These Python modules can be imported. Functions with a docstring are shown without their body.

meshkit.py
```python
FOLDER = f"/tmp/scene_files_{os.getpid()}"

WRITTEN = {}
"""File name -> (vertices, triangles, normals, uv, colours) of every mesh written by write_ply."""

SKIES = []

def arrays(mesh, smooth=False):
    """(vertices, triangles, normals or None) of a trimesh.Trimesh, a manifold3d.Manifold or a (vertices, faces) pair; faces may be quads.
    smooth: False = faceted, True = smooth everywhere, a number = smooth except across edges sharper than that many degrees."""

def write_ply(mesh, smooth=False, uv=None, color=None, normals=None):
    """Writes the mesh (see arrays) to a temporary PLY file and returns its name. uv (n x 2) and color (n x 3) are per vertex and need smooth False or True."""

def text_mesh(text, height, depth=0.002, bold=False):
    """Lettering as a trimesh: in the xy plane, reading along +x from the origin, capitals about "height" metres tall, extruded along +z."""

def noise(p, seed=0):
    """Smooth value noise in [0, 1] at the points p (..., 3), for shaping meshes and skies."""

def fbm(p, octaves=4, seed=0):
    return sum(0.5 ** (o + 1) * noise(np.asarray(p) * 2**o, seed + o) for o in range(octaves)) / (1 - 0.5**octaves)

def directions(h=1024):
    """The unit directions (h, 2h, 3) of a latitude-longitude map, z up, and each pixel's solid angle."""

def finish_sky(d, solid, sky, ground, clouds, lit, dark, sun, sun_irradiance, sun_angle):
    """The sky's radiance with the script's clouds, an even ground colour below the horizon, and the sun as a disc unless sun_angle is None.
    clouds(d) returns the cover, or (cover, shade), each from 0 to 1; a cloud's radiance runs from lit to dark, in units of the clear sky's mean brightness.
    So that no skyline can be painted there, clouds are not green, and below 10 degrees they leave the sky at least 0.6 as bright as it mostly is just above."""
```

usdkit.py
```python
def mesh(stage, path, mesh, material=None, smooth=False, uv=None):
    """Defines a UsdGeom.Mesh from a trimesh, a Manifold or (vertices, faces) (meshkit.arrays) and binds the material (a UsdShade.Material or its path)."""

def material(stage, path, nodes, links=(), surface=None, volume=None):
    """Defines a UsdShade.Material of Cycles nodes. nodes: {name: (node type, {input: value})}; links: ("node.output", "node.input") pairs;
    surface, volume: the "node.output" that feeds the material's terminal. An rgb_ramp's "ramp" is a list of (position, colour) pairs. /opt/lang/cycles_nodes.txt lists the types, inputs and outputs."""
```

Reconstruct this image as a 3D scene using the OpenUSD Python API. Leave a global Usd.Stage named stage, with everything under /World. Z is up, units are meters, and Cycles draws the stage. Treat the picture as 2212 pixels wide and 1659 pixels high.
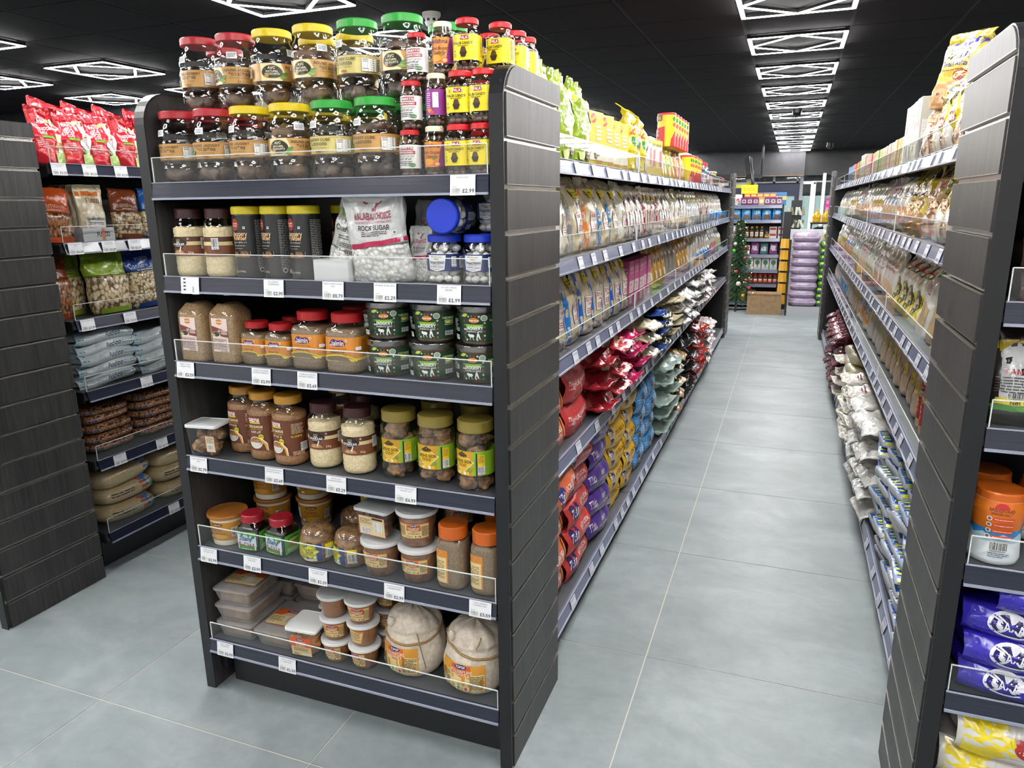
import math, random
import numpy as np, trimesh, shapely, meshkit, usdkit
from shapely.geometry import Polygon, LineString, Point, box as sbox
from shapely import affinity
from pxr import Usd, UsdGeom, UsdShade, UsdLux, Gf, Sdf, Vt

stage = Usd.Stage.CreateInMemory()
UsdGeom.SetStageUpAxis(stage, 'Z'); UsdGeom.SetStageMetersPerUnit(stage, 1.0)
UsdGeom.Xform.Define(stage, '/World'); UsdGeom.Scope.Define(stage, '/World/Looks')
stage.SetDefaultPrim(stage.GetPrimAtPath('/World'))

# ------------------------------------------------------------------ camera, lamps, sky, exposure
EXPOSURE = -0.25
LED = 110.0                    # strength of the ceiling lights' tubes
DUSK = 0.12                   # the evening sky outside the shop window
EYE = (0.0, 0.0, 1.5)
YAW, PITCH, ROLL = (math.radians(a) for a in (20.91339413, 14.02229319, -0.68802686))
cam = UsdGeom.Camera.Define(stage, '/World/camera')
cam.CreateHorizontalApertureAttr(36.0)
cam.CreateFocalLengthAttr(36.0 * 1559.112 / 2212)
cam.CreateClippingRangeAttr((0.05, 200.0))
cam.CreateExposureAttr(EXPOSURE)
fwd = np.array([-math.sin(YAW) * math.cos(PITCH), math.cos(YAW) * math.cos(PITCH), -math.sin(PITCH)])
r0 = np.array([math.cos(YAW), math.sin(YAW), 0.0]); u0 = np.cross(r0, fwd)
rt = r0 * math.cos(ROLL) + u0 * math.sin(ROLL); up = u0 * math.cos(ROLL) - r0 * math.sin(ROLL)
cam.AddTransformOp().Set(Gf.Matrix4d(*rt, 0, *up, 0, *(-fwd), 0, *EYE, 1))
dome = UsdLux.DomeLight.Define(stage, '/World/dusk_sky')
dome.CreateIntensityAttr(DUSK); dome.CreateColorAttr(Gf.Vec3f(0.75, 0.85, 1.0))

# ------------------------------------------------------------------ colours and materials
def C(h):
    """sRGB hex -> linear"""
    h = h.lstrip('#')
    if len(h) == 3: h = ''.join(c * 2 for c in h)
    c = np.array([int(h[i:i + 2], 16) for i in (0, 2, 4)]) / 255.0
    return tuple(np.where(c <= 0.04045, c / 12.92, ((c + 0.055) / 1.055) ** 2.4))

LK = '/World/Looks/'
MATS = {}
def mat(name, nodes, links, surface='p.BSDF'):
    if name not in MATS:
        MATS[name] = usdkit.material(stage, LK + name, nodes, links, surface)
    return MATS[name]

def plain(name, col, rough=.5, metal=0, coat=0, spec=.5, bump=None, trans=0, emit=0):
    n = {'p': ('principled_bsdf', dict(base_color=C(col) if isinstance(col, str) else col, roughness=rough, metallic=metal, coat_weight=coat, coat_roughness=.08, specular_ior_level=spec))}
    l = []
    if emit: n['p'][1].update(emission_color=C(col), emission_strength=emit)
    if bump:
        n['t'] = ('texture_coordinate', {}); n['n'] = ('noise_texture', dict(scale=bump[0], detail=3)); n['b'] = ('bump', dict(strength=bump[1], distance=bump[2]))
        l = [('t.object', 'n.vector'), ('n.fac', 'b.height'), ('b.normal', 'p.normal')]
    return mat(name, n, l)

def attr_mat(name, rough, coat=0, bump=None, spec=.5, alpha=None):
    n = {'a': ('attribute', dict(attribute='col')), 'k': ('mix_color', dict(blend_type='multiply', fac=1.0, b=(.84, .84, .84))), 'p': ('principled_bsdf', dict(roughness=rough, coat_weight=coat, coat_roughness=.1, specular_ior_level=spec))}
    l = [('a.color', 'k.a'), ('k.result', 'p.base_color')]
    if bump:
        n['t'] = ('texture_coordinate', {}); n['n'] = ('noise_texture', dict(scale=bump[0], detail=2, distortion=bump[3] if len(bump) > 3 else 0)); n['b'] = ('bump', dict(strength=bump[1], distance=bump[2]))
        l += [('t.object', 'n.vector'), ('n.fac', 'b.height'), ('b.normal', 'p.normal')]
    return mat(name, n, l)

def grain(name, scale, a, b, gap, rough=.35, coat=.5, stretch=(1, 1, 1), bump=.004):
    n = {'t': ('texture_coordinate', {}), 'm': ('mapping', dict(scale=stretch)), 'v': ('voronoi_texture', dict(scale=scale)), 's': ('separate_color', {}),
         'c': ('mix_color', dict(a=C(a), b=C(b))), 'r': ('rgb_ramp', {'ramp': [(0.0, (0, 0, 0)), (.42, (.05, .05, .05)), (.72, (1, 1, 1))]}), 'g': ('mix_color', dict(b=C(gap))),
         'i': ('math', dict(math_type='multiply', value2=-1)), 'b': ('bump', dict(strength=.6, distance=bump)),
         'p': ('principled_bsdf', dict(roughness=rough, coat_weight=coat, coat_roughness=.08))}
    l = [('t.object', 'm.vector'), ('m.vector', 'v.vector'), ('v.color', 's.color'), ('s.r', 'c.fac'), ('v.distance', 'r.fac'), ('r.color', 'g.fac'), ('c.result', 'g.a'),
         ('g.result', 'p.base_color'), ('v.distance', 'i.value1'), ('i.value', 'b.height'), ('b.normal', 'p.normal')]
    return mat(name, n, l)

def noisy(name, a, b, scale, rough=.6, coat=0, stretch=(1, 1, 1), detail=4, bump=0, lo=.35, hi=.65, coord='object', spec=.5, distort=0):
    n = {'t': ('geometry' if coord == 'world' else 'texture_coordinate', {}), 'm': ('mapping', dict(scale=stretch)), 'n': ('noise_texture', dict(scale=scale, detail=detail, roughness=.6, distortion=distort)),
         'r': ('rgb_ramp', {'ramp': [(0, C(a)), (lo, C(a)), (hi, C(b)), (1, C(b))]}), 'p': ('principled_bsdf', dict(roughness=rough, coat_weight=coat, coat_roughness=.1, specular_ior_level=spec))}
    l = [('t.position' if coord == 'world' else 't.object', 'm.vector'), ('m.vector', 'n.vector'), ('n.fac', 'r.fac'), ('r.color', 'p.base_color')]
    if bump:
        n['b'] = ('bump', dict(strength=.5, distance=bump)); l += [('n.fac', 'b.height'), ('b.normal', 'p.normal')]
    return mat(name, n, l)

def pane_mat(name, tint=(1, 1, 1), ior=1.45, rough=.03, base=0.0, gloss=(1, 1, 1)):
    n = {'f': ('fresnel', dict(IOR=ior)), 'q': ('geometry', {}), 'v': ('math', dict(math_type='subtract', value1=1.0)), 'w': ('math', dict(math_type='multiply')), 'm': ('math', dict(math_type='add', value2=base)), 't': ('transparent_bsdf', dict(color=tint)), 'g': ('glossy_bsdf', dict(roughness=rough, color=gloss)), 'x': ('mix_closure', {})}
    return mat(name, n, [('f.fac', 'w.value1'), ('q.backfacing', 'v.value2'), ('v.value', 'w.value2'), ('w.value', 'm.value1'), ('m.value', 'x.fac'), ('t.BSDF', 'x.closure1'), ('g.BSDF', 'x.closure2')], 'x.closure')

PRINT = attr_mat('print_paper', .42, coat=.25)
FILM = attr_mat('plastic_film', .26, coat=.35, bump=(26, .55, .012, .6))
FILMM = attr_mat('matte_film', .4, coat=.12, bump=(22, .4, .010, .5))
CARD = attr_mat('printed_card', .38, coat=.2)
LIDM = attr_mat('lid_plastic', .42, coat=.08)
PET = pane_mat('clear_bottle_plastic', (.975, .975, .97), 1.6, .05, .03)
CLEAR = pane_mat('clear_film', (.985, .985, .985), 1.5, .12, .05)
MILKY = mat('milky_tub_plastic', {'t': ('transparent_bsdf', dict(color=(.9, .9, .9))), 'p': ('principled_bsdf', dict(base_color=(.75, .73, .72), roughness=.3)), 'x': ('mix_closure', dict(fac=.2))}, [('t.BSDF', 'x.closure1'), ('p.BSDF', 'x.closure2')], 'x.closure')
ACRYL = pane_mat('acrylic_guard', (.985, .99, .987), 1.4, .03, .02)
EDGE = plain('acrylic_edge', '#c9cfcd', .3)
GLASSP = pane_mat('window_glass', (.9, .93, .93), 1.5, .02, .02)

wn = {'t': ('geometry', {}), 'm': ('mapping', dict(scale=(1, 1, .05))), 'n': ('noise_texture', dict(scale=95, detail=5, roughness=.65)),
      'm2': ('mapping', dict(scale=(1, 1, .12))), 'n2': ('noise_texture', dict(scale=14, detail=3, roughness=.6)), 'r': ('rgb_ramp', {'ramp': [(0, C('#1d1d1d')), (.38, C('#272727')), (.55, C('#383736')), (.75, C('#4b4a48')), (1, C('#545351'))]}),
      'h': ('math', dict(math_type='multiply_add', value2=.6)), 'q': ('math', dict(math_type='multiply', value2=.4)), 'b': ('bump', dict(strength=.25, distance=.001)), 'p': ('principled_bsdf', dict(roughness=.44, specular_ior_level=.45))}
WOOD = mat('dark_woodgrain_laminate', wn, [('t.position', 'm.vector'), ('m.vector', 'n.vector'), ('t.position', 'm2.vector'), ('m2.vector', 'n2.vector'), ('n2.fac', 'q.value1'), ('n.fac', 'h.value1'), ('q.value', 'h.value3'), ('h.value', 'r.fac'), ('r.color', 'p.base_color'), ('n.fac', 'b.height'), ('b.normal', 'p.normal')])
BLACK = plain('black_edging', '#17181b', .35)
STEEL_D = plain('dark_painted_steel', '#1b1c20', .45)
DECK = noisy('grey_shelf_deck', '#3f4245', '#484b4e', 6, .42)
RAIL = noisy('navy_price_rail', '#181d2d', '#202637', 300, .24, coat=.6, stretch=(.01, .01, 1), detail=2)
RAIL_LIT = noisy('price_rail_painted_sheen', '#596079', '#666d86', 300, .26, coat=.6, stretch=(.01, .01, 1), detail=2)  # rail colour lightened to lavender: reflection of the overhead lights painted in
LIP = plain('rail_lip', '#8d92a2', .3, coat=.3)
ALU = plain('aluminium_groove', '#c8c6c0', .28, metal=1)
TAGW = plain('tag_white', '#eceef0', .4)
WHITE = plain('white_plastic', '#e9e9e6', .4)

# ------------------------------------------------------------------ prims
NAMES = {}
def uniq(parent, name):
    k = (parent, name); i = NAMES.get(k, 0); NAMES[k] = i + 1
    return f'{parent}/{name}' if i == 0 else f'{parent}/{name}_{i:03d}'

def say(prim, label=None, cat=None, group=None, kind=None):
    for k, v in (('label', label), ('category', cat), ('group', group), ('kind', kind)):
        if v: prim.SetCustomDataByKey(k, v)

def put(path, mesh, m, smooth=False, col=None):
    """One Mesh prim. mesh: trimesh / (v,f); col: per-vertex linear colours (needs smooth False or True) or one colour."""
    g = usdkit.mesh(stage, path, mesh, m, smooth)
    if col is not None:
        col = np.asarray(col, np.float32)
        pv = UsdGeom.PrimvarsAPI(g).CreatePrimvar('col', Sdf.ValueTypeNames.Color3fArray, 'vertex')
        n = len(g.GetPointsAttr().Get())
        pv.Set(Vt.Vec3fArray.FromNumpy(np.ascontiguousarray(np.broadcast_to(col, (n, 3)))))
    return g.GetPrim()

def part(parent, name, mesh, m, smooth=False, col=None, label=None, kind=None):
    p = uniq(str(parent), name); prim = put(p, mesh, m, smooth, col); say(prim, label, kind=kind)
    return p

def matrix(loc=(0, 0, 0), rz=0, rx=0, ry=0, s=1):
    """about its base: scale, then lean about x, roll about y, turn about z (degrees), then move"""
    S = Gf.Matrix4d(1).SetScale(Gf.Vec3d(*( (s, s, s) if np.ndim(s) == 0 else s)))
    R = Gf.Matrix4d(1).SetRotate(Gf.Rotation(Gf.Vec3d(1, 0, 0), rx)) * Gf.Matrix4d(1).SetRotate(Gf.Rotation(Gf.Vec3d(0, 1, 0), ry)) * Gf.Matrix4d(1).SetRotate(Gf.Rotation(Gf.Vec3d(0, 0, 1), rz))
    return S * R * Gf.Matrix4d(1).SetTranslate(Gf.Vec3d(*map(float, loc)))

def thing(name, label=None, cat=None, group=None, M=None, kind=None):
    p = uniq('/World', name); x = UsdGeom.Xform.Define(stage, p)
    if M is not None: x.AddTransformOp().Set(M)
    say(x.GetPrim(), label, cat, group, kind)
    return p

KINDS = {}
stage.CreateClassPrim('/World/kinds')
def kind(key, name):
    p = f'/World/kinds/{key}'; stage.CreateClassPrim(p); KINDS[key] = (p, name)
    return p

ALL = []
def place(key, label, cat, loc, rz=0, rx=0, ry=0, s=1, group=None):
    src, name = KINDS[key]
    p = uniq('/World', name); x = UsdGeom.Xform.Define(stage, p)
    x.AddTransformOp().Set(matrix(loc, rz, rx, ry, s))
    x.GetPrim().GetReferences().AddInternalReference(src); x.GetPrim().SetInstanceable(True)
    say(x.GetPrim(), label, cat, group); ALL.append(label)
    return p

ORD = 'first second third fourth fifth sixth seventh eighth ninth tenth eleventh twelfth thirteenth fourteenth fifteenth sixteenth seventeenth eighteenth nineteenth twentieth'.split()
def nth(i):
    return ORD[i] if i < 20 else f'{i + 1}th' if (i + 1) % 10 not in (1, 2, 3) else f"{i + 1}{['st', 'nd', 'rd'][(i + 1) % 10 - 1]}"

# ------------------------------------------------------------------ mesh helpers
def bx(x0, x1, y0, y1, z0, z1):
    m = trimesh.creation.box((x1 - x0, y1 - y0, z1 - z0)); m.apply_translation(((x0 + x1) / 2, (y0 + y1) / 2, (z0 + z1) / 2)); return m

def rbx(x0, x1, y0, y1, z0, z1, r=.002):
    """box with chamfered edges"""
    c = [np.array(p) for p in ((x0, y0, z0), (x1, y1, z1))]; P = []
    for k in range(3):
        lo, hi = c[0] + r, c[1] - r; lo[k] -= r; hi[k] += r
        P += [[a, b, d] for a in (lo[0], hi[0]) for b in (lo[1], hi[1]) for d in (lo[2], hi[2])]
    return trimesh.convex.convex_hull(np.array(P))

def cat(*ms):
    return trimesh.util.concatenate([m for m in ms if m is not None])

def moved(m, M):
    m = m.copy(); A = np.array(M).T; m.apply_transform(A); return m

def extr(poly, d, axis='x', at=0.0):
    """polygon in (a,b) extruded by d. axis x: (a,b)=(y,z); axis y: (x,z); axis z: (x,y)"""
    m = trimesh.creation.extrude_polygon(poly, d, engine='earcut'); v = m.vertices.copy()
    if axis == 'x': v = np.stack([v[:, 2] + at, v[:, 0], v[:, 1]], 1)
    elif axis == 'y': v = np.stack([v[:, 0], v[:, 2] + at, v[:, 1]], 1)
    else: v[:, 2] += at
    f = m.faces if axis != 'y' else m.faces[:, ::-1]
    return trimesh.Trimesh(v, f, process=False)

def tube(pts, r, n=6):
    pts = np.asarray(pts, float); t = np.gradient(pts, axis=0); t /= np.linalg.norm(t, axis=1, keepdims=True) + 1e-12
    ref = np.array([0, 0, 1.0]) if abs(t[0][2]) < .9 else np.array([1.0, 0, 0])
    a = np.cross(t, ref); a /= np.linalg.norm(a, axis=1, keepdims=True) + 1e-12; b = np.cross(t, a)
    r = np.broadcast_to(r, (len(pts),))[:, None, None]; th = np.linspace(0, 2 * np.pi, n, endpoint=False)
    P = pts[:, None] + r * (np.cos(th)[None, :, None] * a[:, None] + np.sin(th)[None, :, None] * b[:, None])
    return grid_mesh(P, flip=False)

def grid_mesh(P, caps=True, flip=False):
    """closed rings P[nv, nt] -> mesh, ends closed by fans"""
    nv, nt = P.shape[:2]; v = P.reshape(-1, 3)
    i, j = np.meshgrid(np.arange(nv - 1), np.arange(nt), indexing='ij'); k = (j + 1) % nt
    a, b, c, d = i * nt + j, i * nt + k, (i + 1) * nt + k, (i + 1) * nt + j
    f = np.vstack([np.stack([a, b, c], -1).reshape(-1, 3), np.stack([a, c, d], -1).reshape(-1, 3)])
    if caps:
        n = len(v); v = np.vstack([v, P[0].mean(0), P[-1].mean(0)]); j = np.arange(nt); k = (j + 1) % nt
        f = np.vstack([f, np.stack([k, j, np.full(nt, n)], 1), np.stack([(nv - 1) * nt + j, (nv - 1) * nt + k, np.full(nt, n + 1)], 1)])
    return trimesh.Trimesh(v, f[:, ::-1] if flip else f, process=False)

def blob(r, seed, amp=.25, freq=1.6, sub=2):
    m = trimesh.creation.icosphere(sub, 1.0); n = meshkit.fbm(m.vertices * freq + seed * 7.3 + 50, 3, seed)
    m.vertices *= (1 + amp * (n - .5) * 2)[:, None] * np.asarray(r); return m

# ------------------------------------------------------------------ rounded bodies that carry print
class Surf:
    """Rings P[nv, nt] round z, ring 0 lowest; the middle of a ring faces -y. at(u, v): metres from the middle, height."""
    def __init__(s, P, v, a=None, p=None, rref=None):
        s.P, s.v, s.a, s.p, s.r = P, np.asarray(v), a, p, rref
        du = np.roll(P, -1, 1) - np.roll(P, 1, 1); dv = np.gradient(P, axis=0)
        N = np.cross(du, dv); s.N = N / (np.linalg.norm(N, axis=-1, keepdims=True) + 1e-12)
    def at(s, u, v):
        nv, nt = s.P.shape[:2]; i = np.clip(np.interp(v, s.v, np.arange(nv)), 0, nv - 1.001)
        if s.r: th = u / s.r
        else:
            c = np.clip(u / np.interp(v, s.v, s.a), -.999, .999); th = np.arcsin(np.sign(c) * np.abs(c) ** (s.p / 2))
        k = nt / 2 + th / (2 * np.pi) * nt
        i0, k0 = i.astype(int), np.floor(k).astype(int); fi, fk = (i - i0)[:, None], (k - k0)[:, None]; k0 %= nt; k1 = (k0 + 1) % nt
        g = lambda A: (A[i0, k0] * (1 - fk) + A[i0, k1] * fk) * (1 - fi) + (A[i0 + 1, k0] * (1 - fk) + A[i0 + 1, k1] * fk) * fi
        return g(s.P), g(s.N)
    def mesh(s): return grid_mesh(s.P)

class Flat:
    """a flat print area in the plane y = y0 (facing -y) or z = z0 (facing up)"""
    def __init__(s, o=(0, 0, 0), U=(1, 0, 0), V=(0, 0, 1)):
        s.o, s.U, s.V = map(lambda a: np.array(a, float), (o, U, V)); s.n = np.cross(s.U, s.V); s.a = s.p = None; s.r = 1
    def at(s, u, v):
        P = s.o + u[:, None] * s.U + v[:, None] * s.V; return P, np.broadcast_to(s.n, P.shape)

def ring(nt):
    return -np.pi / 2 + (np.arange(nt) / nt - .5) * 2 * np.pi

def sup(th, p):
    c, s = np.cos(th), np.sin(th); return np.sign(c) * np.abs(c) ** (2 / p), np.sign(s) * np.abs(s) ** (2 / p)

def lathe(prof, nt=40, rref=None):
    """prof: (r, z) or (r, z, p): p = 2 round, larger = squarer"""
    th = ring(nt); P = []
    for q in prof:
        p = q[2] if len(q) > 2 else 2.0; c, s = np.cos(th), np.sin(th)
        k = (np.abs(c) ** p + np.abs(s) ** p) ** (-1 / p) if p != 2 else 1.0
        P.append(np.stack([q[0] * k * c, q[0] * k * s, np.full(nt, q[1])], 1))
    return Surf(np.array(P), [q[1] for q in prof], rref=rref or max(q[0] for q in prof))

TEXTS = {}
def text_tris(s, bold):
    if (s, bold) not in TEXTS:
        m = meshkit.text_mesh(s, 1.0, .01, bold); f = m.faces[m.face_normals[:, 2] > .5]
        u, inv = np.unique(f, return_inverse=True); v = m.vertices[u][:, :2]
        TEXTS[s, bold] = (v - [(v[:, 0].min() + v[:, 0].max()) / 2, .5], inv.reshape(-1, 3))
    return TEXTS[s, bold]

def poly_tris(p):
    if p.is_empty: return np.zeros((0, 2)), np.zeros((0, 3), int)
    V, F, n = [], [], 0
    for g in getattr(p, 'geoms', [p]):
        if g.area < 1e-12: continue
        v, f = trimesh.creation.triangulate_polygon(g, engine='earcut'); V.append(v); F.append(f + n); n += len(v)
    return np.vstack(V), np.vstack(F)

def rects(R):
    """many axis-aligned rectangles (cx, cy, w, h) -> triangles"""
    R = np.asarray(R, float); c, h = R[:, None, :2], R[:, None, 2:] / 2
    v = (c + h * np.array([[-1, -1], [1, -1], [1, 1], [-1, 1]])).reshape(-1, 2); b = np.arange(len(R))[:, None] * 4
    return v, np.vstack([b + [0, 1, 2], b + [0, 2, 3]])

def glyphs(seed, w, h, n):
    """a line of n small rounded characters of a script drawn as strokes"""
    rg = random.Random(seed); L = []; cw = w / n
    for i in range(n):
        x = -w / 2 + (i + .5) * cw; r = cw * .33
        a0 = rg.uniform(0, 6.28); pts = [(x + r * math.cos(a0 + k * .7) * (1 - .05 * k), h * .36 * math.sin(a0 + k * .7)) for k in range(rg.randint(5, 9))]
        L.append(LineString(pts))
        k = rg.random()
        if k < .45: L.append(LineString([(x + r, -h * .45), (x + r, h * .4)]))
        elif k < .75: L.append(LineString([(x - r, h * .42), (x + r * 1.2, h * .42)]))
    return shapely.union_all([l.buffer(h * .075, resolution=1, cap_style=2) for l in L])

def tris2d(it):
    """one print element -> [(vertices, triangles, colour)]"""
    k = it[0]; rg = random.Random(str(it))
    if k == 'r':
        _, x, y, w, h, c = it[:6]
        if len(it) > 6: return [(*poly_tris(sbox(x - w / 2 + it[6], y - h / 2 + it[6], x + w / 2 - it[6], y + h / 2 - it[6]).buffer(it[6], resolution=4)), c)]
        return [(*rects([(x, y, w, h)]), c)]
    if k == 'e':
        _, x, y, a, b, c = it; t = np.linspace(0, 2 * np.pi, 24, endpoint=False)
        v = np.vstack([np.stack([x + a * np.cos(t), y + b * np.sin(t)], 1), [(x, y)]]); j = np.arange(24)
        return [(v, np.stack([j, (j + 1) % 24, np.full(24, 24)], 1), c)]
    if k == 'p': return [(*poly_tris(Polygon(it[1])), it[2])]
    if k == 't':
        _, s, x, y, h, c = it[:6]; o = it[6] if len(it) > 6 else {}
        v, f = text_tris(s, o.get('b', False)); v = v * h
        w = np.ptp(v[:, 0])
        if o.get('w') and (w > o['w'] or o.get('fit')): v = v * [o['w'] / w, 1]
        if o.get('sh'): v = v + np.stack([v[:, 1] * o['sh'], v[:, 0] * 0], 1)
        if o.get('l'): v = v - [v[:, 0].min(), 0]
        a = math.radians(o.get('rot', 0)); v = v @ np.array([[math.cos(a), math.sin(a)], [-math.sin(a), math.cos(a)]])
        return [(v + [x, y], f, c)]
    if k == 'l':                                            # lines of small print
        _, x, y, w, h, c, n = it; R = []
        for i in range(n):
            yy = y + h / 2 - (i + .5) * h / n; xx = x - w / 2
            end = x + w / 2 - (rg.random() * .3 * w if i % 3 == 2 else 0)
            while xx < end:
                ww = min(rg.uniform(1.2, 4) * h / n * .8, end - xx); R.append((xx + ww / 2, yy, ww, h / n * .42)); xx += ww + h / n * .35
        return [(*rects(R), c)]
    if k == 'b':                                            # barcode
        _, x, y, w, h = it[:5]; R = []; xx = -w * .46
        while xx < w * .46:
            ww = rg.choice((1, 1, 2, 3)) * w / 70; R.append((x + xx + ww / 2, y + h * .06, ww, h * .76)); xx += ww + rg.choice((1, 1, 2)) * w / 70
        return [(*rects([(x, y, w, h)]), '#f4f4f2'), (*rects(R), '#15151a'), (*rects([(x + (i - 5) * w / 13, y - h * .42, w / 22, h * .1) for i in range(11)]), '#222')]
    if k == 'n':                                            # nutrition table
        _, x, y, w, h = it[:5]; R = [(x, y + h / 2 - i * h / 7, w, h * .012) for i in range(8)] + [(x + dx * w, y, w * .012, h) for dx in (-.5, .12, .5)]
        for i in range(7): R += [(x - w * .25, y + h / 2 - (i + .5) * h / 7, w * rg.uniform(.25, .4), h * .05), (x + w * .3, y + h / 2 - (i + .5) * h / 7, w * .15, h * .05)]
        return [(*rects([(x, y, w, h)]), '#f2f0ea'), (*rects(R), '#2c2c30')]
    if k == 'g': _, x, y, w, h, c, n = it; return [(*poly_tris(affinity.translate(glyphs(str(it), w, h, n), x, y)), c)]
    if k == 'leaf':
        _, x, y, L, rot, c = it; t = np.linspace(0, 1, 8)
        o = np.vstack([np.stack([t * L, .22 * L * np.sin(np.pi * t)], 1), np.stack([t[::-1] * L, -.22 * L * np.sin(np.pi * t[::-1])], 1)[1:-1]])
        return [(*poly_tris(affinity.translate(affinity.rotate(Polygon(o), rot, origin=(0, 0)), x, y)), c)]
    if k == 'heap':                                         # a picture of a heap of food
        _, x, y, w, h, c, c2 = it; out = [(*poly_tris(Polygon([(x - w / 2, y)] + [(x + w / 2 * math.cos(a), y + h * math.sin(a) * (1 - .1 * math.sin(5 * a))) for a in np.linspace(math.pi, 0, 11)])), c)]
        R = [(x + rg.uniform(-.3, .3) * w, y + rg.uniform(.05, .6) * h) for _ in range(12)]
        for q in R: out += tris2d(('e', *q, w * .05, w * .04, c2))
        return out
    raise ValueError(k)

def printed(surf, items, off=.0004, step=.00022, size=None):
    """print elements -> (mesh, colours) lying on the surface"""
    V, F, K, n = [], [], [], 0
    for i, it in enumerate(items):
        for v, f, c in tris2d(it):
            if not len(f): continue
            m = size or (surf.r * .22 if surf.r and not isinstance(surf, Flat) else None)
            if m and np.ptp(v, axis=0).max() > m:
                v3 = np.column_stack([v, np.zeros(len(v))]); v3, f = trimesh.remesh.subdivide_to_size(v3, f, m, max_iter=8); v = v3[:, :2]
            v, f = np.asarray(v, float), np.asarray(f)
            A = v[f]; sgn = (A[:, 1, 0] - A[:, 0, 0]) * (A[:, 2, 1] - A[:, 0, 1]) - (A[:, 1, 1] - A[:, 0, 1]) * (A[:, 2, 0] - A[:, 0, 0])
            f = np.where((sgn < 0)[:, None], f[:, ::-1], f)
            P, N = surf.at(v[:, 0], v[:, 1]); V.append(P + N * (off + i * step)); F.append(f + n); n += len(v)
            K.append(np.broadcast_to(C(c), (len(v), 3)))
    V, F, K = np.vstack(V), np.vstack(F), np.vstack(K); u, i = np.unique(F, return_inverse=True)
    return (V[u], i.reshape(-1, 3)), K[u]

def label_part(parent, surf, items, name='label', m=None, off=.0004, step=.00022, size=None, label=None):
    me, c = printed(surf, items, off, step, size)
    return part(parent, name, me, m or PRINT, True, c, label)
# ------------------------------------------------------------------ the setting
CEIL = 2.6
def struct(name, mesh, m, label=None, parent=None, smooth=False):
    p = put('/World/' + name, mesh, m, smooth); say(p, label, kind='structure'); return '/World/' + name

nf = {'t': ('geometry', {}), 'm': ('mapping', dict(scale=(1, 1.6, 1))), 'n': ('noise_texture', dict(scale=2.2, detail=7, roughness=.62, distortion=.5)), 'n2': ('noise_texture', dict(scale=14, detail=5, roughness=.7)),
      'k': ('math', dict(math_type='multiply', value2=.3)), 'h': ('math', dict(math_type='multiply_add', value2=.7)), 'o': ('object_info', {}),
      'r': ('rgb_ramp', {'ramp': [(0, C('#5d6668')), (.33, C('#6d7577')), (.5, C('#7c8486')), (.67, C('#8d9596')), (1, C('#9fa5a4'))]}),
      'rr': ('map_range', dict(from_min=.3, from_max=.7, to_min=.38, to_max=.52)), 'b': ('bump', dict(strength=.12, distance=.002)), 'p': ('principled_bsdf', dict(specular_ior_level=.4))}
TILE = mat('grey_porcelain_tile', nf, [('t.position', 'm.vector'), ('m.vector', 'n.vector'), ('t.position', 'n2.vector'), ('n2.fac', 'k.value1'), ('n.fac', 'h.value1'), ('k.value', 'h.value3'), ('h.value', 'r.fac'), ('r.color', 'p.base_color'), ('n2.fac', 'rr.value'), ('rr.result', 'p.roughness'), ('n2.fac', 'b.height'), ('b.normal', 'p.normal')])
GROUT = plain('pale_grout', '#b4b0a6', .8)
CTILE = noisy('black_ceiling_tile', '#211f21', '#252426', 40, .85, detail=2, spec=.12)
CGRID = plain('black_ceiling_grid', '#2a292b', .75, spec=.15)
CVOID = plain('ceiling_joint', '#0b0b0c', .9)
WALLD = plain('dark_wall_paint', '#2a2b2f', .6)

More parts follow.
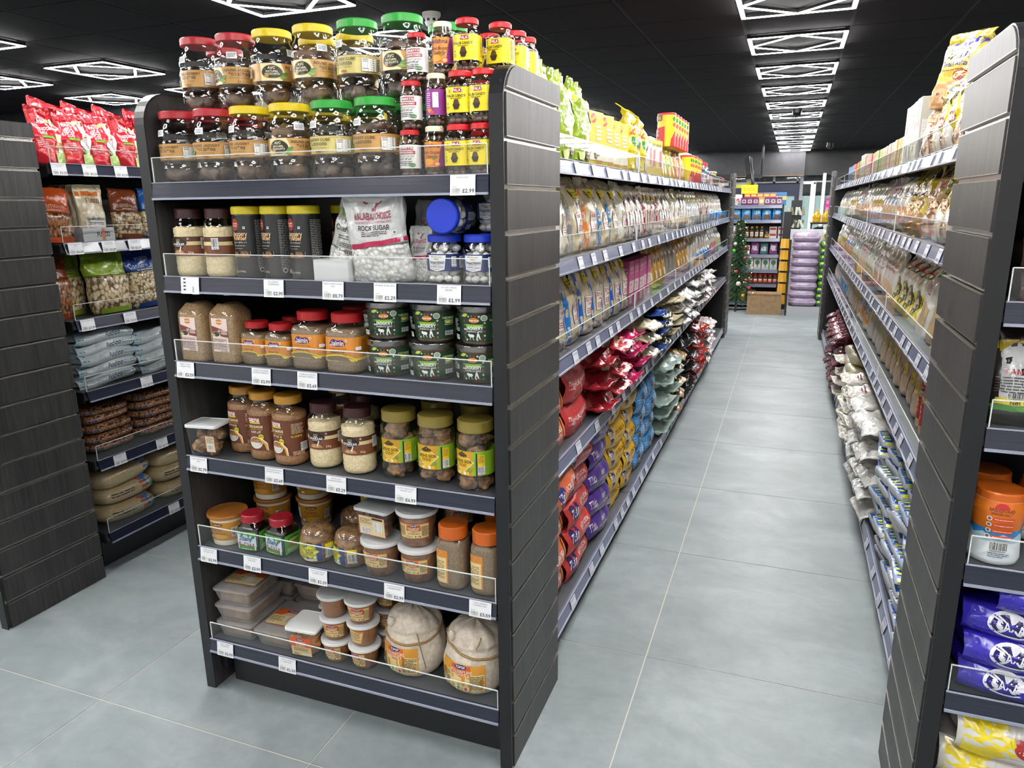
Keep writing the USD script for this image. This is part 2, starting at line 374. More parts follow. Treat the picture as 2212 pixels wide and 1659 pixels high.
FL = struct('floor', bx(-9.5, 7.5, -5, 18.9, -.1, -.0015), GROUT, 'pale grey porcelain tiled floor with thin light joints')
PX, PY, OX, OY = .785, .799, -.355, 2.172
rest = []
for i in range(-12, 11):
    for j in range(-9, 22):
        x0, y0 = OX + i * PX + .002, OY + j * PY + .002; x1, y1 = x0 + PX - .004, y0 + PY - .004
        m = bx(x0, min(x1, 7.5), y0, min(y1, 18.9), -.012, 0)
        if -5 <= i <= 2 and -2 <= j <= 11: part(FL, 'tile', m, TILE)
        else: rest.append(m)
part(FL, 'tile_field', cat(*rest), TILE, kind='stuff')

CL = struct('ceiling', bx(-9.5, 7.5, -5, 18.9, CEIL + .012, CEIL + .1), CVOID, 'black suspended tile ceiling')
GX, GY, CX0, CY0 = .649, .5975, -.065, 4.69
LIGHTS = [(i, k) for i in (-10, -8, -4, 0, 4) for k in range(-5, 12)]
lit = {(i, 2 * k) for i, k in LIGHTS}
rest = []
for i in range(-15, 13):
    for j in range(-16, 24):
        if (i, j) in lit: continue
        xc, yc = CX0 + i * GX, CY0 + j * GY
        m = bx(max(xc - GX / 2 + .012, -9.5), min(xc + GX / 2 - .012, 7.5), yc - GY / 2 + .004, yc + GY / 2 - .004, CEIL - .0, CEIL + .011)
        if m.extents.min() <= 0: continue
        if -11 <= i <= 3 and -3 <= j <= 17: part(CL, 'ceiling_tile', m, CTILE)
        else: rest.append(m)
part(CL, 'ceiling_tile_field', cat(*rest), CTILE, kind='stuff')
part(CL, 'grid_rail', cat(*[bx(CX0 + (i + .5) * GX - .011, CX0 + (i + .5) * GX + .011, -5, 18.9, CEIL + .002, CEIL + .012) for i in range(-15, 12)]), CGRID)

struct('wall_left', bx(-9.6, -9.5, -5, 18.9, 0, 2.7), WALLD, 'dark painted side wall')
struct('wall_right', bx(7.5, 7.6, -5, 18.9, 0, 2.7), WALLD, 'dark painted side wall')
struct('wall_near', bx(-9.5, 7.5, -2.9, -2.8, 0, 2.59), plain('white_bounce_paint', '#dcdad6', .7), 'unseen wall behind the viewer, made white to bounce light forward')  # unseen wall, white and set close to bounce fill onto the shelf fronts
# a dark boxed-in room behind the left shelving
ww = struct('wall_stockroom', bx(-9.5, -3.75, 6.4, 6.5, 0, 2.6), WALLD, 'dark panelled stockroom wall behind the left shelving')
for k in range(8): part(ww, 'wall_panel', bx(-9.45 + k * .71, -9.45 + k * .71 + .7, 6.38, 6.4, .0, 2.6), WALLD)

# ceiling lights: 0.6 m square with a diamond of tubes inside
TUBE = mat('led_tube_light', {'e': ('emission', dict(color=(1.0, .985, .97), strength=LED))}, [], 'e.emission')
lk = kind('ceiling_light', 'ceiling_light')
a = GX / 2 - .02; b = GY / 2 - .012
part(lk, 'backing_panel', bx(-GX / 2 + .004, GX / 2 - .004, -GY / 2 + .004, GY / 2 - .004, CEIL - .001, CEIL + .011), CVOID)
def bar(p, q, w=.0135, T=.006):
    p, q = np.array(p), np.array(q); d = q - p; L = np.linalg.norm(d); m = trimesh.creation.box((L + w, w * 2, T)); m.apply_transform(trimesh.transformations.rotation_matrix(math.atan2(d[1], d[0]), (0, 0, 1))); m.apply_translation((*(p + q) / 2, CEIL - .030 + T / 2)); return m
co = [(-a, -b), (a, -b), (a, b), (-a, b)]; md = [(0, -b), (a, 0), (0, b), (-a, 0)]
for q in (co, md):
    for k in range(4): part(lk, 'led_tube', bar(q[k], q[(k + 1) % 4], .0125 if q is co else .010), TUBE)
    for k in range(4): part(lk, 'tube_housing', moved(bar(q[k], q[(k + 1) % 4], .0135 if q is co else .011, .016), matrix((0, 0, .0045))), CVOID)
part(lk, 'clip', cat(*[bx(x - .01, x + .01, y - .01, y + .01, CEIL - .014, CEIL) for x, y in co]), STEEL_D)
cname = {-10: 'far left', -8: 'second from left', -4: 'middle left', 0: 'main aisle', 4: 'right'}
for i, k in LIGHTS:
    vis = i == 0 and k >= 0
    lab = f'square white ceiling light with diamond tubes, {nth(k)} nearest in the main aisle row' if vis else f"square white ceiling light with diamond tubes, {cname[i]} row, {nth(k + 5)} counting from behind viewer"
    place('ceiling_light', lab, 'ceiling light', (CX0 + i * GX, CY0 + 2 * k * GY, 0), group='ceiling lights in rows')

# smoke detector and dome camera
p = thing('smoke_detector', 'white round smoke detector on the ceiling above the jars', 'smoke detector', M=matrix((-2.089, 4.205, CEIL)))
part(p, 'base', lathe([(.0, -.022), (.052, -.022), (.055, -.015), (.055, .0), (0, 0)], 32).mesh(), WHITE, 40)
part(p, 'body', lathe([(0, -.075), (.022, -.075), (.034, -.068), (.042, -.05), (.046, -.034), (.046, -.022), (0, -.022)], 32).mesh(), WHITE, 40)
part(p, 'vent', cat(*[moved(bx(.038, .0475, -.008, .008, -.05, -.036), matrix(rz=k * 45)) for k in range(8)]), BLACK)
p = thing('dome_camera', 'small black dome camera hanging among the main aisle lights', 'security camera', M=matrix((-.048, 10.107, CEIL)))
part(p, 'mount', lathe([(0, -.05), (.055, -.05), (.06, 0), (0, 0)], 24).mesh(), BLACK, 40)
part(p, 'dome', lathe([(0, -.105), (.03, -.098), (.046, -.078), (.05, -.05), (0, -.05)], 24).mesh(), plain('smoked_dome', '#0c0c0e', .1), 40)

ALUB = plain('aluminium_slot_back', '#a8a6a0', .22, metal=1)
# ------------------------------------------------------------------ slatted end panels and shelving
HP, DP, PITCHZ = 1.80, .47, .1025
def outline(y0, y1, z1=HP, r=.085, front=1):
    """side panel outline (y, z) with the top front corner rounded"""
    t = np.linspace(0, np.pi / 2, 9); c = [(y0 + r - r * math.cos(x), z1 - r + r * math.sin(x)) for x in t]
    return Polygon([(y0, 0)] + c + [(y1, z1), (y1, 0)])

def side_panel(parent, x, out, y0=1.54, y1=1.955, trim=True):
    """wood board at x with slats on the side 'out' (+1/-1) and a black edge strip; x is the slats' face"""
    T = .012; xi = x - out * T
    o = outline(y0, y1); inner = outline(y0 + .003, y1 - .001, HP - .003)
    a, b = sorted((xi, xi - out * .022))
    part(parent, 'side_panel', extr(inner, b - a, 'x', a), WOOD)
    bz = [1.742 - PITCHZ * k for k in range(17)]
    a, b = sorted((xi, x))
    ed = [HP] + bz + [0]
    for k in range(len(ed) - 1):
        hi, lo = ed[k] - (.0065 if k else 0), ed[k + 1] + (.0065 if k < len(ed) - 2 else .002)
        s = inner.intersection(sbox(y0 + .016, lo, y1 - .001, hi)) if k else outline(y0 + .016, y1 - .001, HP - .003, .075).intersection(sbox(y0, lo, y1, hi))
        part(parent, 'slat', extr(s, b - a, 'x', a), WOOD)
        if k < len(ed) - 2:
            part(parent, 'groove_trim', cat(bx(a + (.006 if out < 0 else 0), b + (.0005 if out > 0 else -.006 + .0), y0 + .018, y1 - .002, ed[k + 1] - .0067, ed[k + 1] - .0052) if out > 0 else bx(x - .0005, xi - .004, y0 + .018, y1 - .002, ed[k + 1] - .0067, ed[k + 1] - .0052),
                bx(min(x, xi) + (.002 if out > 0 else -.0), max(x, xi) - (.002 if out < 0 else 0), y0 + .018, y1 - .002, ed[k + 1] + .0052, ed[k + 1] + .0067)), ALU)
    part(parent, 'slat_backing', bx(min(xi, xi + out * .001), max(xi, xi + out * .001), y0 + .012, y1 - .0015, .01, 1.76), ALUB)
    if trim:
        e = o.difference(inner).intersection(sbox(y0 - .1, .001, y1 - .002, 3))
        a2, b2 = sorted((xi, xi - out * .022)); w = .0015
        part(parent, 'edge_strip', extr(e, b2 - a2 + 2 * w + .009, 'x', a2 - w - (.009 if out < 0 else 0)), BLACK)

def shelf(parent, x0, x1, yf, yb, z, guard=.066, rail=RAIL, tilt=0.0, brackets=True):
    """shelf facing -y: deck, price rail and acrylic guard"""
    s = part(parent, 'shelf', cat(bx(x0, x1, yf + .012, yb, z - .022, z), bx(x0, x1, yf + .012, yf + .03, z - .034, z - .022)), DECK)
    pr = Polygon([(yf + .010, z + .004), (yf + .0, z + .004), (yf - .004 - tilt, z - .034), (yf - .002 - tilt, z - .034), (yf + .012, z - .012)])
    part(s, 'price_rail', extr(pr, x1 - x0 - .004, 'x', x0 + .002), rail)
    part(s, 'rail_lip', cat(bx(x0 + .002, x1 - .002, yf - .008 - tilt, yf - .003 - tilt, z - .0395, z - .034), bx(x0 + .002, x1 - .002, yf - .0025, yf + .002, z + .004, z + .0062)), LIP)
    if guard:
        g0, g1 = x0 + .006, x1 - .006
        part(s, 'guard', bx(g0, g1, yf + .0035, yf + .0055, z + .003, z + guard), ACRYL)
        e = .0011
        part(s, 'guard_edge', cat(bx(g0, g1, yf + .003, yf + .006, z + guard - e, z + guard + e), bx(g0 - e, g0 + e, yf + .003, yf + .006, z + .003, z + guard), bx(g1 - e, g1 + e, yf + .003, yf + .006, z + .003, z + guard)), EDGE)
    if brackets:
        for x in (x0, x1 - .004): part(s, 'bracket', extr(Polygon([(yf + .02, z - .004), (yf + .02, z - .045), (yb - .05, z - .06), (yb, z - .06), (yb, z - .004)]), .004, 'x', x), STEEL_D)
    return s

ZS = [1.560, 1.312, 1.072, .788, .497, .178]
def end_unit(label, xl, xr, guards, panels=(-1, 1)):
    p = thing('end_display_unit', label, 'shelf unit')
    side_panel(p, xl, -1); side_panel(p, xr, 1)
    a, b = xl + .036, xr - .036
    part(p, 'back_panel', bx(a, b, 1.935, 1.953, .0, 1.78), BLACK)
    for z, g in zip(ZS, guards): shelf(p, a, b, 1.54, 1.935, z, g)
    part(p, 'plinth', bx(a + .028, b - .002, 1.60, 1.934, 0.002, .15), STEEL_D)
    for x in (a + .004, b - .028):
        u = part(p, 'upright', bx(x, x + .024, 1.90, 1.934, .002, 1.75), STEEL_D)
        part(p, 'foot_bracket', cat(bx(x + .002, x + .02, 1.575, 1.90, .055, .135), *[bx(x + (.0 if x < (a + b) / 2 else .018), x + (.004 if x < (a + b) / 2 else .022), 1.585, 1.60, .06 + k * .022, .075 + k * .022) for k in range(3)]), BLACK)
    return p
end_unit('dark woodgrain end display of jaggery jars and tubs, facing the viewer', -1.655, -.600, (.07, .066, .066, 0, .072, .06))
end_unit('dark woodgrain end display at far left, seen by its slatted side', -3.636, -2.58, (.066,) * 6)
end_unit('dark woodgrain end display at right edge holding salt and tamarind', .336, 1.392, (.066, .066, .06, .066, .066, .066))

def bay(key, levels, L, depth, spine, rail, guards, top=1.80):
    """a bay facing -y, width L about x = 0, front of rails at y = 0"""
    k = kind(key, 'shelving_bay')
    part(k, 'back_panel', bx(-L / 2, L / 2, depth, depth + .02, .0, top), BLACK)
    for z, g in zip(levels, guards): shelf(k, -L / 2 + .003, L / 2 - .003, 0, depth, z, g, rail, .006)
    part(k, 'plinth', bx(-L / 2, L / 2, .05, depth, .002, .085 if levels[-1] < .15 else .12), STEEL_D)
    for x in (-L / 2, L / 2 - .018):
        part(k, 'upright', cat(bx(x, x + .018, depth - .035, depth, .002, top - .01), *[bx(x - .0006, x + .0186, depth - .024, depth - .012, z, z + .022) for z in np.arange(.2, top - .05, .06)][:0]), STEEL_D)
ZL = [1.622, 1.328, 1.022, .692, .118]          # shelves of the long shelving left of the main aisle
ZR = [1.634, 1.362, 1.034, .735, .118]          # and right of it
ZF = [1.664, 1.368, 1.068, .778, .482, .158]    # shelving beyond the far-left aisle
bay('bay_left', ZL, 1.26, .45, 0, RAIL_LIT, (.075, .075, .075, 0, 0))
bay('bay_right', ZR, 1.26, .45, 0, RAIL_LIT, (.075, .075, .075, .06, 0))
bay('bay_farleft', ZF, 1.26, .45, 0, RAIL, (.066,) * 6)
XL, XR, XF = -.645, .400, -2.612
for i in range(5):
    place('bay_left', f'black shelving bay of flour and rice bags, {nth(i)} from near end, left of main aisle', 'shelving', (XL, 2.03 + 1.26 * (i + .5), 0), 90, group='shelving left of main aisle')
    place('bay_right', f'black shelving bay of bagged snacks and flour, {nth(i)} from near end, right of main aisle', 'shelving', (XR, 2.22 + 1.26 * (i + .5), 0), -90, group='shelving right of main aisle')
for i in range(3):
    place('bay_farleft', f'black shelving bay of nuts and mixes beyond left side aisle, {nth(i)} from near end', 'shelving', (XF, 2.02 + 1.26 * (i + .5), 0), 90, group='shelving beyond left side aisle')
for (x, o, y, lab) in ((-.625, 1, 8.35, 'slatted dark end panel closing the far end of left shelving'), (.365, -1, 8.54, 'slatted dark end panel closing the far end of right shelving')):
    p = thing('gondola_end', lab, 'panel')
    # far panels: round corner away from the aisle's near end
    side_panel(p, x, o, y, y + .45, trim=False)
    a, b = (x - .6, x - .035) if o > 0 else (x + .035, x + .6)
    part(p, 'return_panel', bx(a, b, y + .02, y + .04, 0, 1.78), BLACK)
    for z in np.arange(.3, 1.75, .1): part(p, 'slot', bx(*( (x - .06, x - .0345) if o > 0 else (x + .0345, x + .06)), y + .012, y + .02, z, z + .035), STEEL_D)
# ------------------------------------------------------------------ kinds of goods (abstract; placed below)
def lid_mesh(r, z0, h, ribs=0, dome=0, nt=48):
    pr = [(r * .97, z0), (r, z0 + h * .06), (r, z0 + h - .003), (r - .0025, z0 + h), (r * .8, z0 + h + dome * .5), (r * .4, z0 + h + dome)]
    s = lathe(pr, nt * (2 if ribs else 1))
    if ribs: s.P[1:3, ::2, :2] *= 1.012
    return s.mesh()

def lumps(seed, r, z0, z1, size, amp=.22, fill=1.0, sub=2, p=2.0, fr=1.7):
    """lumps of food packed inside a round body"""
    rg = random.Random(seed); out = []; z = z0 + size * .75
    while z < z1 - size * .4:
        n = max(1, int(2 * math.pi * max(r - size, size * .6) / (size * 1.75)))
        a0 = rg.random() * 6
        for k in range(n):
            if rg.random() > fill: continue
            a = a0 + k * 6.283 / n; rr = max(r - size, 0) * rg.uniform(.9, 1.0); s = size * rg.uniform(.82, 1.05)
            m = blob((s, s * rg.uniform(.85, 1.1), s * rg.uniform(.8, 1)), rg.randint(0, 9999), amp, fr, sub)
            m.apply_translation((rr * math.cos(a), rr * math.sin(a), z + rg.uniform(-.15, .15) * size)); out.append(m)
        z += size * 1.45
    return cat(*out)

def powder(prof, fill, seed=0, k=.965, rough=.004, nt=40):
    """powder filling a body up to 'fill'"""
    zs = [q for q in prof if q[1] < fill]; P = [(q[0] * k, max(q[1], .002), *q[2:]) for q in zs]
    rl = np.interp(fill, [q[1] for q in prof], [q[0] for q in prof]) * k; pe = prof[len(zs) - 1][2:] if len(prof[len(zs) - 1]) > 2 else ()
    for f in (1, .85, .6, .3, .02): P.append((rl * f, fill, *pe))
    s = lathe(P, nt); n = meshkit.fbm(s.P[-5:] * 45 + seed, 3, seed); s.P[-5:, :, 2] += (n - .5) * 2 * rough
    return s.mesh()

LUMP = noisy('dark_jaggery', '#231812', '#5e4330', 28, .5, coat=.15, bump=.006)
LUMPM = noisy('brown_jaggery', '#352518', '#755636', 32, .6, bump=.006)
LUMPL = noisy('golden_jaggery', '#4a3220', '#9a7448', 55, .7, bump=.006)
SANDP = noisy('cream_powder', '#cdb98c', '#e6d7ae', 160, .8, bump=.003)
BROWNP = noisy('brown_sugar_powder', '#7c5530', '#a87c4c', 220, .8, bump=.003)
GREYP = noisy('grey_brown_powder', '#6a5742', '#8f7a5f', 300, .8, bump=.002)
TANP = noisy('tan_powder', '#7d6242', '#a98a62', 200, .8, bump=.003)
CANDY = noisy('palm_candy', '#33231a', '#5d4434', 40, .4, coat=.4, bump=.004)
CRYST = noisy('sugar_crystal', '#b9bab8', '#eeeeec', 30, .2, coat=.6, bump=.004)
DARKM = plain('dark_molasses', '#140c08', .2, coat=.5)

def jar(key, name, prof, lid, prints, contents, rref=None, nt=40, body=PET, sticker=None, lid_mat=LIDM, label_name='label', lcol=None):
    """lid = (r, z0, h, colour, ribs)"""
    k = kind(key, name); s = lathe(prof, nt, rref)
    part(k, 'body', s.mesh(), body, 60)
    part(k, 'lid', lid_mesh(*lid[:3], lid[4] if len(lid) > 4 else 0), lid_mat, 35, C(lid[3]))
    if contents: part(k, 'contents', contents[0], contents[1], True)
    if prints: label_part(k, s, prints, label_name)
    if sticker: label_part(k, s, [('r', sticker[0], sticker[1], .026, .017, '#dfe1e2'), ('l', sticker[0], sticker[1], .019, .010, '#555860', 3)], 'price_sticker', off=.0008)
    return k

# -- big round jars of jaggery, three lid colours, two layouts of label turned differently
BIG = [(.040, 0), (.047, .004), (.0515, .014), (.0545, .03), (.0545, .044), (.0515, .055), (.0515, .058), (.0545, .064), (.0545, .11), (.0515, .116), (.053, .121), (.0548, .130), (.0535, .143), (.048, .156), (.0435, .164), (.0425, .178)]
def big_print(kind_, turn, base):
    t = lambda x: x + turn
    nm = ('ROUND JAGGERY', '#5a3a1c') if kind_ == 'round' else ('JAGGERY CUBE', '#3b3a1c')
    P = [('r', 0, .0865, .30, .045, base), ('r', 0, .1083, .30, .0012, '#8a5a22'), ('r', 0, .0648, .30, .0012, '#8a5a22')]
    P += [('p', [(t(-.062), .0645), (t(-.012), .0645), (t(-.002), .083), (t(-.012), .108), (t(-.062), .108)], '#e9dfae'),
          ('p', [(t(-.034 + .026 * math.cos(a) * (1 - .12 * math.sin(a))), .0872 + .0175 * math.sin(a)) for a in np.linspace(0, 6.2, 26)], '#bfae62'),
          ('p', [(t(-.034 + .0245 * math.cos(a) * (1 - .12 * math.sin(a))), .0872 + .016 * math.sin(a)) for a in np.linspace(0, 6.2, 26)], '#26241c'),
          ('t', 'AVC', t(-.035), .0965, .0062, '#efe6c0', {'b': True}), ('t', 'NATURAL', t(-.034), .0878, .0046, '#efe6c0', {'b': True}), ('t', 'PRODUCTS', t(-.034), .0812, .0046, '#efe6c0', {'b': True}),
          ('e', t(-.047), .0762, .0055, .0032, '#d98f2e'), ('leaf', t(-.014), .077, .02, 25, '#5d8a35'), ('leaf', t(-.018), .075, .02, -12, '#86ab4d')]
    P += [('t', nm[0], t(.034), .099, .0062, nm[1], {'b': True}), ('g', t(.034), .0885, .05, .0085, nm[1], 8), ('t', 'Rich in Iron & Calcium', t(.034), .0795, .0032, nm[1]), ('e', t(.036), .0705, .0085, .0042, '#d39a2c'), ('t', '1 KG', t(.036), .0705, .0042, '#3a2410', {'b': True})]
    P += [('t', 'NUTRITIONAL INFORMATION PER 100g', t(.096), .1035, .0022, nm[1]), ('n', t(.096), .0845, .034, .030), ('l', t(.127), .086, .02, .03, nm[1], 7), ('b', t(-.105), .085, .03, .022), ('l', t(-.14), .085, .03, .03, nm[1], 8)]
    return P
for ck, col in (('red', '#b3202c'), ('yellow', '#e3c81a'), ('green', '#2fa33a')):
    for ti, turn in enumerate((0, -.055, -.03)):
        for fi, fill in enumerate((.105, .15)):
            cube = ck == 'green'
            if ck != 'red' and fi == 1 and ti == 2: continue
            cont = lumps(ti * 7 + fi + len(ck), .049, .004, fill, .0235 if cube else .031, .42, 1, 2, fr=2.4)
            jar(f'big_{ck}_{ti}{fi}', 'jaggery_jar', BIG, (.0478, .1755, .0205, col, 0), big_print('cube' if cube and ti != 9 else 'round', turn, '#d6c678' if (cube and ti < 2 and fi == 0) else '#c99a56'), (cont, LUMP if ck != 'yellow' else LUMPM), sticker=(.02 - ti * .02, .137))
# -- small jars: palm candy, candy with purple label, white-labelled candy
SQ = [(.024, 0, 3.5), (.0285, .003, 3.5), (.0305, .01, 3.8), (.0305, .022, 3.8), (.0295, .0245, 3.8), (.0295, .082, 3.8), (.0305, .085, 3.8), (.0295, .091, 3), (.024, .099, 2), (.0235, .108, 2)]
def bowl(x, y, s=1): return [('e', x, y + .006 * s, .0085 * s, .0045 * s, '#3a2416'), ('heap', x, y + .006 * s, .015 * s, .011 * s, '#4d2f1c', '#75492b'), ('p', [(x - .0095 * s, y + .006 * s), (x + .0095 * s, y + .006 * s), (x + .005 * s, y - .003 * s), (x - .005 * s, y - .003 * s)], '#2b1a12')]
def palat(turn):
    P = [('r', 0, .0535, .23, .056, '#f2dc1c')]
    for c in (0 + turn, .118 + turn):
        P += [('r', c + .005, .0745, .026, .0098, '#a81c28', .003), ('t', 'PALAT', c + .005, .0745, .0064, '#ffffff', {'b': True}), ('e', c - .018, .073, .0032, .0042, '#c4b428'), ('t', 'PALM CANDY', c, .0625, .0058, '#231f14', {'b': True}), ('l', c, .0565, .03, .0035, '#5a4a10', 1), *bowl(c + .001, .036, 1.15), ('r', c - .021, .045, .003, .003, '#2f8a3a'), ('l', c - .021, .036, .006, .008, '#7a6a18', 3)]
    P += [('l', .059 + turn, .054, .03, .044, '#4a4210', 12), ('l', -.059 + turn, .054, .03, .044, '#4a4210', 12)]
    return P
candy = [lumps(80 + i, .029, .003, .09, .0085, .25, .95, 1) for i in range(2)]
for i, tn in enumerate((0, -.006, .02)): jar(f'palat_{i}', 'palm_candy_jar', SQ, (.0265, .1055, .0135, '#cf2128'), palat(tn), (candy[i % 2], CANDY), rref=.037, nt=48)
RD = [(.02, 0), (.0245, .003), (.0258, .01), (.0258, .022), (.025, .025), (.025, .083), (.0255, .088), (.0225, .098), (.0205, .108)]
KR = [('r', 0, .053, .16, .058, '#e08a2c'), ('p', [(.014, .024), (.05, .024), (.05, .082), (.026, .082), (.02, .06)], '#8a2a86'), ('p', [(-.05, .024), (-.022, .024), (-.026, .05), (-.024, .082), (-.05, .082)], '#8a2a86'), ('t', 'krishna', 0, .073, .0085, '#2c1c50', {'b': True, 'sh': .2}), ('e', -.002, .081, .004, .003, '#f0b429'), ('t', 'Palm Sugar', -.002, .058, .006, '#5a2608', {'sh': .3, 'b': True}), ('t', 'Candy', .0, .048, .007, '#5a2608', {'sh': .3, 'b': True}), ('e', -.008, .036, .012, .008, '#f0a52e'), ('e', .012, .031, .007, .006, '#d9541e'), ('e', .012, .031, .005, .0042, '#f2b07a'), ('leaf', .004, .04, .01, 60, '#4c8a32')]
jar('krishna_0', 'sugar_candy_jar', RD, (.0215, .106, .0125, '#e5dfc4'), KR, (lumps(91, .0245, .003, .095, .008, .25, .95, 1), CANDY), rref=.025)
KR2 = [('r', 0, .053, .16, .058, '#8f2b8c'), ('n', .006, .058, .014, .034), ('l', -.012, .055, .012, .04, '#e8c8e8', 9), ('e', -.008, .034, .006, .005, '#e08a2c'), ('e', -.002, .03, .005, .004, '#d9541e'), ('t', 'krishna', .045, .073, .008, '#2c1c50', {'b': True})]
jar('krishna_1', 'sugar_candy_jar', RD, (.0215, .106, .0125, '#e5dfc4'), KR2, (lumps(92, .0245, .003, .095, .008, .25, .95, 1), CANDY), rref=.025)
SM = [('r', 0, .053, .16, .058, '#ecebe6'), ('r', .004, .074, .034, .0095, '#a3202c'), ('t', 'SAMAYAL', .004, .074, .0058, '#ffffff', {'b': True}), ('r', 0, .0628, .05, .008, '#ad2b33'), ('t', 'PANAM KALKANDU', .0, .0628, .0046, '#fff', {'b': True, 'w': .042}), ('t', '(Palmyra Candy)', .0, .054, .0042, '#2a2a2a'), ('g', 0, .0465, .034, .006, '#1c1c1c', 8), ('l', 0, .036, .034, .012, '#333', 3), ('e', .017, .032, .008, .0045, '#3f7d3a'), ('t', '100% Natural', .017, .032, .0022, '#fff')]
jar('samayal', 'palmyra_candy_jar', RD, (.0225, .106, .0125, '#c3242b'), SM, (lumps(93, .0245, .003, .095, .009, .25, .95, 1), CANDY), rref=.025)

# -- shelf 2
SH = [(.036, 0), (.043, .004), (.0465, .012), (.0472, .026), (.0455, .030), (.047, .034), (.047, .048), (.0455, .052), (.0466, .056), (.0466, .112), (.0458, .116), (.0468, .122), (.0455, .138), (.041, .150), (.0365, .157), (.036, .166)]
def shak(turn):
    P = [('r', 0, .084, .27, .052, '#7a4429'), ('r', 0, .098, .27, .024, '#552a1b'), ('r', 0, .092, .27, .010, '#e4cf97')]
    for c in (turn, turn + .14):
        P += [('p', [(c + .024 * math.cos(a) * (1 + .1 * math.cos(4 * a)), .0935 + .015 * math.sin(a) * (1 + .12 * math.cos(4 * a))) for a in np.linspace(0, 6.2, 40)], '#1d1512'), ('t', 'Aafa', c, .1015, .005, '#d9b968', {'sh': .3}), ('t', 'DESI', c, .0955, .0035, '#fff', {'b': True}), ('t', 'SHAKKAR', c, .0898, .0062, '#fff', {'b': True}), ('l', c, .0845, .022, .0025, '#ddd', 1), ('heap', c, .064, .038, .011, '#b98a55', '#d0a876'), ('p', [(c + .002, .07), (c + .008, .084), (c + .011, .083), (c + .006, .069)], '#e8e0d0'), ('t', '1Kg', c + .034, .068, .0055, '#f0d9a0', {'b': True}), ('r', c + .03, .1045, .0045, .0045, '#f4f4f4'), ('e', c + .03, .1045, .0015, .0015, '#2f8a3a')]
    return P + [('b', turn + .07, .092, .018, .03), ('l', turn - .062, .085, .03, .036, '#e9d7b5', 9)]
SHC = powder(SH, .135, 3, .965, .006)
jar('shakkar_0', 'jaggery_powder_jar', SH, (.0368, .158, .027, '#3d1a1c', 0), shak(0), (SHC, SANDP))
jar('shakkar_1', 'jaggery_powder_jar', SH, (.0368, .158, .027, '#3d1a1c', 0), shak(-.052), (SHC, SANDP))
CYL = [(.038, 0), (.040, .002), (.040, .166), (.0385, .168), (.0385, .170)]
def dh(turn):
    c = turn
    return [('e', c - .012, .142, .0125, .0155, '#b8382b'), ('e', c - .012, .142, .0105, .0135, '#a02820'), ('t', 'Double', c - .012, .145, .0042, '#f4e4c8', {'b': True}), ('t', 'Horse', c - .012, .139, .0042, '#f4e4c8', {'b': True}), ('r', c + .016, .134, .006, .006, '#e8e8e8'), ('r', c + .016, .134, .0032, .0032, '#2f8a3a'),
            ('t', 'Jaggery', c + .001, .118, .0105, '#e9c08e', {'b': True, 'w': .044}), ('t', 'Powder', c + .001, .107, .0095, '#e9c08e', {'b': True, 'w': .040}), ('g', c + .001, .096, .038, .004, '#c9c4ba', 10), ('l', c, .0875, .034, .004, '#b5b0a6', 1), ('l', c - .004, .081, .026, .0024, '#b5b0a6', 1),
            ('heap', c - .012, .058, .022, .014, '#8a6238', '#b08850'), ('heap', c + .012, .058, .026, .017, '#7c5530', '#c29a60'), ('r', c + .027, .067, .0008, .012, '#d8b070'), ('t', '600g', c + .004, .021, .0045, '#ddd'), ('l', c - .012, .020, .014, .006, '#bbb', 2), ('l', c + .06, .09, .034, .13, '#8f8c86', 30), ('e', c + .052, .024, .006, .006, '#ddd'), ('e', c + .052, .024, .0045, .0045, '#17181c'), ('r', c + .066, .021, .008, .009, '#ddd'), ('l', c - .062, .09, .034, .13, '#8f8c86', 30)]
BLK = plain('black_tin_print', '#16171b', .28, coat=.4)
for i, t in enumerate((0, -.02, -.008)): jar(f'tin_{i}', 'jaggery_powder_tin', CYL, (.041, .168, .021, '#d9c51f', 1), dh(t), None, body=BLK)
SAL = [(.034, 0, 2.4), (.041, .004, 2.4), (.043, .012, 2.4), (.043, .028, 2.4), (.0418, .031, 2.4), (.0418, .074, 2.4), (.043, .077, 2.4), (.041, .088, 2.2), (.037, .096), (.036, .104)]
TM = [('r', 0, .0525, .3, .040, '#1d2a6b')]
for c in (0, .13): TM += [('p', [(c - .024, .07), (c + .024, .07), (c + .022, .05), (c + .02, .036), (c + .008, .0335), (c, .0325), (c - .008, .0335), (c - .02, .036), (c - .022, .05)], '#eceff2'), ('t', 'Nature', c, .065, .0065, '#5a3b2a'), ('e', c, .0605, .008, .0012, '#d0a020'), ('t', 'Thread Mishri', c, .053, .0062, '#1a2440', {'b': True, 'w': .04}), ('t', 'Rock Sugar', c, .0475, .0028, '#333'), ('g', c - .008, .0425, .018, .004, '#222', 6), ('l', c + .011, .0415, .014, .004, '#444', 2), ('l', c - .004, .037, .024, .0026, '#444', 1)]
TM += [('b', .042, .055, .012, .024), ('l', -.04, .053, .012, .03, '#cfd6ea', 8), ('r', .066, .053, .018, .028, '#dfe3ea'), ('l', .066, .053, .014, .022, '#333', 6)]
jar('mishri', 'rock_sugar_jar', SAL, (.0405, .100, .0175, '#1238c4', 1), TM, (lumps(120, .041, .003, .09, .0125, .4, .85, 1), CRYST), rref=.043)

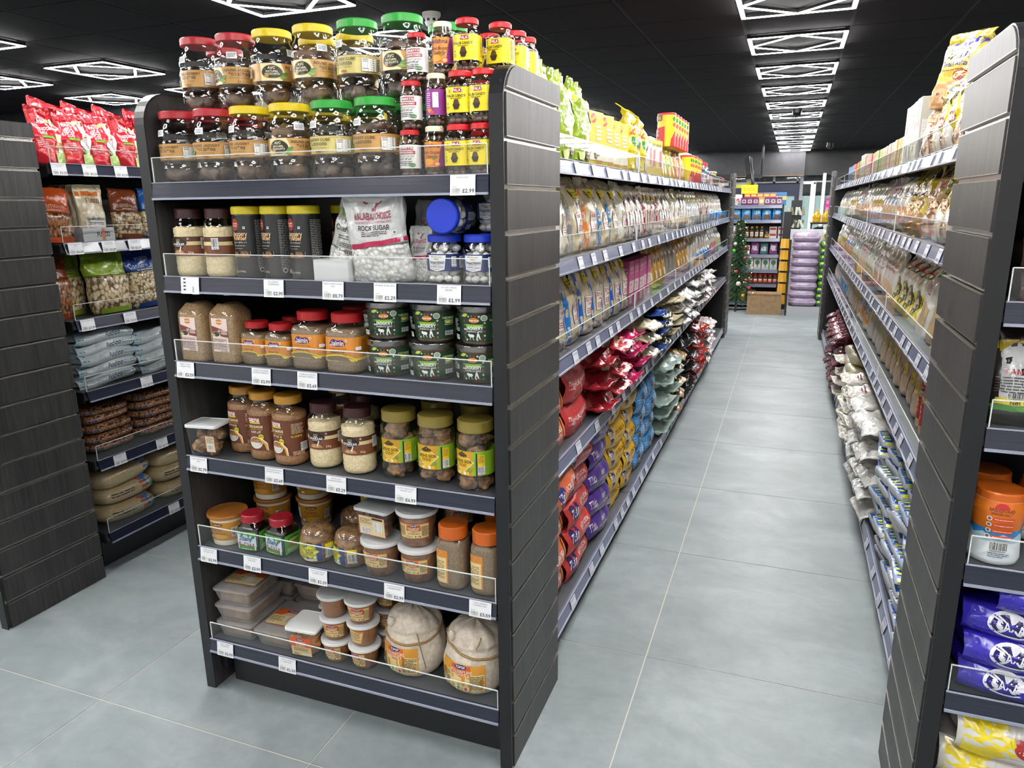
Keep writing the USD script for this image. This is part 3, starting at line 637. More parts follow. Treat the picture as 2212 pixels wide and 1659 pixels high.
# -- shelf 3
DJ = [(.040, 0, 5), (.046, .003, 5), (.0475, .01, 5), (.0475, .13, 5), (.046, .142, 4.5), (.036, .158, 3), (.018, .174, 2), (.012, .19, 2)]
DJP = [('r', 0, .082, .058, .094, '#ead3cb'), ('e', 0, .119, .013, .0075, '#d2872e'), ('t', 'Pandit Foods', 0, .119, .0035, '#fff', {'b': True}), ('p', [(-.029, .108), (.029, .094), (.029, .076), (-.029, .084)], '#7a3526'), ('t', 'DESI JAGGERY', .011, .0945, .0055, '#f7efe6', {'b': True, 'w': .033}), ('t', 'POWDER', .017, .0875, .0055, '#f7efe6', {'b': True, 'w': .021}), ('e', -.013, .084, .0155, .0085, '#f2eee6'), ('e', -.013, .085, .0135, .0068, '#4a2a1c'), ('e', -.022, .082, .0045, .0038, '#a8bf86'), ('l', -.019, .06, .016, .026, '#7a5a4e', 8), ('l', .008, .060, .034, .026, '#7a5a4e', 8), ('l', -.0, .044, .05, .004, '#333', 1), ('l', .012, .039, .026, .004, '#555', 1)]
jar('desi_pack', 'jaggery_powder_bottle', DJ, (.0125, .188, .006, '#d8d8d6'), DJP, (powder(DJ, .165, 5, .97, .006), TANP), rref=.056, nt=56)
def jaimin(s, small):
    w = .105 * s
    P = [('r', 0, .068 * s, .34 * s, .060 * s, '#e08e2a'), ('p', [(-.17 * s, .038 * s), (.17 * s, .038 * s), (.17 * s, .043 * s), (-.17 * s, .043 * s)], '#e8d81e')]
    for c in (-.004 * s, .17 * s):
        P += [('e', c, .082 * s, .026 * s, .0085 * s, '#3b2a86'), ('e', c - .012 * s, .084 * s, .011 * s, .0095 * s, '#3b2a86'), ('e', c + .013 * s, .083 * s, .011 * s, .0088 * s, '#3b2a86'), ('t', 'Jaimin', c, .082 * s, .0125 * s, '#8a1a2a', {'b': True, 'w': .046 * s}), ('t', 'Jaimin', c - .0006, .0826 * s, .0118 * s, '#f6efe6', {'b': True, 'w': .044 * s}), ('t', 'The Ethnic Taste of India', c, .069 * s, .0036 * s, '#4a2410', {'sh': .3}), ('t', "Kolhapur's Finest", c, .0595 * s, .0055 * s, '#2c1a10', {'b': True, 'w': .046 * s}), ('t', 'Jaggery Powder', c, .0515 * s, .0075 * s, '#e8d81e' if small else '#2c1a10', {'b': True, 'w': .058 * s}), ('r', c + .03 * s, .09 * s, .006 * s, .006 * s, '#f2f2f2'), ('e', c + .03 * s, .09 * s, .0018 * s, .0018 * s, '#2f8a3a'),
              ('p', [(c + .055 * s * math.cos(a), .036 * s + .018 * s * math.sin(a)) for a in np.linspace(0, math.pi, 14)], '#e8d81e'), ('p', [(c + .05 * s * math.cos(a), .0355 * s + .0150 * s * math.sin(a)) for a in np.linspace(0, math.pi, 14)], '#75603f')]
    return P + [('r', .054 * s, .07 * s, .014 * s, .009 * s, '#f0f0f0'), ('l', .072 * s, .07 * s, .02 * s, .044 * s, '#7a4a10', 12), ('l', -.075 * s, .07 * s, .03 * s, .044 * s, '#7a4a10', 12)]
def JM(s): return [(.040 * s, 0, 3.5), (.049 * s, .004 * s, 3.8), (.052 * s, .012 * s, 4), (.052 * s, .034 * s, 4), (.0505 * s, .037 * s, 4), (.0505 * s, .099 * s, 4), (.052 * s, .102 * s, 4), (.0505 * s, .113 * s, 3.6), (.044 * s, .125 * s, 2.6), (.038 * s, .132 * s), (.037 * s, .14 * s)]
for key, s in (('jaimin_s', .76), ('jaimin_l', 1.0)):
    jar(key, 'jaggery_powder_jar', JM(s), (.0415 * s, .133 * s, .024 * s, '#b5191f', 0), jaimin(s, s < 1), (powder(JM(s), .116 * s, 8, .97, .006), GREYP), rref=.06 * s, nt=56)

def tub(key, name, r0, r1, h, prints, contents, lidcol=None, body=PET, lidh=.012, lid_mat=None, rref=None, band=True):
    """a round tub wider at the top with a press-on lid"""
    k = kind(key, name); pr = [(r0 * .96, 0), (r0, .002)] + [(r0 + (r1 - r0) * t, .002 + (h - .002) * t) for t in (.15, .3, .45, .6, .75, .9, 1)]
    s = lathe(pr, 44, rref or (r0 + r1) / 2); part(k, 'body', s.mesh(), body, 50)
    L = [(r1 + .002, h - lidh * .75), (r1 + .0045, h - lidh * .7), (r1 + .005, h - .001), (r1 + .0035, h + .002), (r1 + .0005, h + .0024), (r1 - .003, h + .0012), (r1 - .006, h + .0006), (.001, h + .0008)]
    part(k, 'lid', lathe(L, 44).mesh(), lid_mat or LIDM, 40, C(lidcol or '#fff'))
    if contents: part(k, 'contents', contents[0], contents[1], True)
    if prints: label_part(k, s, prints)
    return k
FR = pane_mat('clear_tub_lid', (.9, .91, .91), 1.5, .18, .16)
GT = [('r', 0, .043, .36, .066, '#21402c')]
for c in (0, .165, -.165):
    fr = []
    for i in range(22):
        t = i / 22 * 4; e = int(t); f = t - e; x, y = [(-.024 + .048 * f, .0715), (.024, .0715 - .056 * f), (.024 - .048 * f, .0155), (-.024, .0155 + .056 * f)][e]
        fr.append(('e', c + x, y, .0024, .0024, ('#b5342c', '#d9d2b8', '#4e8a3a')[i % 3]))
    GT += fr + [('e', c, .063, .0115, .0065, '#d2822e'), ('t', 'Desi Gud', c, .063, .0036, '#fff', {'b': True}), ('leaf', c - .03, .072, .018, 20, '#b7cf4a'), ('e', c + .022, .069, .0075, .0075, '#d8dcd4'), ('e', c + .022, .069, .006, .006, '#8fa38c'), ('p', [(c - .021, .054), (c + .021, .054), (c + .016, .046), (c, .0425), (c - .016, .046)], '#7fb52e'), ('t', 'JAGGERY', c, .0445, .0085, '#ffffff', {'b': True, 'w': .040}), ('t', 'CHEMICAL FREE', c, .0365, .0034, '#e6e6da', {'b': True}),
               ('e', c - .006, .026, .0065, .004, '#eee'), ('p', [(c - .014, .03), (c - .010, .032), (c - .010, .025), (c - .014, .026)], '#eee'), ('r', c - .009, .021, .0014, .007, '#eee'), ('r', c - .002, .021, .0014, .007, '#eee'), ('e', c + .009, .0345, .0016, .0018, '#eee'), ('p', [(c + .007, .032), (c + .011, .032), (c + .0145, .018), (c + .012, .018), (c + .009, .026), (c + .007, .018), (c + .0045, .018)], '#eee'),
               ('l', c + .05, .056, .022, .022, '#b9c6b4', 6), ('t', 'NATURAL', c + .047, .064, .0042, '#c9d24a', {'b': True}), ('p', [(c + .038, .056), (c + .056, .056), (c + .05, .05), (c + .044, .05)], '#c9d24a'), ('b', c + .05, .026, .02, .011), ('l', c - .05, .05, .022, .03, '#b9c6b4', 9), ('r', c - .048, .02, .018, .012, '#e6e6e2'), ('l', c - .048, .02, .014, .008, '#333', 3)]
tub('green_tub', 'jaggery_tub', .050, .056, .094, GT, (lathe([(.001, .004), (.047, .004), (.051, .06), (.05, .075), (.001, .078)], 32).mesh(), LUMPM), body=PET, lid_mat=FR, lidh=.018)

# -- shelf 4
def boxtub(key, name, w, d, h, prints, contents, top_print=None, lidcol='#e4e6e4', flare=.86, lid_mat=None, body=None, lidh=.008):
    """a rectangular food box with a rimmed lid"""
    k = kind(key, name)
    def rr(a, b, r): return np.array([(sx * (a - r) + r * math.cos(t), sy * (b - r) + r * math.sin(t)) for sx, sy, t0 in ((-1, 1, 90), (-1, -1, 180), (1, -1, 270), (1, 1, 0)) for t in np.radians(np.linspace(t0, t0 + 90, 6))])
    def lay(f, z, r=.012): q = rr(w / 2 * f, d / 2 * f if f < 1 else d / 2 + (f - 1) * w / 2, r); return np.column_stack([q, np.full(len(q), z)])
    part(k, 'body', grid_mesh(np.array([lay(flare * .97, 0), lay(flare, .003), lay(.97, h - lidh)])), body or MILKY, 40)
    part(k, 'lid', grid_mesh(np.array([lay(.985, h - lidh), lay(1.0, h - lidh), lay(1.0, h - .001), lay(.985, h), lay(.93, h), lay(.91, h - .0015), lay(.1, h - .0015, .002)])), lid_mat or LIDM, 30, C(lidcol))
    if contents is not None: part(k, 'contents', contents[0], contents[1], True)
    y = -d / 2 * (flare + (.97 - flare) * .5); sl = d / 2 * (.97 - flare) / (h - lidh)
    if prints: label_part(k, Flat((0, -d / 2 * flare - .0006, 0), (1, 0, 0), (0, -sl, 1)), prints)
    if top_print: label_part(k, Flat((0, 0, h + .0002), (1, 0, 0), (0, 1, 0)), top_print, 'lid_label')
    return k
def chunks(seed, w, d, h, n, mat_, s=.018):
    rg = random.Random(seed); out = []
    for i in range(n):
        m = rbx(-s, s, -s * .8, s * .8, -s * .7, s * .7, .003); m = moved(m, matrix((rg.uniform(-w, w), rg.uniform(-d, d), s + rg.uniform(0, h - 1.6 * s)), rg.uniform(0, 360), rg.uniform(-40, 40), rg.uniform(-40, 40), rg.uniform(.8, 1.15))); out.append(m)
    return cat(*out), mat_
boxtub('gor_box', 'jaggery_piece_tub', .105, .085, .098, [('r', .03, .043, .03, .05, '#d9522c'), ('r', .03, .043, .027, .047, '#d8cfae'), ('l', .03, .055, .022, .018, '#444', 5), ('b', .03, .032, .018, .018)], chunks(4, .028, .02, .075, 20, LUMPL, .017), body=PET, lidcol='#dfe3e4')
SP = [(.036, 0, 2.2), (.044, .004, 2.3), (.0472, .014, 2.3), (.0472, .028, 2.3), (.046, .032, 2.3), (.046, .136, 2.3), (.0472, .140, 2.3), (.046, .152, 2.2), (.041, .166), (.0375, .172), (.0365, .182)]
def sapna(turn):
    P = [('r', 0, .084, .3, .102, '#6e3a20')]
    for c in (turn, turn + .15):
        P += [('r', c - .004, .1245, .034, .0145, '#8e1f22'), ('t', 'sapna', c - .004, .1245, .0125, '#ffffff', {'b': True, 'w': .036}), ('r', c - .002, .1145, .036, .0042, '#e5c81e'), ('t', 'DESI SHAKKAR', c, .1035, .0072, '#f6ead0', {'b': True, 'w': .045}), ('t', 'JAGGERY POWDER', c + .003, .0955, .003, '#e5c81e'), ('g', c, .0875, .034, .007, '#f2e8d8', 5),
              ('e', c - .002, .056, .021, .018, '#e9e2d6'), ('e', c - .002, .058, .0185, .0135, '#6e3a20'), ('heap', c - .002, .056, .034, .015, '#a06c34', '#c59350'), ('p', [(c - .019, .057), (c + .015, .057), (c + .009, .042), (c - .013, .042)], '#d9d6cf'), ('e', c + .016, .0745, .008, .008, '#d8d21e'), ('t', '100%', c + .016, .0755, .004, '#2f6a2a', {'b': True}),
              ('p', [(c + .01, .066), (c + .024, .052), (c + .028, .034), (c + .032, .034), (c + .029, .054), (c + .014, .07)], '#e6a63a'), ('p', [(c + .014, .07), (c + .029, .054), (c + .032, .034), (c + .034, .034), (c + .032, .056), (c + .017, .072)], '#f0e6d4')]
    return P + [('l', turn + .06, .112, .03, .03, '#e0c9a6', 8), ('t', "ALIZA'S", turn + .056, .09, .005, '#e5c81e', {'b': True}), ('b', turn + .075, .058, .022, .024), ('l', turn + .06, .041, .03, .012, '#e0c9a6', 4), ('l', turn - .062, .09, .03, .06, '#e0c9a6', 14)]
for i, t in enumerate((-.018, 0, -.012)): jar(f'sapna_{i}', 'brown_sugar_jar', SP, (.0385, .178, .0235, '#c08a2e', 0), sapna(t), (powder(SP, .150, 11, .965, .006), BROWNP), rref=.047, lid_mat=attr_mat('gold_lid', .28, coat=.3))
GO = [(.038, 0), (.045, .004), (.0495, .013), (.051, .03), (.049, .044), (.0485, .048), (.0485, .114), (.0495, .118), (.051, .13), (.049, .145), (.044, .155), (.043, .166)]
def gor(turn):
    P = [('r', 0, .081, .29, .064, '#8dbb2e'), ('r', turn, .081, .062, .064, '#d09a1e'), ('p', [(turn - .034, .084), (turn, .108), (turn + .034, .084), (turn, .054)], '#f2ead0'), ('p', [(turn - .0315, .084), (turn, .106), (turn + .0315, .084), (turn, .056)], '#e9bd20'), ('p', [(turn - .015, .103), (turn - .010, .098), (turn + .010, .098), (turn + .015, .103), (turn + .006, .108), (turn, .112), (turn - .006, .108)], '#4a3a10'), ('t', 'FUDCO', turn, .1, .0062, '#33240c', {'b': True, 'w': .03}), ('t', 'DESHI GOR', turn, .0862, .0078, '#1f2a14', {'b': True, 'w': .054}), ('l', turn, .076, .028, .009, '#3c3410', 3), ('e', turn + .022, .0655, .006, .006, '#6fa23a'), ('t', '1 kg e', turn - .021, .0645, .0038, '#f2ead0')]
    P += [('r', turn + (i - 2) * .009, .056, .0075, .008, c) for i, c in enumerate(('#e9bd20', '#e8e2c8', '#e9bd20', '#e8e2c8', '#e9bd20'))]
    for s in (-1, 1): P += [('leaf', turn + s * .046, .06 + .017 * i, .014, 50 * (i % 3) + 20, '#7aa824') for i in range(3)]
    return P + [('r', turn + .052, .088, .018, .036, '#e5c01e'), ('l', turn + .052, .094, .014, .02, '#5a4a10', 6), ('b', turn + .052, .065, .018, .022), ('r', turn + .0405, .081, .0035, .06, '#26241c'), ('r', turn - .052, .088, .02, .03, '#e5c01e'), ('l', turn - .052, .088, .016, .022, '#5a4a10', 6)]
for i, t in enumerate((-.006, -.008, -.024)): jar(f'gor_{i}', 'jaggery_lump_jar', GO, (.0458, .158, .0295, '#8a7a34', 1), gor(t), (lumps(140 + i, .0482, .003, .156, .0265, .42, 1, 3, fr=2.1), LUMPL), lid_mat=attr_mat('gold_lid', .28, coat=.3))

# -- shelf 5
AM = [('r', 0, .048, .3, .06, '#c48a2a'), ('e', -.0, .07, .018, .0055, '#6a2b1e'), ('t', 'Ashoka', 0, .07, .005, '#f0dcb0', {'b': True}), ('g', -.003, .054, .04, .009, '#8a2f1c', 6), ('l', 0, .042, .05, .006, '#8a5a14', 2), ('e', .005, .031, .024, .008, '#d9a23a'), ('b', .052, .045, .022, .03), ('n', -.055, .05, .03, .036), ('r', -.028, .028, .012, .008, '#f0f0ec')]
AMB = plain('white_tub_plastic', '#d8d3c4', .35)
tub('amber_tub', 'jaggery_tub', .048, .0555, .096, AM, None, lidcol='#a8692a', body=AMB, lidh=.012)
ZS_ = [(.034, 0, 4.5), (.038, .003, 5), (.040, .01, 5), (.040, .068, 5), (.0385, .078, 4), (.033, .088, 2.6), (.0325, .096, 2)]
def zil(): return [('r', 0, .037, .068, .058, '#cfe4f0'), ('p', [(-.034, .008), (.034, .008), (.034, .02), (-.034, .026)], '#4a9a3a'), ('p', [(-.034, .058), (.034, .053), (.034, .066), (-.034, .066)], '#58b04a'), ('leaf', -.02, .05, .018, 50, '#2f7a34'), ('leaf', .012, .048, .02, 100, '#2f7a34'), ('leaf', .02, .046, .018, 40, '#3f8a3a'), ('t', 'Zilany', 0, .0445, .0125, '#1e2f7a', {'b': True, 'w': .05, 'sh': .15}), ('g', 0, .026, .056, .0135, '#c8242c', 6), ('l', 0, .012, .04, .005, '#e8f0d8', 1)]
k = jar('zilany', 'date_molasses_jar', ZS_, (.0335, .089, .024, '#a3182a', 0), zil(), (lathe([(q[0] * .96, q[1] + .001, *q[2:]) for q in ZS_[:-2]] + [(.001, .084)], 40).mesh(), DARKM), rref=.0475, nt=56)
label_part(KINDS['zilany'][0], Flat((.0408, 0, 0), (0, 1, 0), (0, 0, 1)), [('r', 0, .037, .066, .058, '#57a83c'), ('e', .004, .05, .024, .010, '#2f7a2a'), ('t', 'Jaggery', .004, .05, .008, '#f0e060', {'b': True, 'sh': .2}), ('t', 'Date', .0, .034, .010, '#d8301e', {'b': True}), ('l', 0, .02, .05, .012, '#e8f0d8', 3)], 'side_label')
def lens_bag(name_key): pass
LB = [(.034, 0), (.046, .008), (.0505, .025), (.051, .055), (.049, .08), (.042, .096), (.028, .107), (.008, .111)]
def lb(turn): return [('r', turn, .040, .082, .052, '#2a3a86'), ('r', turn - .005, .040, .060, .052, '#a8b52a'), ('r', turn - .032, .04, .018, .044, '#e0cc1e'), ('l', turn - .032, .04, .014, .036, '#5a5210', 9), ('p', [(turn - .02, .044), (turn + .006, .062), (turn + .034, .044), (turn + .006, .024)], '#e8dc2a'), ('p', [(turn - .008, .063), (turn + .02, .063), (turn + .014, .07), (turn, .07)], '#4a3a10'), ('t', 'KOLHAPURI', turn + .006, .049, .0056, '#222', {'b': True, 'w': .036}), ('t', 'GOR', turn + .006, .041, .0075, '#222', {'b': True}), ('l', turn + .006, .034, .024, .006, '#444', 2), ('e', turn + .02, .026, .004, .004, '#f2f2ec'), ('r', turn + .006, .018, .04, .006, '#e8e6d0'), ('b', turn + .062, .036, .026, .03), ('r', turn + .062, .057, .026, .012, '#e0cc1e')]
for i, t in enumerate((0, -.034)):
    k = kind(f'gorblock_{i}', 'jaggery_block'); s = lathe(LB, 40, .05); s.P *= 1 + (meshkit.fbm(s.P * 40 + i, 3, i)[..., None] - .5) * .05
    part(k, 'block', s.mesh(), LUMPL, True); w = Surf(s.P * [1.03, 1.03, 1.015], s.v, rref=.051); w.P += (meshkit.fbm(s.P * 60, 2, 9)[..., None] - .5) * .006; part(k, 'wrap', w.mesh(), CLEAR, True)
    label_part(k, w, lb(t), off=.0012)
def topop(t, h=.05, r=.05, title=('KOLHAPURI', 'JAGGERY'), w=.086):
    return [('r', t, h, w, .044, '#d9742a'), ('r', t, h - .0008, w - .003, .040, '#e3c98a'), ('p', [(t - .018, h + .018), (t + .018, h + .018), (t + .02, h + .002), (t, h - .003), (t - .02, h + .002)], '#c8542a'), ('e', t, h + .0155, .0105, .0038, '#1d2a6b'), ('t', 'TOPOP', t, h + .0155, .0036, '#fff', {'b': True}), ('t', title[0], t, h + .0085, .0048, '#f6e6c0', {'b': True, 'w': .031}), ('t', title[1], t, h + .003, .0048, '#f6e6c0', {'b': True, 'w': .027}), ('l', t - w * .37, h, w * .2, .03, '#5a4a26', 9), ('l', t + w * .36, h, w * .22, .03, '#5a4a26', 9), ('l', t, h - .0065, .03, .004, '#5a4a26', 1), ('t', '900g e', t - .012, h - .0145, .0038, '#3c2c14', {'b': True}), ('r', t + .011, h - .0145, .022, .0062, '#dfe8c8'), ('e', t + .005, h - .0145, .0026, .0026, '#4f9a3a'), ('e', t + .011, h - .0145, .0026, .0026, '#d8a020'), ('e', t + .017, h - .0145, .0026, .0026, '#c8382a')]
def tubfill(r0, r1, h, seed): return (lathe([(.001, .004), (r0 * .93, .004), (r0 * .95 + (r1 - r0) * .5, h * .5), (r1 * .93, h * .84), (r1 * .6, h * .86), (.001, h * .85)], 32).mesh())
for i, t in enumerate((-.006, .014, -.002)): tub(f'topop_{i}', 'jaggery_tub', .047, .054, .1, topop(t, .052), (tubfill(.047, .054, .1, i), noisy('mid_brown_jaggery', '#6b4630', '#8f6446', 40, .6, bump=.003)), lidcol='#d4d6d6')
boxtub('cube_box', 'jaggery_cube_box', .115, .09, .092, [('r', .006, .045, .088, .058, '#d9622c'), ('r', .006, .045, .084, .054, '#e0cc9a'), ('l', -.014, .058, .04, .018, '#5a4a30', 5), ('r', .026, .068, .036, .006, '#26221c'), ('n', .026, .045, .03, .03), ('b', -.016, .03, .03, .018)], chunks(7, .032, .02, .07, 24, LUMPM, .017), body=PET, lidcol='#cfd2d2')
OR = [(.036, 0, 2.6), (.041, .004, 2.8), (.043, .012, 3), (.043, .125, 3), (.0415, .136, 2.6), (.036, .147, 2.1), (.0355, .152)]
ORP = [('r', -.026, .068, .052, .094, '#d98a3a'), ('r', -.028, .058, .046, .072, '#e6cf94'), ('l', -.028, .07, .034, .03, '#4a3a26', 8), ('l', -.028, .042, .034, .018, '#4a3a26', 5)] + [('e', -.046 + .009 * i, .108 - .006 * (i % 2), .0016, .0016, '#c8702a') for i in range(5)]
jar('orange_jar', 'jaggery_powder_jar', OR, (.0395, .143, .036, '#d9691c', 1), ORP, (powder(OR, .138, 14, .97, .003), GREYP), rref=.047)

# -- shelf 6
TOPL = [('r', 0, -.002, .118, .086, '#d9622c'), ('r', 0, -.018, .114, .05, '#e3cf96'), ('e', .0, .03, .022, .0075, '#1d2a6b'), ('t', 'TOPOP', 0, .03, .0065, '#fff', {'b': True}), ('t', 'DESHI', 0, .0195, .0075, '#f2e2c0', {'b': True}), ('t', 'JAGGERY', 0, .0105, .0085, '#f2e2c0', {'b': True}), ('l', -.03, -.014, .045, .028, '#5a4a30', 6), ('n', .018, -.014, .03, .026), ('b', .043, -.03, .02, .014), ('r', -.038, -.036, .03, .006, '#dfe8c8'), ('e', -.046, -.036, .0026, .0026, '#4f9a3a'), ('e', -.038, -.036, .0026, .0026, '#d8a020'), ('e', -.03, -.036, .0026, .0026, '#c8382a')]
JT = noisy('pale_jaggery_block', '#6b5240', '#98795c', 40, .6, bump=.003)
boxtub('tray_top', 'jaggery_tray', .135, .18, .056, None, (rbx(-.054, .054, -.074, .074, .004, .046, .008), JT), TOPL, flare=.84, lid_mat=MILKY, lidh=.006)
boxtub('tray', 'jaggery_tray', .135, .18, .056, None, (rbx(-.054, .054, -.074, .074, .004, .046, .008), JT), None, flare=.84, lid_mat=MILKY, lidh=.006)
CUB = [('r', 0, .042, .07, .062, '#d2562e'), ('r', 0, .027, .066, .03, '#e3c98a'), ('e', -.002, .066, .013, .0045, '#1d2a6b'), ('t', 'TOPOP', -.002, .066, .004, '#fff', {'b': True}), ('t', 'JAGGERY', -.002, .057, .0065, '#f6e6c0', {'b': True}), ('t', 'CUBES', -.002, .049, .0065, '#f6e6c0', {'b': True}), ('l', 0, .034, .05, .012, '#5a4a26', 4), ('t', '450g', -.018, .018, .005, '#2c1c10', {'b': True}), ('r', .015, .018, .026, .007, '#dfe8c8')]
boxtub('cubes', 'jaggery_cube_box', .108, .108, .1, CUB, chunks(9, .03, .03, .08, 26, noisy('orange_jaggery', '#94602f', '#b98248', 30, .5, bump=.004), .018), body=PET, lidcol='#e6e8e6', flare=.84)
SMJ = noisy('soft_brown_jaggery', '#7a4a26', '#94602f', 18, .45)
for i, t in enumerate((-.004, .01)): tub(f'small_tub_{i}', 'jaggery_tub', .036, .044, .07, [(*q[:1], *q[1:]) for q in topop(t, .036, .04, w=.07)], (tubfill(.036, .044, .072, i), SMJ), lidcol='#d9dbda', lidh=.009)
tub('small_tub_plain', 'jaggery_tub', .036, .044, .07, None, (tubfill(.036, .044, .072, 7), SMJ), lidcol='#c9cccb', lidh=.009)
k = tub('small_tub_back', 'jaggery_tub', .036, .044, .07, [('p', [(-.028, .014), (.014, .014), (.024, .058), (-.028, .058)], '#d9742a'), ('p', [(-.026, .016), (.012, .016), (.02, .05), (-.026, .056)], '#e3c98a'), ('l', -.004, .036, .034, .03, '#5a4a26', 8)], (tubfill(.036, .044, .072, 8), SMJ), lidcol='#d9dbda', lidh=.009)
# cloth sacks tied with rope
CLOTH = noisy('undyed_cotton_cloth', '#b9ad9c', '#cfc4b4', 90, .85, bump=.0012)
ROPE = noisy('jute_rope', '#7d6440', '#a88a5c', 200, .9, bump=.003, stretch=(1, 1, 3))
def clothsack(key, seed):
    k = kind(key, 'cloth_sack'); prof = [(.05, 0), (.075, .006), (.089, .03), (.092, .065), (.089, .10), (.083, .128), (.078, .138), (.081, .150), (.072, .172), (.052, .190), (.025, .197), (.004, .198)]
    zz = np.linspace(0, 1, 40); pi = np.interp(zz, np.linspace(0, 1, len(prof)), [q[0] for q in prof]); zi = np.interp(zz, np.linspace(0, 1, len(prof)), [q[1] for q in prof])
    s = lathe(list(zip(pi, zi)), 72, .09)
    th = np.arctan2(s.P[..., 1], s.P[..., 0]); n = meshkit.fbm(np.stack([np.cos(th) * 2, np.sin(th) * 2, s.P[..., 2] * 14], -1) + seed, 4, seed)
    fold = np.abs(np.sin(th * 5.5 + 3 * n + seed)) ** 3 * np.clip((s.P[..., 2] - .09) / .1, 0, 1)
    s.P[..., :2] *= (1 + (n - .5) * .16 - .07 * fold)[..., None]; s.P[..., 2] += (n - .5) * .02 * np.clip(s.P[..., 2] / .1, 0, 1)
    s = Surf(s.P, s.v, rref=.09); part(k, 'cloth', s.mesh(), CLOTH, True)
    t = np.linspace(-3.1, 3.1, 60) * .0899; P, N = s.at(t, .134 + .018 * np.cos(t / .09 + seed)); part(k, 'rope', tube(P + N * .002, .0034, 6), ROPE, True)
    t = np.linspace(-.03, .05, 14); P, N = s.at(np.array([.045 + .02 * x for x in np.linspace(0, 1, 14)]), np.linspace(.145, .04, 14) if seed == 3 else np.linspace(.15, .175, 14)); part(k, 'string', tube(P + N * .003, .0016, 5), ROPE, True)
    kx = blob((.012, .010, .016), seed, .4); P, N = s.at(np.array([-.05]), np.array([.165])); kx.apply_translation(P[0] + N[0] * .004); part(k, 'cloth_knot', kx, CLOTH, True)
    x = -.02 if seed == 3 else .0; L = [('r', x, .048, .11, .064, '#d9962c'), ('r', x, .038, .104, .044, '#e6cf92'), ('p', [(x - .022, .078), (x + .022, .078), (x + .022, .058), (x, .052), (x - .022, .058)], '#cf5c2a'), ('e', x, .0745, .014, .005, '#1d2a6b'), ('t', 'TOPOP', x, .0745, .0045, '#fff', {'b': True}), ('t', 'KOLHAPURI', x, .0655, .0062, '#f6e6c0', {'b': True}), ('t', 'JAGGERY', x, .0585, .0062, '#f6e6c0', {'b': True}), ('l', x + .036, .042, .03, .034, '#5a4a26', 9), ('l', x - .038, .044, .024, .03, '#5a4a26', 7), ('b', x - .045, .028, .012, .016), ('r', x + .004, .028, .03, .009, '#dfe8c8'), ('e', x - .005, .028, .0035, .0035, '#4f9a3a'), ('e', x + .004, .028, .0035, .0035, '#d8a020'), ('e', x + .013, .028, .0035, .0035, '#c8382a'), ('t', '5kg', x - .02, .024, .006, '#2c1c10', {'b': True})]
    def up_(i):
        m = lambda x, y: (x * 1.27, (y - .016) * 1.3 + .022)
        if i[0] == 'p': return ('p', [m(*q) for q in i[1]], i[2])
        if i[0] == 't': return ('t', i[1], *m(i[2], i[3]), i[4] * 1.3, *i[5:])
        return (i[0], *m(i[1], i[2]), i[3] * 1.27, i[4] * 1.3, *i[5:])
    label_part(k, s, [up_(i) for i in L], off=.003, step=.0003)
clothsack('clothsack_0', 3); clothsack('clothsack_1', 8)
# ------------------------------------------------------------------ bags, sacks, cartons
BAGH = {}
def bag(key, name, w, h, d, col, prints=(), m=None, flange=.028, bend=.35, seed=0, p=2.4, low=None, wrinkle=1.0, split=.55, neck=1.0, fold=0.0, label_name='print', film_col=None, nt=40, nv=20):
    """upright film bag facing -y, seam at the top. low = material of the lower, see-through part up to 'split'"""
    k = kind(key, name); BAGH[key] = h + flange; th = ring(nt); cx, sy = sup(th, p); rows = []; V = []; A = []
    for i in range(nv + 1):
        t = i / nv; b = d / 2 * min(1, .72 + .28 * (t / .16) ** .6 if t < .16 else 1) * max(.02, 1 - max(0, (t - .45) / .55) ** 2.2)
        a = w / 2 * (.93 + .07 * min(1, t / .1)) * (1 - .035 * math.sin(math.pi * t)) * (neck + (1 - neck) * (1 - t) ** .5 if t > .5 else 1)
        P = np.stack([a * cx, b * sy, np.full(nt, h * t)], 1); rows.append(P); V.append(h * t); A.append(a)
    for i in range(1, 5):
        t = i / 4; a = w / 2 * neck; y = bend * flange * t * t * (1 if seed % 2 else -.4)
        rows.append(np.stack([a * cx * (1 + .012 * (i % 2)), .0012 * sy + y + fold * .004 * np.sin(cx * 9 + seed), np.full(nt, h + flange * t * (1 - .25 * abs(bend)))], 1)); V.append(h + flange * t); A.append(a)
    P = np.array(rows); q = P * [24, 24, 18] + seed * 3.1
    n1 = meshkit.fbm(q, 3, seed) - .5; n2 = meshkit.noise(P * [60, 60, 22] + seed, seed) - .5
    t = (P[..., 2] / h).clip(0, 1); amp = wrinkle * (.010 + .012 * t * t) * (d / .09) * np.where(np.arange(len(rows))[:, None] > nv, .25, 1)
    pl = np.sin(np.linspace(0, 1, nt)[None] * 55 + seed + 4 * n1) * .0022 * wrinkle * np.clip((t - .62) / .3, 0, 1)
    P[..., 1] += (n1 * 2 * amp + n2 * .006 * wrinkle) * np.sign(P[..., 1]) + pl; P[..., 0] += n1 * .012 * wrinkle * (cx * 1.0)[None]; P[1:, :, 2] += (n2[1:] * .006 + n1[1:] * .012 * t[1:] ** 2) * wrinkle
    P[..., 2] = np.maximum(P[..., 2], 0)
    s = Surf(P, V, np.array(A), p)
    if low is None: part(k, 'body', s.mesh(), m or FILM, True, C(col))
    else:
        j = int(split * nv) + 1
        lo = grid_mesh(P[:j + 1]); part(k, 'contents', lo, low, True); part(k, 'header', grid_mesh(P[j:]), m or FILM, True, C(col))
    if prints: label_part(k, s, prints, label_name, m or FILM, off=.0007, step=.0003, size=.03)
    return k

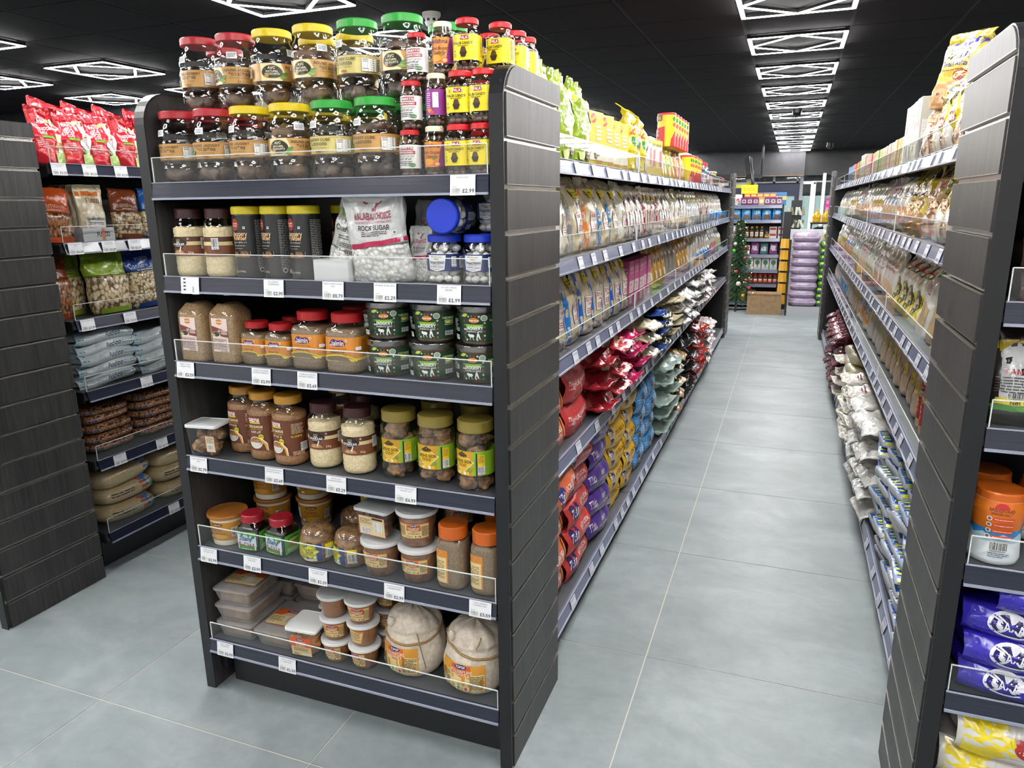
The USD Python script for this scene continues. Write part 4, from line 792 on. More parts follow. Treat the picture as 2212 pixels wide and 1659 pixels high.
def sack(key, name, W, D, T, col, dark, prints, flap=True, seed=0, m=None):
    """rice sack lying down: brick body and a wider front panel with seam flanges, facing -y"""
    k = kind(key, name); nt = 48; th = ring(nt); cx, sy = sup(th, 5.0); rows = []
    zz = np.linspace(0, 1, 9); Wb = W * (.86 if flap else .96)
    for t in zz:
        g = 1 - .16 * abs(2 * t - 1) ** 3; rows.append(np.stack([Wb / 2 * g * cx, D / 2 * (1 - .10 * abs(2 * t - 1) ** 3) * sy, np.full(nt, T * t)], 1))
    P = np.array(rows); n = meshkit.fbm(P * 16 + seed * 5, 3, seed) - .5
    P[..., :2] *= 1 + n[..., None] * .07; P[1:-1, :, 2] += n[1:-1] * .012
    s = Surf(P, T * zz, np.full(9, Wb / 2), 5.0); part(k, 'body', s.mesh(), m or FILMM, True, C(dark if flap else col))
    part(k, 'top_panel', grid_mesh(np.array([np.column_stack([P[-1][:, :2] * f, P[-1][:, 2] + .002 + (1 - f) * .014]) for f in (1.0, .8, .5, .02)]), caps=False), m or FILMM, True, C(col))
    nu, nv = 15, 9; U, Vv = np.meshgrid(np.linspace(-1, 1, nu), np.linspace(0, 1, nv))
    def at(u, v):
        x = u * W / 2; y = -D / 2 - .012 - .016 * np.sin(np.pi * v) + .022 * u ** 4 + .012 * (v ** 3); z = T * (.02 + 1.0 * v) + .008 * np.sin(u * 2.5 + seed)
        nn = meshkit.fbm(np.stack([u * 3 + seed, v * 2, u * 0], -1), 3, seed) - .5; return np.stack([x, y - nn * .02, z + nn * .012], -1)
    G = at(U, Vv); Gb = G + [0, .003, 0]; ringz = np.concatenate([G, Gb[:, ::-1]], 1)
    part(k, 'front_panel', grid_mesh(ringz), m or FILMM, True, C(col))
    class Fr:
        r = None; a = p = None
        def at(self, u, v):
            f = lambda uu, vv: at(np.clip(uu / (W / 2), -1, 1), np.clip(vv / T, 0, 1)); e = .004
            P0, Pu, Pv = f(u, v), f(u + e, v), f(u, v + e); N = np.cross(Pu - f(u - e, v), Pv - f(u, v - e)); L = np.linalg.norm(N, axis=1, keepdims=True); return P0, np.where(L > 1e-12, N / np.maximum(L, 1e-12), [0, -1.0, 0])
    label_part(k, Fr(), prints, 'print', m or FILMM, off=.0008, step=.0003, size=.03)
    return k

def carton(key, name, w, h, d, col, front=(), side=(), top=(), sidecol=None, m=None):
    """card box facing -y; side print on -x"""
    k = kind(key, name); part(k, 'box', rbx(-w / 2, w / 2, -d / 2, d / 2, 0, h, .0012), m or CARD, False, C(col))
    part(k, 'flap_seam', cat(bx(-w / 2 + .002, w / 2 - .002, -.0007, .0007, h - .0002, h + .0004)), m or CARD, False, C(sidecol or col))
    if front: label_part(k, Flat((0, -d / 2, 0)), front, 'front_print', m or CARD)
    if side:
        label_part(k, Flat((-w / 2, 0, 0), (0, -1, 0), (0, 0, 1)), side, 'side_print', m or CARD); label_part(k, Flat((w / 2, 0, 0), (0, 1, 0), (0, 0, 1)), side, 'side_print', m or CARD)
    if top: label_part(k, Flat((0, 0, h), (1, 0, 0), (0, 1, 0)), top, 'top_print', m or CARD)
    return k
R_ = lambda *a: ('r', *a)
def T_(s, x, y, h, c, **o): return ('t', s, x, y, h, c, o)

# flour bags with a coloured band down the near side
FLOUR = '#cfc3a2'
def flour(key, band, title, w=.17, h=.235, d=.085, seed=0, base=FLOUR, sticker=True, tc='#b3303c', line='#3a4a6a'):
    x = -w * .36; bw = w * .12
    P = [R_(x, h * .5, bw + .006, h * .94, line), R_(x, h * .5, bw + .003, h * .93, '#e6e4dc'), R_(x, h * .5, bw, h * .92, band)]
    P += [('r', x, h * (.22 + .26 * i), bw * .55, h * .12, base, bw * .25) for i in range(3)]
    P += [R_(w * .13, h * .42, w * .54, h * .30, line if band == '#8f9194' else band, .006), R_(w * .13, h * .42, w * .525, h * .29, '#e9e7e1', .006), T_(title, w * .13, h * .515, h * .055, tc, b=True, w=w * .46), ('g', w * .13, h * .45, w * .34, h * .045, tc, 7), ('l', w * .13, h * .35, w * .42, h * .09, tc, 3), ('e', w * .2, h * .66, .008, .012, '#2f6a4a'), ('e', w * .2, h * .66, .006, .009, '#dfe6dc'),
          ('r', w * .0, h * .1, .03, .03, '#b9bcbc', .004), ('l', w * .0, h * .1, .02, .022, '#444', 4), ('r', w * .26, h * .1, .03, .03, '#b9bcbc', .004), T_('1 KG', w * .26, h * .1, .009, '#b3303c', b=True)]
    if sticker: P += [R_(w * .2, h * .84, w * .38, h * .13, '#e6cf1e'), ('l', w * .2, h * .84, w * .3, h * .08, '#7a6a14', 2)]
    bag(key, 'flour_bag', w, h, d, base, P, seed=seed)
flour('fl_grey', '#8f9194', 'UNROASTED', seed=1); flour('fl_orange', '#e07a22', 'ROASTED', seed=2); flour('fl_blue', '#2f7fc0', 'ROASTED', seed=3); flour('fl_idly', '#2a7fd0', 'IDLY RAVA', .18, .24, .09, 4); flour('fl_idly2', '#1f62c4', 'IDLY RAVA', .16, .245, .08, 5)
flour('fl_white', '#e2dfd6', 'RICE FLOUR', seed=6, base='#ddd8c8'); flour('fl_purple', '#3d2a5a', 'RAGI FLOUR', .13, .225, .08, 7, '#dcd3c8', tc='#a3202c'); flour('fl_maroon', '#a3203a', 'MILLET', .13, .225, .08, 8, '#dacfc4'); flour('fl_brown', '#6a2f3a', 'PUTTU', .15, .225, .08, 9, '#d5c8b0'); flour('fl_sky', '#3f9ad8', 'RAVA', .15, .215, .08, 10, '#e0ddd2')
bag('samba', 'flour_bag', .17, .24, .085, '#b59a78', [('e', 0, .185, .07, .04, '#2f7fc8'), ('e', 0, .183, .055, .03, '#e6e2d6'), ('e', 0, .18, .04, .02, '#d9a23a'), ('p', [(-.07, .15), (.07, .15), (.05, .13), (-.04, .12)], '#e6b81e'), R_(0, .085, .14, .075, '#e9e7e1', .008), T_('SAMBA', 0, .108, .016, '#a3202c', b=True), T_('WHEAT RAVA', 0, .09, .009, '#a3202c', b=True), ('l', 0, .068, .11, .028, '#a3202c', 3), R_(.04, .022, .03, .026, '#bdbdbd', .004)], seed=11)
bag('lime_pouch', 'snack_pouch', .2, .262, .085, '#829c16', [R_(0, .235, .19, .05, '#cdb814'), ('e', .03, .228, .034, .022, '#c8242c'), T_('MAGGI', .03, .228, .014, '#f4e020', b=True, w=.05), T_('Natural & Crunchy', -.03, .18, .008, '#eef4d4'), T_('No added', -.03, .150, .008, '#eef4d4', b=True), T_('preservatives', -.03, .139, .008, '#eef4d4'), ('leaf', -.07, .12, .05, 10, '#e6efc8'), T_('100% Natural', -.03, .102, .008, '#eef4d4', b=True), T_('Delicious', -.03, .072, .008, '#eef4d4'), ('e', .02, .045, .026, .026, '#2c3a22'), ('e', .02, .045, .020, .020, '#e8e2d2'), ('e', .02, .042, .013, .011, '#8a3426'), R_(-.05, .03, .05, .03, '#c9d66a'), ('p', [(.06, .22), (.1, .24), (.1, .02), (.08, .02), (.075, .12)], '#cfd3d6')], seed=12, wrinkle=1.3)
VF = [('e', -.028, .175, .024, .017, '#c8242c'), T_('MAGGI', -.028, .175, .012, '#f4e020', b=True, w=.04, rot=20)] + [R_(.018 + .006 * (i % 2), .148 - .014 * i, .045, .007, '#b9bfc8') for i in range(4)] + [('heap', .0, .03, .12, .06, '#e6e0cc', '#f2eee2'), ('l', .03, .02, .05, .018, '#c8602a', 3)]
VS = [T_('PREP', 0, .188, .006, '#5a4a10'), R_(0, .172, .024, .018, '#d9d24a'), ('l', 0, .152, .038, .01, '#5a4a10', 2), R_(0, .132, .024, .018, '#d9d24a'), ('l', 0, .112, .038, .01, '#5a4a10', 2), R_(0, .08, .036, .03, '#d9a24a'), ('n', 0, .08, .03, .026), R_(0, .03, .038, .03, '#dd7a2c'), ('l', 0, .03, .03, .02, '#f2e6c8', 3)]
carton('vermicelli', 'noodle_carton', .13, .2, .045, '#c9b414', VF, VS)
carton('pan_box', 'noodle_carton', .12, .19, .05, '#c6b016', [R_(.0, .12, .1, .08, '#ded9c8'), T_('NOODLES', 0, .165, .013, '#3a7a2c', b=True, w=.1), ('heap', 0, .05, .08, .03, '#d9c080', '#efe0b0'), R_(.03, .1, .03, .08, '#b8577a')], [T_('BOIL AND', 0, .168, .006, '#222', b=True), ('p', [(-.016, .125), (.016, .125), (.011, .112), (-.011, .112)], '#1c1a14'), ('r', .012, .135, .02, .003, '#1c1a14'), ('l', 0, .098, .036, .008, '#4a4210', 2), ('p', [(-.016, .06), (.016, .06), (.011, .047), (-.011, .047)], '#1c1a14'), ('r', .012, .07, .02, .003, '#1c1a14'), ('l', 0, .033, .036, .008, '#4a4210', 2)])
bag('yellow_big', 'noodle_bag', .19, .25, .09, '#cab414', [T_('RICE', -.01, .205, .022, '#b81e2c', b=True), T_('NOODLES', 0, .175, .022, '#c8242c', b=True, w=.15), R_(-.02, .135, .08, .04, '#1f7a3a'), T_('EASY', -.02, .142, .012, '#fff', b=True), T_('COOK', -.02, .128, .012, '#fff', b=True), ('e', .03, .06, .05, .04, '#e9e6da'), ('heap', .03, .05, .07, .03, '#e6dcb0', '#f6f0d8'), ('e', -.06, .05, .02, .02, '#e8d21a')], seed=13, wrinkle=1.6, flange=.05, bend=.8)
bag('yellow_small', 'snack_pouch', .13, .17, .06, '#bdb020', [R_(0, .1, .1, .05, '#6fae2a'), T_('MASALA', 0, .1, .014, '#fff', b=True, w=.09), ('heap', 0, .03, .09, .03, '#d98a2a', '#e6b04a')], seed=14)
bag('orange_pouch', 'snack_pouch', .15, .19, .06, '#de8a3e', [R_(0, .16, .15, .05, '#1f2a1f'), T_('SOUP', 0, .16, .018, '#f2e6c8', b=True), ('e', 0, .08, .04, .03, '#c8501e'), ('heap', 0, .07, .07, .025, '#b5421c', '#e6a04a')], seed=15)
DRUM = [(.05, 0), (.052, .002), (.052, .175), (.05, .177)]
DR = [R_(0, .0885, .33, .172, '#efcf14')]
for c in (0, .163, -.163): DR += [('p', [(c - .06, .0), (c + .07, .0), (c + .07, .11), (c - .015, .095), (c - .03, .08), (c - .055, .04)], '#d62a2c'), R_(c + .02, .156, .07, .03, '#1d1c18'), T_('SPECIAL', c + .02, .156, .016, '#efcf14', b=True, w=.06), ('e', c - .036, .15, .012, .012, '#3a8a34'), ('e', c - .03, .118, .016, .012, '#c85a2a'), T_('BEEF', c + .012, .082, .015, '#f4ece0', b=True, w=.05), T_('DRINK', c + .012, .064, .015, '#f4ece0', b=True, w=.05), ('heap', c + .03, .01, .06, .035, '#e9a03a', '#f6d070')]
DR = [q for q in DR if q[0] != 'p'] if False else DR
jar('drum', 'drink_powder_drum', DRUM, (.0535, .172, .012, '#d6222c', 0), DR, None, body=plain('drum_card', '#e8c816', .4))
def bottle(key, name, r, h, col, cap, lab, nk=.4, body=None):
    pr = [(r * .9, 0), (r, .004), (r, h * .62), (r * .85, h * .74), (r * nk, h * .84), (r * nk, h * .9)]
    jar(key, name, pr, (r * nk * 1.2, h * .88, h * .12, cap, 0), lab, (powder(pr[:4], h * .6, 2, .95), body or plain('liquid_' + key, col, .3)) if body is None else None, body=PET, nt=24)
def blab(c, c2, r, h): return [R_(0, h * .33, r * 4, h * .36, c), R_(0, h * .4, r * 1.2, h * .14, c2), ('l', 0, h * .25, r * 1.1, h * .1, c2, 2)]
for key, col, cap, c, c2 in (('sq_orange', '#e08a1e', '#e6c81e', '#e6762a', '#fff'), ('sq_purple', '#4a2a8a', '#d02a2c', '#e9e2ee', '#5a2a9a'), ('sq_green', '#2a8a4a', '#d02a2c', '#e6efe2', '#2a8a4a'), ('sq_blue', '#2f5ab8', '#d02a2c', '#d94a8a', '#fff')): bottle(key, 'syrup_bottle', .03, .19, col, cap, blab(c, c2, .03, .19))
for key, cap, c, c2 in (('spice_black', '#1f2022', '#1d1f1e', '#d8542c'), ('spice_green', '#1f4a32', '#2a5a3a', '#e6e0c8'), ('spice_yellow', '#26241c', '#d9c22a', '#a02a5a'), ('spice_red', '#c02028', '#b8242c', '#f2e6d0')): jar(key, 'spice_jar', [(.026, 0), (.029, .004), (.029, .07), (.024, .084), (.022, .09)], (.025, .088, .02, cap, 0), blab(c, c2, .029, .11), None, body=noisy('spice_fill_' + key, '#3a2a1a', '#6a4a2a', 60, .3, coat=.5), nt=24)
tub('veg_tub', 'snack_tub', .045, .054, .085, [R_(0, .03, .32, .045, '#2f9a3a'), R_(0, .064, .32, .028, '#d6c88a')] + [R_(c, .066, .012, .02, '#8a7a2a') for c in np.linspace(-.12, .12, 9)], None, lidcol='#dfe8dc', body=plain('pale_tub', '#d8d4a8', .35))
jar('clear_tall', 'clear_container', [(.05, 0), (.052, .004), (.055, .25), (.055, .262)], (.06, .258, .026, '#e4e8ea', 0), None, (powder([(.05, .002), (.052, .004), (.053, .12)], .11, 2), GREYP), lid_mat=FR)
# right side
def atta(key, title, seed, extra=(), base='#c6b240', tc='#2a2a78', win='#b98a5e', w=.2, h=.25, d=.1):
    bag(key, 'flour_bag', w, h, d, base, [R_(0, h * .9, w * .9, h * .16, '#3a3a9a' if tc == '#2a2a78' else '#3d2446'), T_(title[0], 0, h * .72, h * .1, tc, b=True, w=w * .8), T_(title[1], 0, h * .6, h * .065, tc, b=True, w=w * .7), ('l', 0, h * .52, w * .6, h * .03, '#a04a2a', 1), ('e', w * .2, h * .44, w * .17, h * .07, '#8a2a26'), ('e', w * .2, h * .44, w * .14, h * .05, '#e6cf9a'), ('p', [(-w * .4, 0), (w * .42, 0), (w * .4, h * .3), (w * .1, h * .4), (-w * .3, h * .3)], win), ('heap', 0, h * .06, w * .6, h * .22, '#c8a076', '#8a5a36'), R_(w * .32, h * .82, .016, .016, '#eef2ee'), ('e', w * .32, h * .82, .005, .005, '#2f7a3a'), *extra], seed=seed, wrinkle=1.3)
atta('atta_blue', ('Chakki', 'Fresh Atta'), 21, w=.22, h=.27); atta('atta_purple', ('PAROTA', 'FROZEN TASTE'), 22, tc='#4a2a5a', base='#bda828'); atta('atta_white', ('BAJRA ATTA', 'MILLET'), 23, base='#c2b01e', tc='#222222', win='#dcd6ca'); atta('atta_brown', ('PARATHA', 'ATTA'), 24, base='#cfae7e', tc='#b04a50', win='#8a5a34')
carton('tall_box', 'breakfast_carton', .1, .26, .06, '#b9b7ac', [R_(0, .235, .04, .02, '#b8242c', .006), T_('PAL', 0, .235, .011, '#fff', b=True), ('leaf', -.03, .17, .07, 50, '#6fae3a'), ('e', .01, .16, .022, .02, '#c83a3a'), ('heap', 0, .04, .08, .05, '#d9d2c0', '#efe9dc'), ('l', 0, .11, .08, .02, '#5a6a4a', 3)], [('n', 0, .14, .045, .07), ('l', 0, .06, .045, .06, '#777', 8)], [T_('3', -.0, .012, .014, '#b8242c'), R_(0, -.012, .04, .016, '#b8242c', .005)])
for key, c, tc in (('cy', '#c4ae50', '#b8242c'), ('cp', '#c49a84', '#b8242c'), ('cg', '#7aa83a', '#f4f0e0'), ('co', '#d9863a', '#fff4e0'), ('cr', '#b84a3a', '#f6e6c8'), ('cw', '#bcb8a6', '#2f7a3a'), ('cb', '#4a8ac0', '#f2f2f2'), ('cl', '#aab048', '#7a2a26')):
    carton('mix_' + key, 'food_carton', .085, .15, .04, c, [R_(.0, .128, .05, .018, '#b8242c', .006), T_('PAL', 0, .128, .010, '#fff', b=True), T_('Instant', 0, .105, .009, tc, b=True), T_('Mix', 0, .092, .009, tc, b=True), ('e', 0, .05, .03, .024, '#e9dcc0'), ('heap', 0, .042, .045, .02, '#c88a3a', '#e6b870')], [('l', 0, .08, .03, .11, '#6a5a3a', 14)], [R_(0, 0, .04, .014, '#b8242c', .005)])
bag('white_orange', 'snack_bag', .2, .235, .09, '#dfddd4', [('heap', .0, .03, .15, .08, '#d9862a', '#e6a84a'), T_('SNACK', -.01, .17, .022, '#4a3a2a', b=True), ('leaf', .0, .21, .06, 30, '#5aa83a'), ('leaf', .02, .2, .06, 100, '#6fb84a'), ('l', 0, .14, .12, .016, '#8a7a5a', 2)], seed=25)
bag('pal_noodle', 'noodle_bag', .17, .235, .085, '#ddd9c8', [R_(0, .2, .14, .05, '#27402c'), ('r', .04, .205, .05, .026, '#b3242c', .008), T_('PAL', .04, .205, .013, '#fff', b=True), R_(0, .06, .168, .11, '#e3c81e'), ('e', 0, .085, .068, .05, '#3a4a2a'), ('heap', 0, .06, .115, .065, '#b8ab86', '#d6cfae'), ('e', -.02, .09, .006, .005, '#c8442a'), ('e', .02, .1, .006, .005, '#c8442a')], seed=26)
bag('pal_white', 'noodle_bag', .18, .235, .085, '#dedcd6', [('r', 0, .16, .06, .04, '#b3242c', .012), T_('PAL', 0, .16, .022, '#fff', b=True), ('leaf', -.02, .2, .06, 40, '#4f9a3a'), ('leaf', .02, .205, .05, 110, '#6fb84a'), ('p', [(-.06, .0), (.06, .0), (.075, .1), (.02, .12), (-.07, .08)], '#cdb488'), *[('r', -.05 + .012 * i, .05, .0018, .09, '#b3966a') for i in range(9)]], seed=27)
bag('red_pouch', 'snack_pouch', .13, .21, .05, '#b8242e', [('l', 0, .15, .08, .03, '#e6b0a0', 3)], seed=28, wrinkle=.7)
bag('coc_white', 'snack_bag', .15, .225, .075, '#e0dad2', [T_('COCOA', 0, .165, .018, '#8a2a36', b=True, w=.12), T_('POHA', 0, .14, .018, '#8a2a36', b=True, w=.1), ('heap', 0, .03, .11, .06, '#c88a62', '#e0b48c'), ('l', 0, .118, .1, .014, '#8a5a4a', 2)], seed=29)
bag('puri_white', 'snack_bag', .15, .225, .075, '#dedad0', [T_('PAPAD', 0, .165, .018, '#a8506a', b=True, w=.11), T_('MURUKKU', 0, .14, .014, '#a8506a', b=True, w=.12), ('heap', 0, .03, .11, .06, '#d6b48c', '#e9d2ae')], seed=30)
bag('green_white', 'snack_bag', .15, .225, .075, '#dfe2d6', [T_('RAGI', 0, .16, .018, '#3a6a34', b=True), T_('VADAI', 0, .138, .016, '#3a6a34', b=True), ('leaf', -.03, .2, .06, 20, '#4f9a3a'), ('heap', 0, .03, .11, .06, '#b8a87e', '#d9d0ac')], seed=31)
bag('mixed_silver', 'snack_bag', .15, .215, .08, '#c9c7c2', [R_(0, .17, .12, .03, '#b3242c'), T_('MIXTURE', 0, .17, .014, '#fff', b=True, w=.1), ('heap', 0, .03, .12, .08, '#c88a3a', '#e0b860'), R_(.03, .13, .04, .03, '#5a8ac0')], seed=32)
bag('mixed_multi', 'snack_bag', .15, .215, .08, '#d6cfc0', [R_(-.02, .17, .09, .035, '#4f8a3a'), ('heap', 0, .03, .12, .08, '#b8683a', '#e0a060'), R_(.04, .12, .03, .04, '#d9c22a'), ('l', 0, .12, .1, .02, '#8a2a2a', 2)], seed=33)
bag('beige_sticker', 'grain_bag', .16, .23, .08, '#b8a488', [R_(-.02, .18, .09, .03, '#d9d2c4'), T_('APPALAM', -.02, .18, .012, '#8a2a36', b=True, w=.08), ('e', .02, .105, .024, .024, '#e6d02a'), ('l', .02, .105, .032, .02, '#8a3a2a', 3), ('r', -.045, .07, .05, .06, '#ddd6c8', .005), ('l', -.045, .07, .04, .045, '#a33a4a', 5)], seed=34)
bag('silver_grain', 'grain_bag', .15, .2, .08, '#bdb8b0', [('e', .0, .1, .03, .024, '#d9c84a'), ('l', 0, .16, .1, .03, '#7a3a3a', 3)], seed=35)
jar('pickle', 'pickle_jar', [(.036, 0), (.042, .006), (.0445, .016), (.0445, .03), (.043, .034), (.043, .115), (.0445, .12), (.042, .134), (.034, .144), (.033, .152)], (.0375, .146, .022, '#c01f24', 0), [R_(0, .075, .27, .076, '#a3242c'), T_('Ginger', -.01, .085, .014, '#e9d9b0', b=True, w=.04), T_('Garlic Paste', -.01, .066, .008, '#e9d9b0', w=.045), ('e', .0, .1, .012, .006, '#d9a23a'), ('l', .045, .075, .03, .06, '#d9a8a0', 10)], (powder([(.036, .001), (.042, .006), (.0445, .016), (.043, .115), (.0445, .12), (.042, .134)], .132, 4), noisy('pickle_paste', '#9a7a4e', '#c4a878', 50, .5)))
bag('blue_end', 'food_packet', .21, .27, .042, '#c9ced6', [R_(0, .018, .208, .034, '#1d62c0'), ('e', 0, .17, .07, .05, '#d9c22a'), ('e', 0, .17, .058, .038, '#d6c8b0'), ('heap', .0, .15, .09, .04, '#a8806a', '#d0b49a'), ('e', .05, .08, .04, .03, '#b06a6a'), R_(-.03, .225, .12, .06, '#2a3a7a'), T_('Fudco', -.03, .225, .026, '#e6eef6', b=True), ('r', .0, .26, .2, .03, '#1d62c0')] + [('p', [(-.095 + .03 * i, .008), (-.083 + .03 * i, .008), (-.078 + .03 * i, .028), (-.09 + .03 * i, .028)], '#c8d03a') for i in range(7)], seed=36, flange=.03)
bag('white_clear', 'flour_bag', .24, .3, .09, '#d5d6d2', [('leaf', .02, .16, .08, 30, '#3f8a3a'), ('leaf', .0, .14, .06, 120, '#5aa84a'), T_('RICE FLOUR', 0, .1, .016, '#4a6a4a', b=True)], seed=37, flange=.05, wrinkle=1.8)
bag('maroon_white', 'rice_bag', .24, .3, .085, '#d9d4ca', [('p', [(-.12, .02), (.12, .1), (.12, .2), (-.12, .12)], '#8a1f2c'), T_('SELLA', 0, .14, .03, '#f4eee2', b=True), ('l', 0, .25, .16, .03, '#8a1f2c', 2)], seed=38, wrinkle=1.5)
bag('green_cream', 'rice_bag', .24, .28, .07, '#d6cfb4', [R_(0, .25, .22, .05, '#6fb82a'), R_(0, .12, .2, .1, '#a33026'), ('l', 0, .12, .16, .06, '#e6d6b0', 3), R_(-.08, .03, .05, .03, '#e0c81e')], seed=39)
bag('cream_plain', 'rice_bag', .24, .3, .075, '#c9c0a0', [R_(0, .22, .1, .05, '#d9d2bc')], seed=40)
bag('maroon_crinkle', 'rice_bag', .2, .26, .09, '#6a2636', [('p', [(-.1, .05), (.1, .02), (.1, .15), (-.1, .12)], '#d2cac6'), ('l', 0, .2, .14, .04, '#d9c8c8', 3), R_(0, .01, .19, .02, '#3a1620')], seed=41, wrinkle=2.2, flange=.06)
# left lower rows: rice bags lying with their ends to the aisle
bag('darkred_rice', 'rice_bag', .2, .3, .09, '#8f1c26', [T_('KOHINOOR', 0, .2, .024, '#e6cfc0', b=True, w=.15), ('l', 0, .1, .13, .05, '#d9a8a0', 4), R_(0, .012, .19, .02, '#c9b88a')], seed=42, wrinkle=2.0, flange=.045)
bag('salmon_rice', 'rice_bag', .22, .3, .1, '#b8343c', [('p', [(-.1, .2), (.0, .24), (.1, .2), (.08, .29), (-.08, .29)], '#cdbf9c'), T_('RICE', 0, .12, .03, '#f2dcd8', b=True), ('l', 0, .07, .15, .04, '#e6b8b0', 3)], seed=43, wrinkle=2.0, flange=.045)
bag('magenta_rice', 'rice_bag', .22, .3, .1, '#c01c5c', [R_(.04, .1, .07, .045, '#e6c81e'), ('l', 0, .2, .15, .05, '#e9a8c4', 4), T_('BASMATI', 0, .15, .022, '#f6dce8', b=True, w=.15)], seed=44, wrinkle=2.2, flange=.05)
bag('cream_cross', 'rice_bag', .24, .32, .1, '#cfc4a4', [R_(0, .19, .13, .04, '#cf5a2c'), R_(0, .19, .04, .12, '#cf5a2c'), ('l', 0, .08, .16, .04, '#8a6a4a', 3)], seed=45, wrinkle=1.8, flange=.05)
bag('blue_rice', 'rice_bag', .22, .3, .075, '#2c4a96', [R_(0, .17, .18, .1, '#cbbf98'), T_('IDLI RICE', 0, .17, .03, '#1c1a1a', b=True, w=.15)], seed=46, wrinkle=2.0, flange=.06)
bag('black_green_rice', 'rice_bag', .22, .3, .085, '#16231e', [('p', [(-.1, .16), (.1, .1), (.1, .26), (-.1, .28)], '#cfcab2'), R_(0, .06, .06, .05, '#d9dcd6')], seed=47, wrinkle=2.0, flange=.05)
bag('price_rice', 'rice_bag', .24, .32, .09, '#cdc09c', [R_(0, .14, .18, .05, '#9a1c22'), T_('£7.99', 0, .14, .035, '#e6c83a', b=True), R_(0, .05, .2, .05, '#6a2230')], seed=48, wrinkle=1.8, flange=.055)
bag('silver_red', 'rice_bag', .2, .26, .085, '#c6c4c4', [R_(0, .12, .1, .07, '#c02434', .02), ('l', 0, .2, .13, .04, '#8a4a4a', 3), ('heap', 0, .03, .13, .05, '#c9a070', '#e0c498')], seed=49, wrinkle=2.4, flange=.055)
bag('silver_green', 'rice_bag', .2, .26, .085, '#cfcfc8', [('leaf', -.04, .15, .09, 20, '#5aa03a'), R_(.03, .2, .08, .05, '#3f7a34'), ('heap', 0, .03, .13, .05, '#d0b080', '#e6d0a8')], seed=50, wrinkle=2.4, flange=.055)
bag('pink_silver', 'rice_bag', .2, .26, .085, '#cdbcbc', [R_(0, .012, .19, .03, '#c03a7a'), ('p', [(-.09, .1), (.09, .14), (.09, .2), (-.09, .16)], '#d9d2c4')], seed=51, wrinkle=2.4, flange=.055)
bag('mint_rice', 'rice_bag', .24, .32, .095, '#a8bdb4', [('p', [(-.11, .0), (.11, .0), (.11, .16), (-.11, .14)], '#c8bd9c'), R_(0, .24, .12, .05, '#d2dcd2'), ('leaf', .0, .22, .06, 20, '#7ab84a')], seed=52, wrinkle=1.6, flange=.05)
bag('gold_rice', 'rice_bag', .22, .3, .09, '#9a6a2a', [('p', [(-.1, .02), (.1, .02), (.1, .12), (-.1, .14)], '#c8b890'), ('l', 0, .22, .15, .05, '#3a2412', 3)], seed=53, wrinkle=1.8, flange=.05)
bag('black_rice', 'rice_bag', .26, .34, .12, '#17181a', [R_(.02, .2, .1, .06, '#3a3c40'), R_(.06, .06, .05, .05, '#4a3a9a')], seed=54, wrinkle=2.0, flange=.06)
bag('maroon_rice', 'rice_bag', .24, .32, .1, '#4a1624', [('l', 0, .2, .15, .06, '#b89aa0', 3)], seed=55, wrinkle=2.0, flange=.06)
bag('red_rice', 'rice_bag', .24, .32, .11, '#c8281e', [R_(0, .14, .16, .06, '#d93a2a', .02), ('l', 0, .22, .15, .04, '#f0c0a0', 3), R_(0, .04, .2, .02, '#d9a23a')], seed=56, wrinkle=1.4, flange=.05)
def tilda(key, col, dark, name2, W=.30, D=.36, T=.1, seed=0, drop=True, tc='#f2ece2'):
    P = []
    if drop: P += [('p', [(-.132, .088), (-.118, .094), (-.104, .086), (-.09, .093), (-.076, .084), (-.074, .066), (-.085, .035), (-.098, .01), (-.115, .035), (-.13, .064)], '#2a3274')]
    P += [T_('Tilda', -.103, .062, .028, '#f4f0ea', b=True, sh=.2, w=.052, fit=True), T_(name2[0], .02, .066, .016, tc, b=True, w=.15), T_(name2[1], .02, .043, .013, tc, w=.12)] + [('e', .115 + .006 * math.cos(i), .05 + .02 * math.sin(i * 1.7), .012, .010, '#e6a04a' if drop else '#e6e0ea') for i in range(0)] + [('l', -.01, .016, .12, .010, tc, 1), T_('10kg e', .11, .02, .012, tc, w=.04)]
    P += [('p', [(.105, .03), (.14, .035), (.142, .09), (.12, .094), (.108, .07)], dark if not drop else '#dd8a3a')] if drop else []
    sack(key, 'rice_sack', W, D, T, col, dark, P, seed=seed)
tilda('t_orange', '#d9683e', '#b8502c', ('GOLDEN SELLA', 'BASMATI'), seed=1); tilda('t_coral', '#cf3f3c', '#a02024', ('EASY COOK', 'LONG GRAIN'), seed=2); tilda('t_purple', '#4f2f8a', '#2c145a', ('GRAND', 'EXTRA LONG'), seed=3, drop=False); tilda('t_yellow', '#e6b71c', '#d09a10', ('LONG GRAIN', 'Steamed'), seed=4, tc='#6a3a1c'); tilda('t_red', '#c83438', '#a3181e', ('PURE BASMATI', 'RICE'), .3, .36, .11, 5, drop=False)
sack('s_blue', 'rice_sack', .28, .36, .1, '#3f8fcf', '#b8a888', [('r', -.02, .05, .05, .06, '#3a3034', .01), ('r', -.02, .05, .04, .05, '#b8b0b0', .01), T_('KOLAM', .07, .07, .02, '#dcebf6', b=True), T_('RICE', .07, .045, .016, '#dcebf6', b=True), ('l', -.1, .05, .05, .05, '#a8cdea', 4)], seed=6)
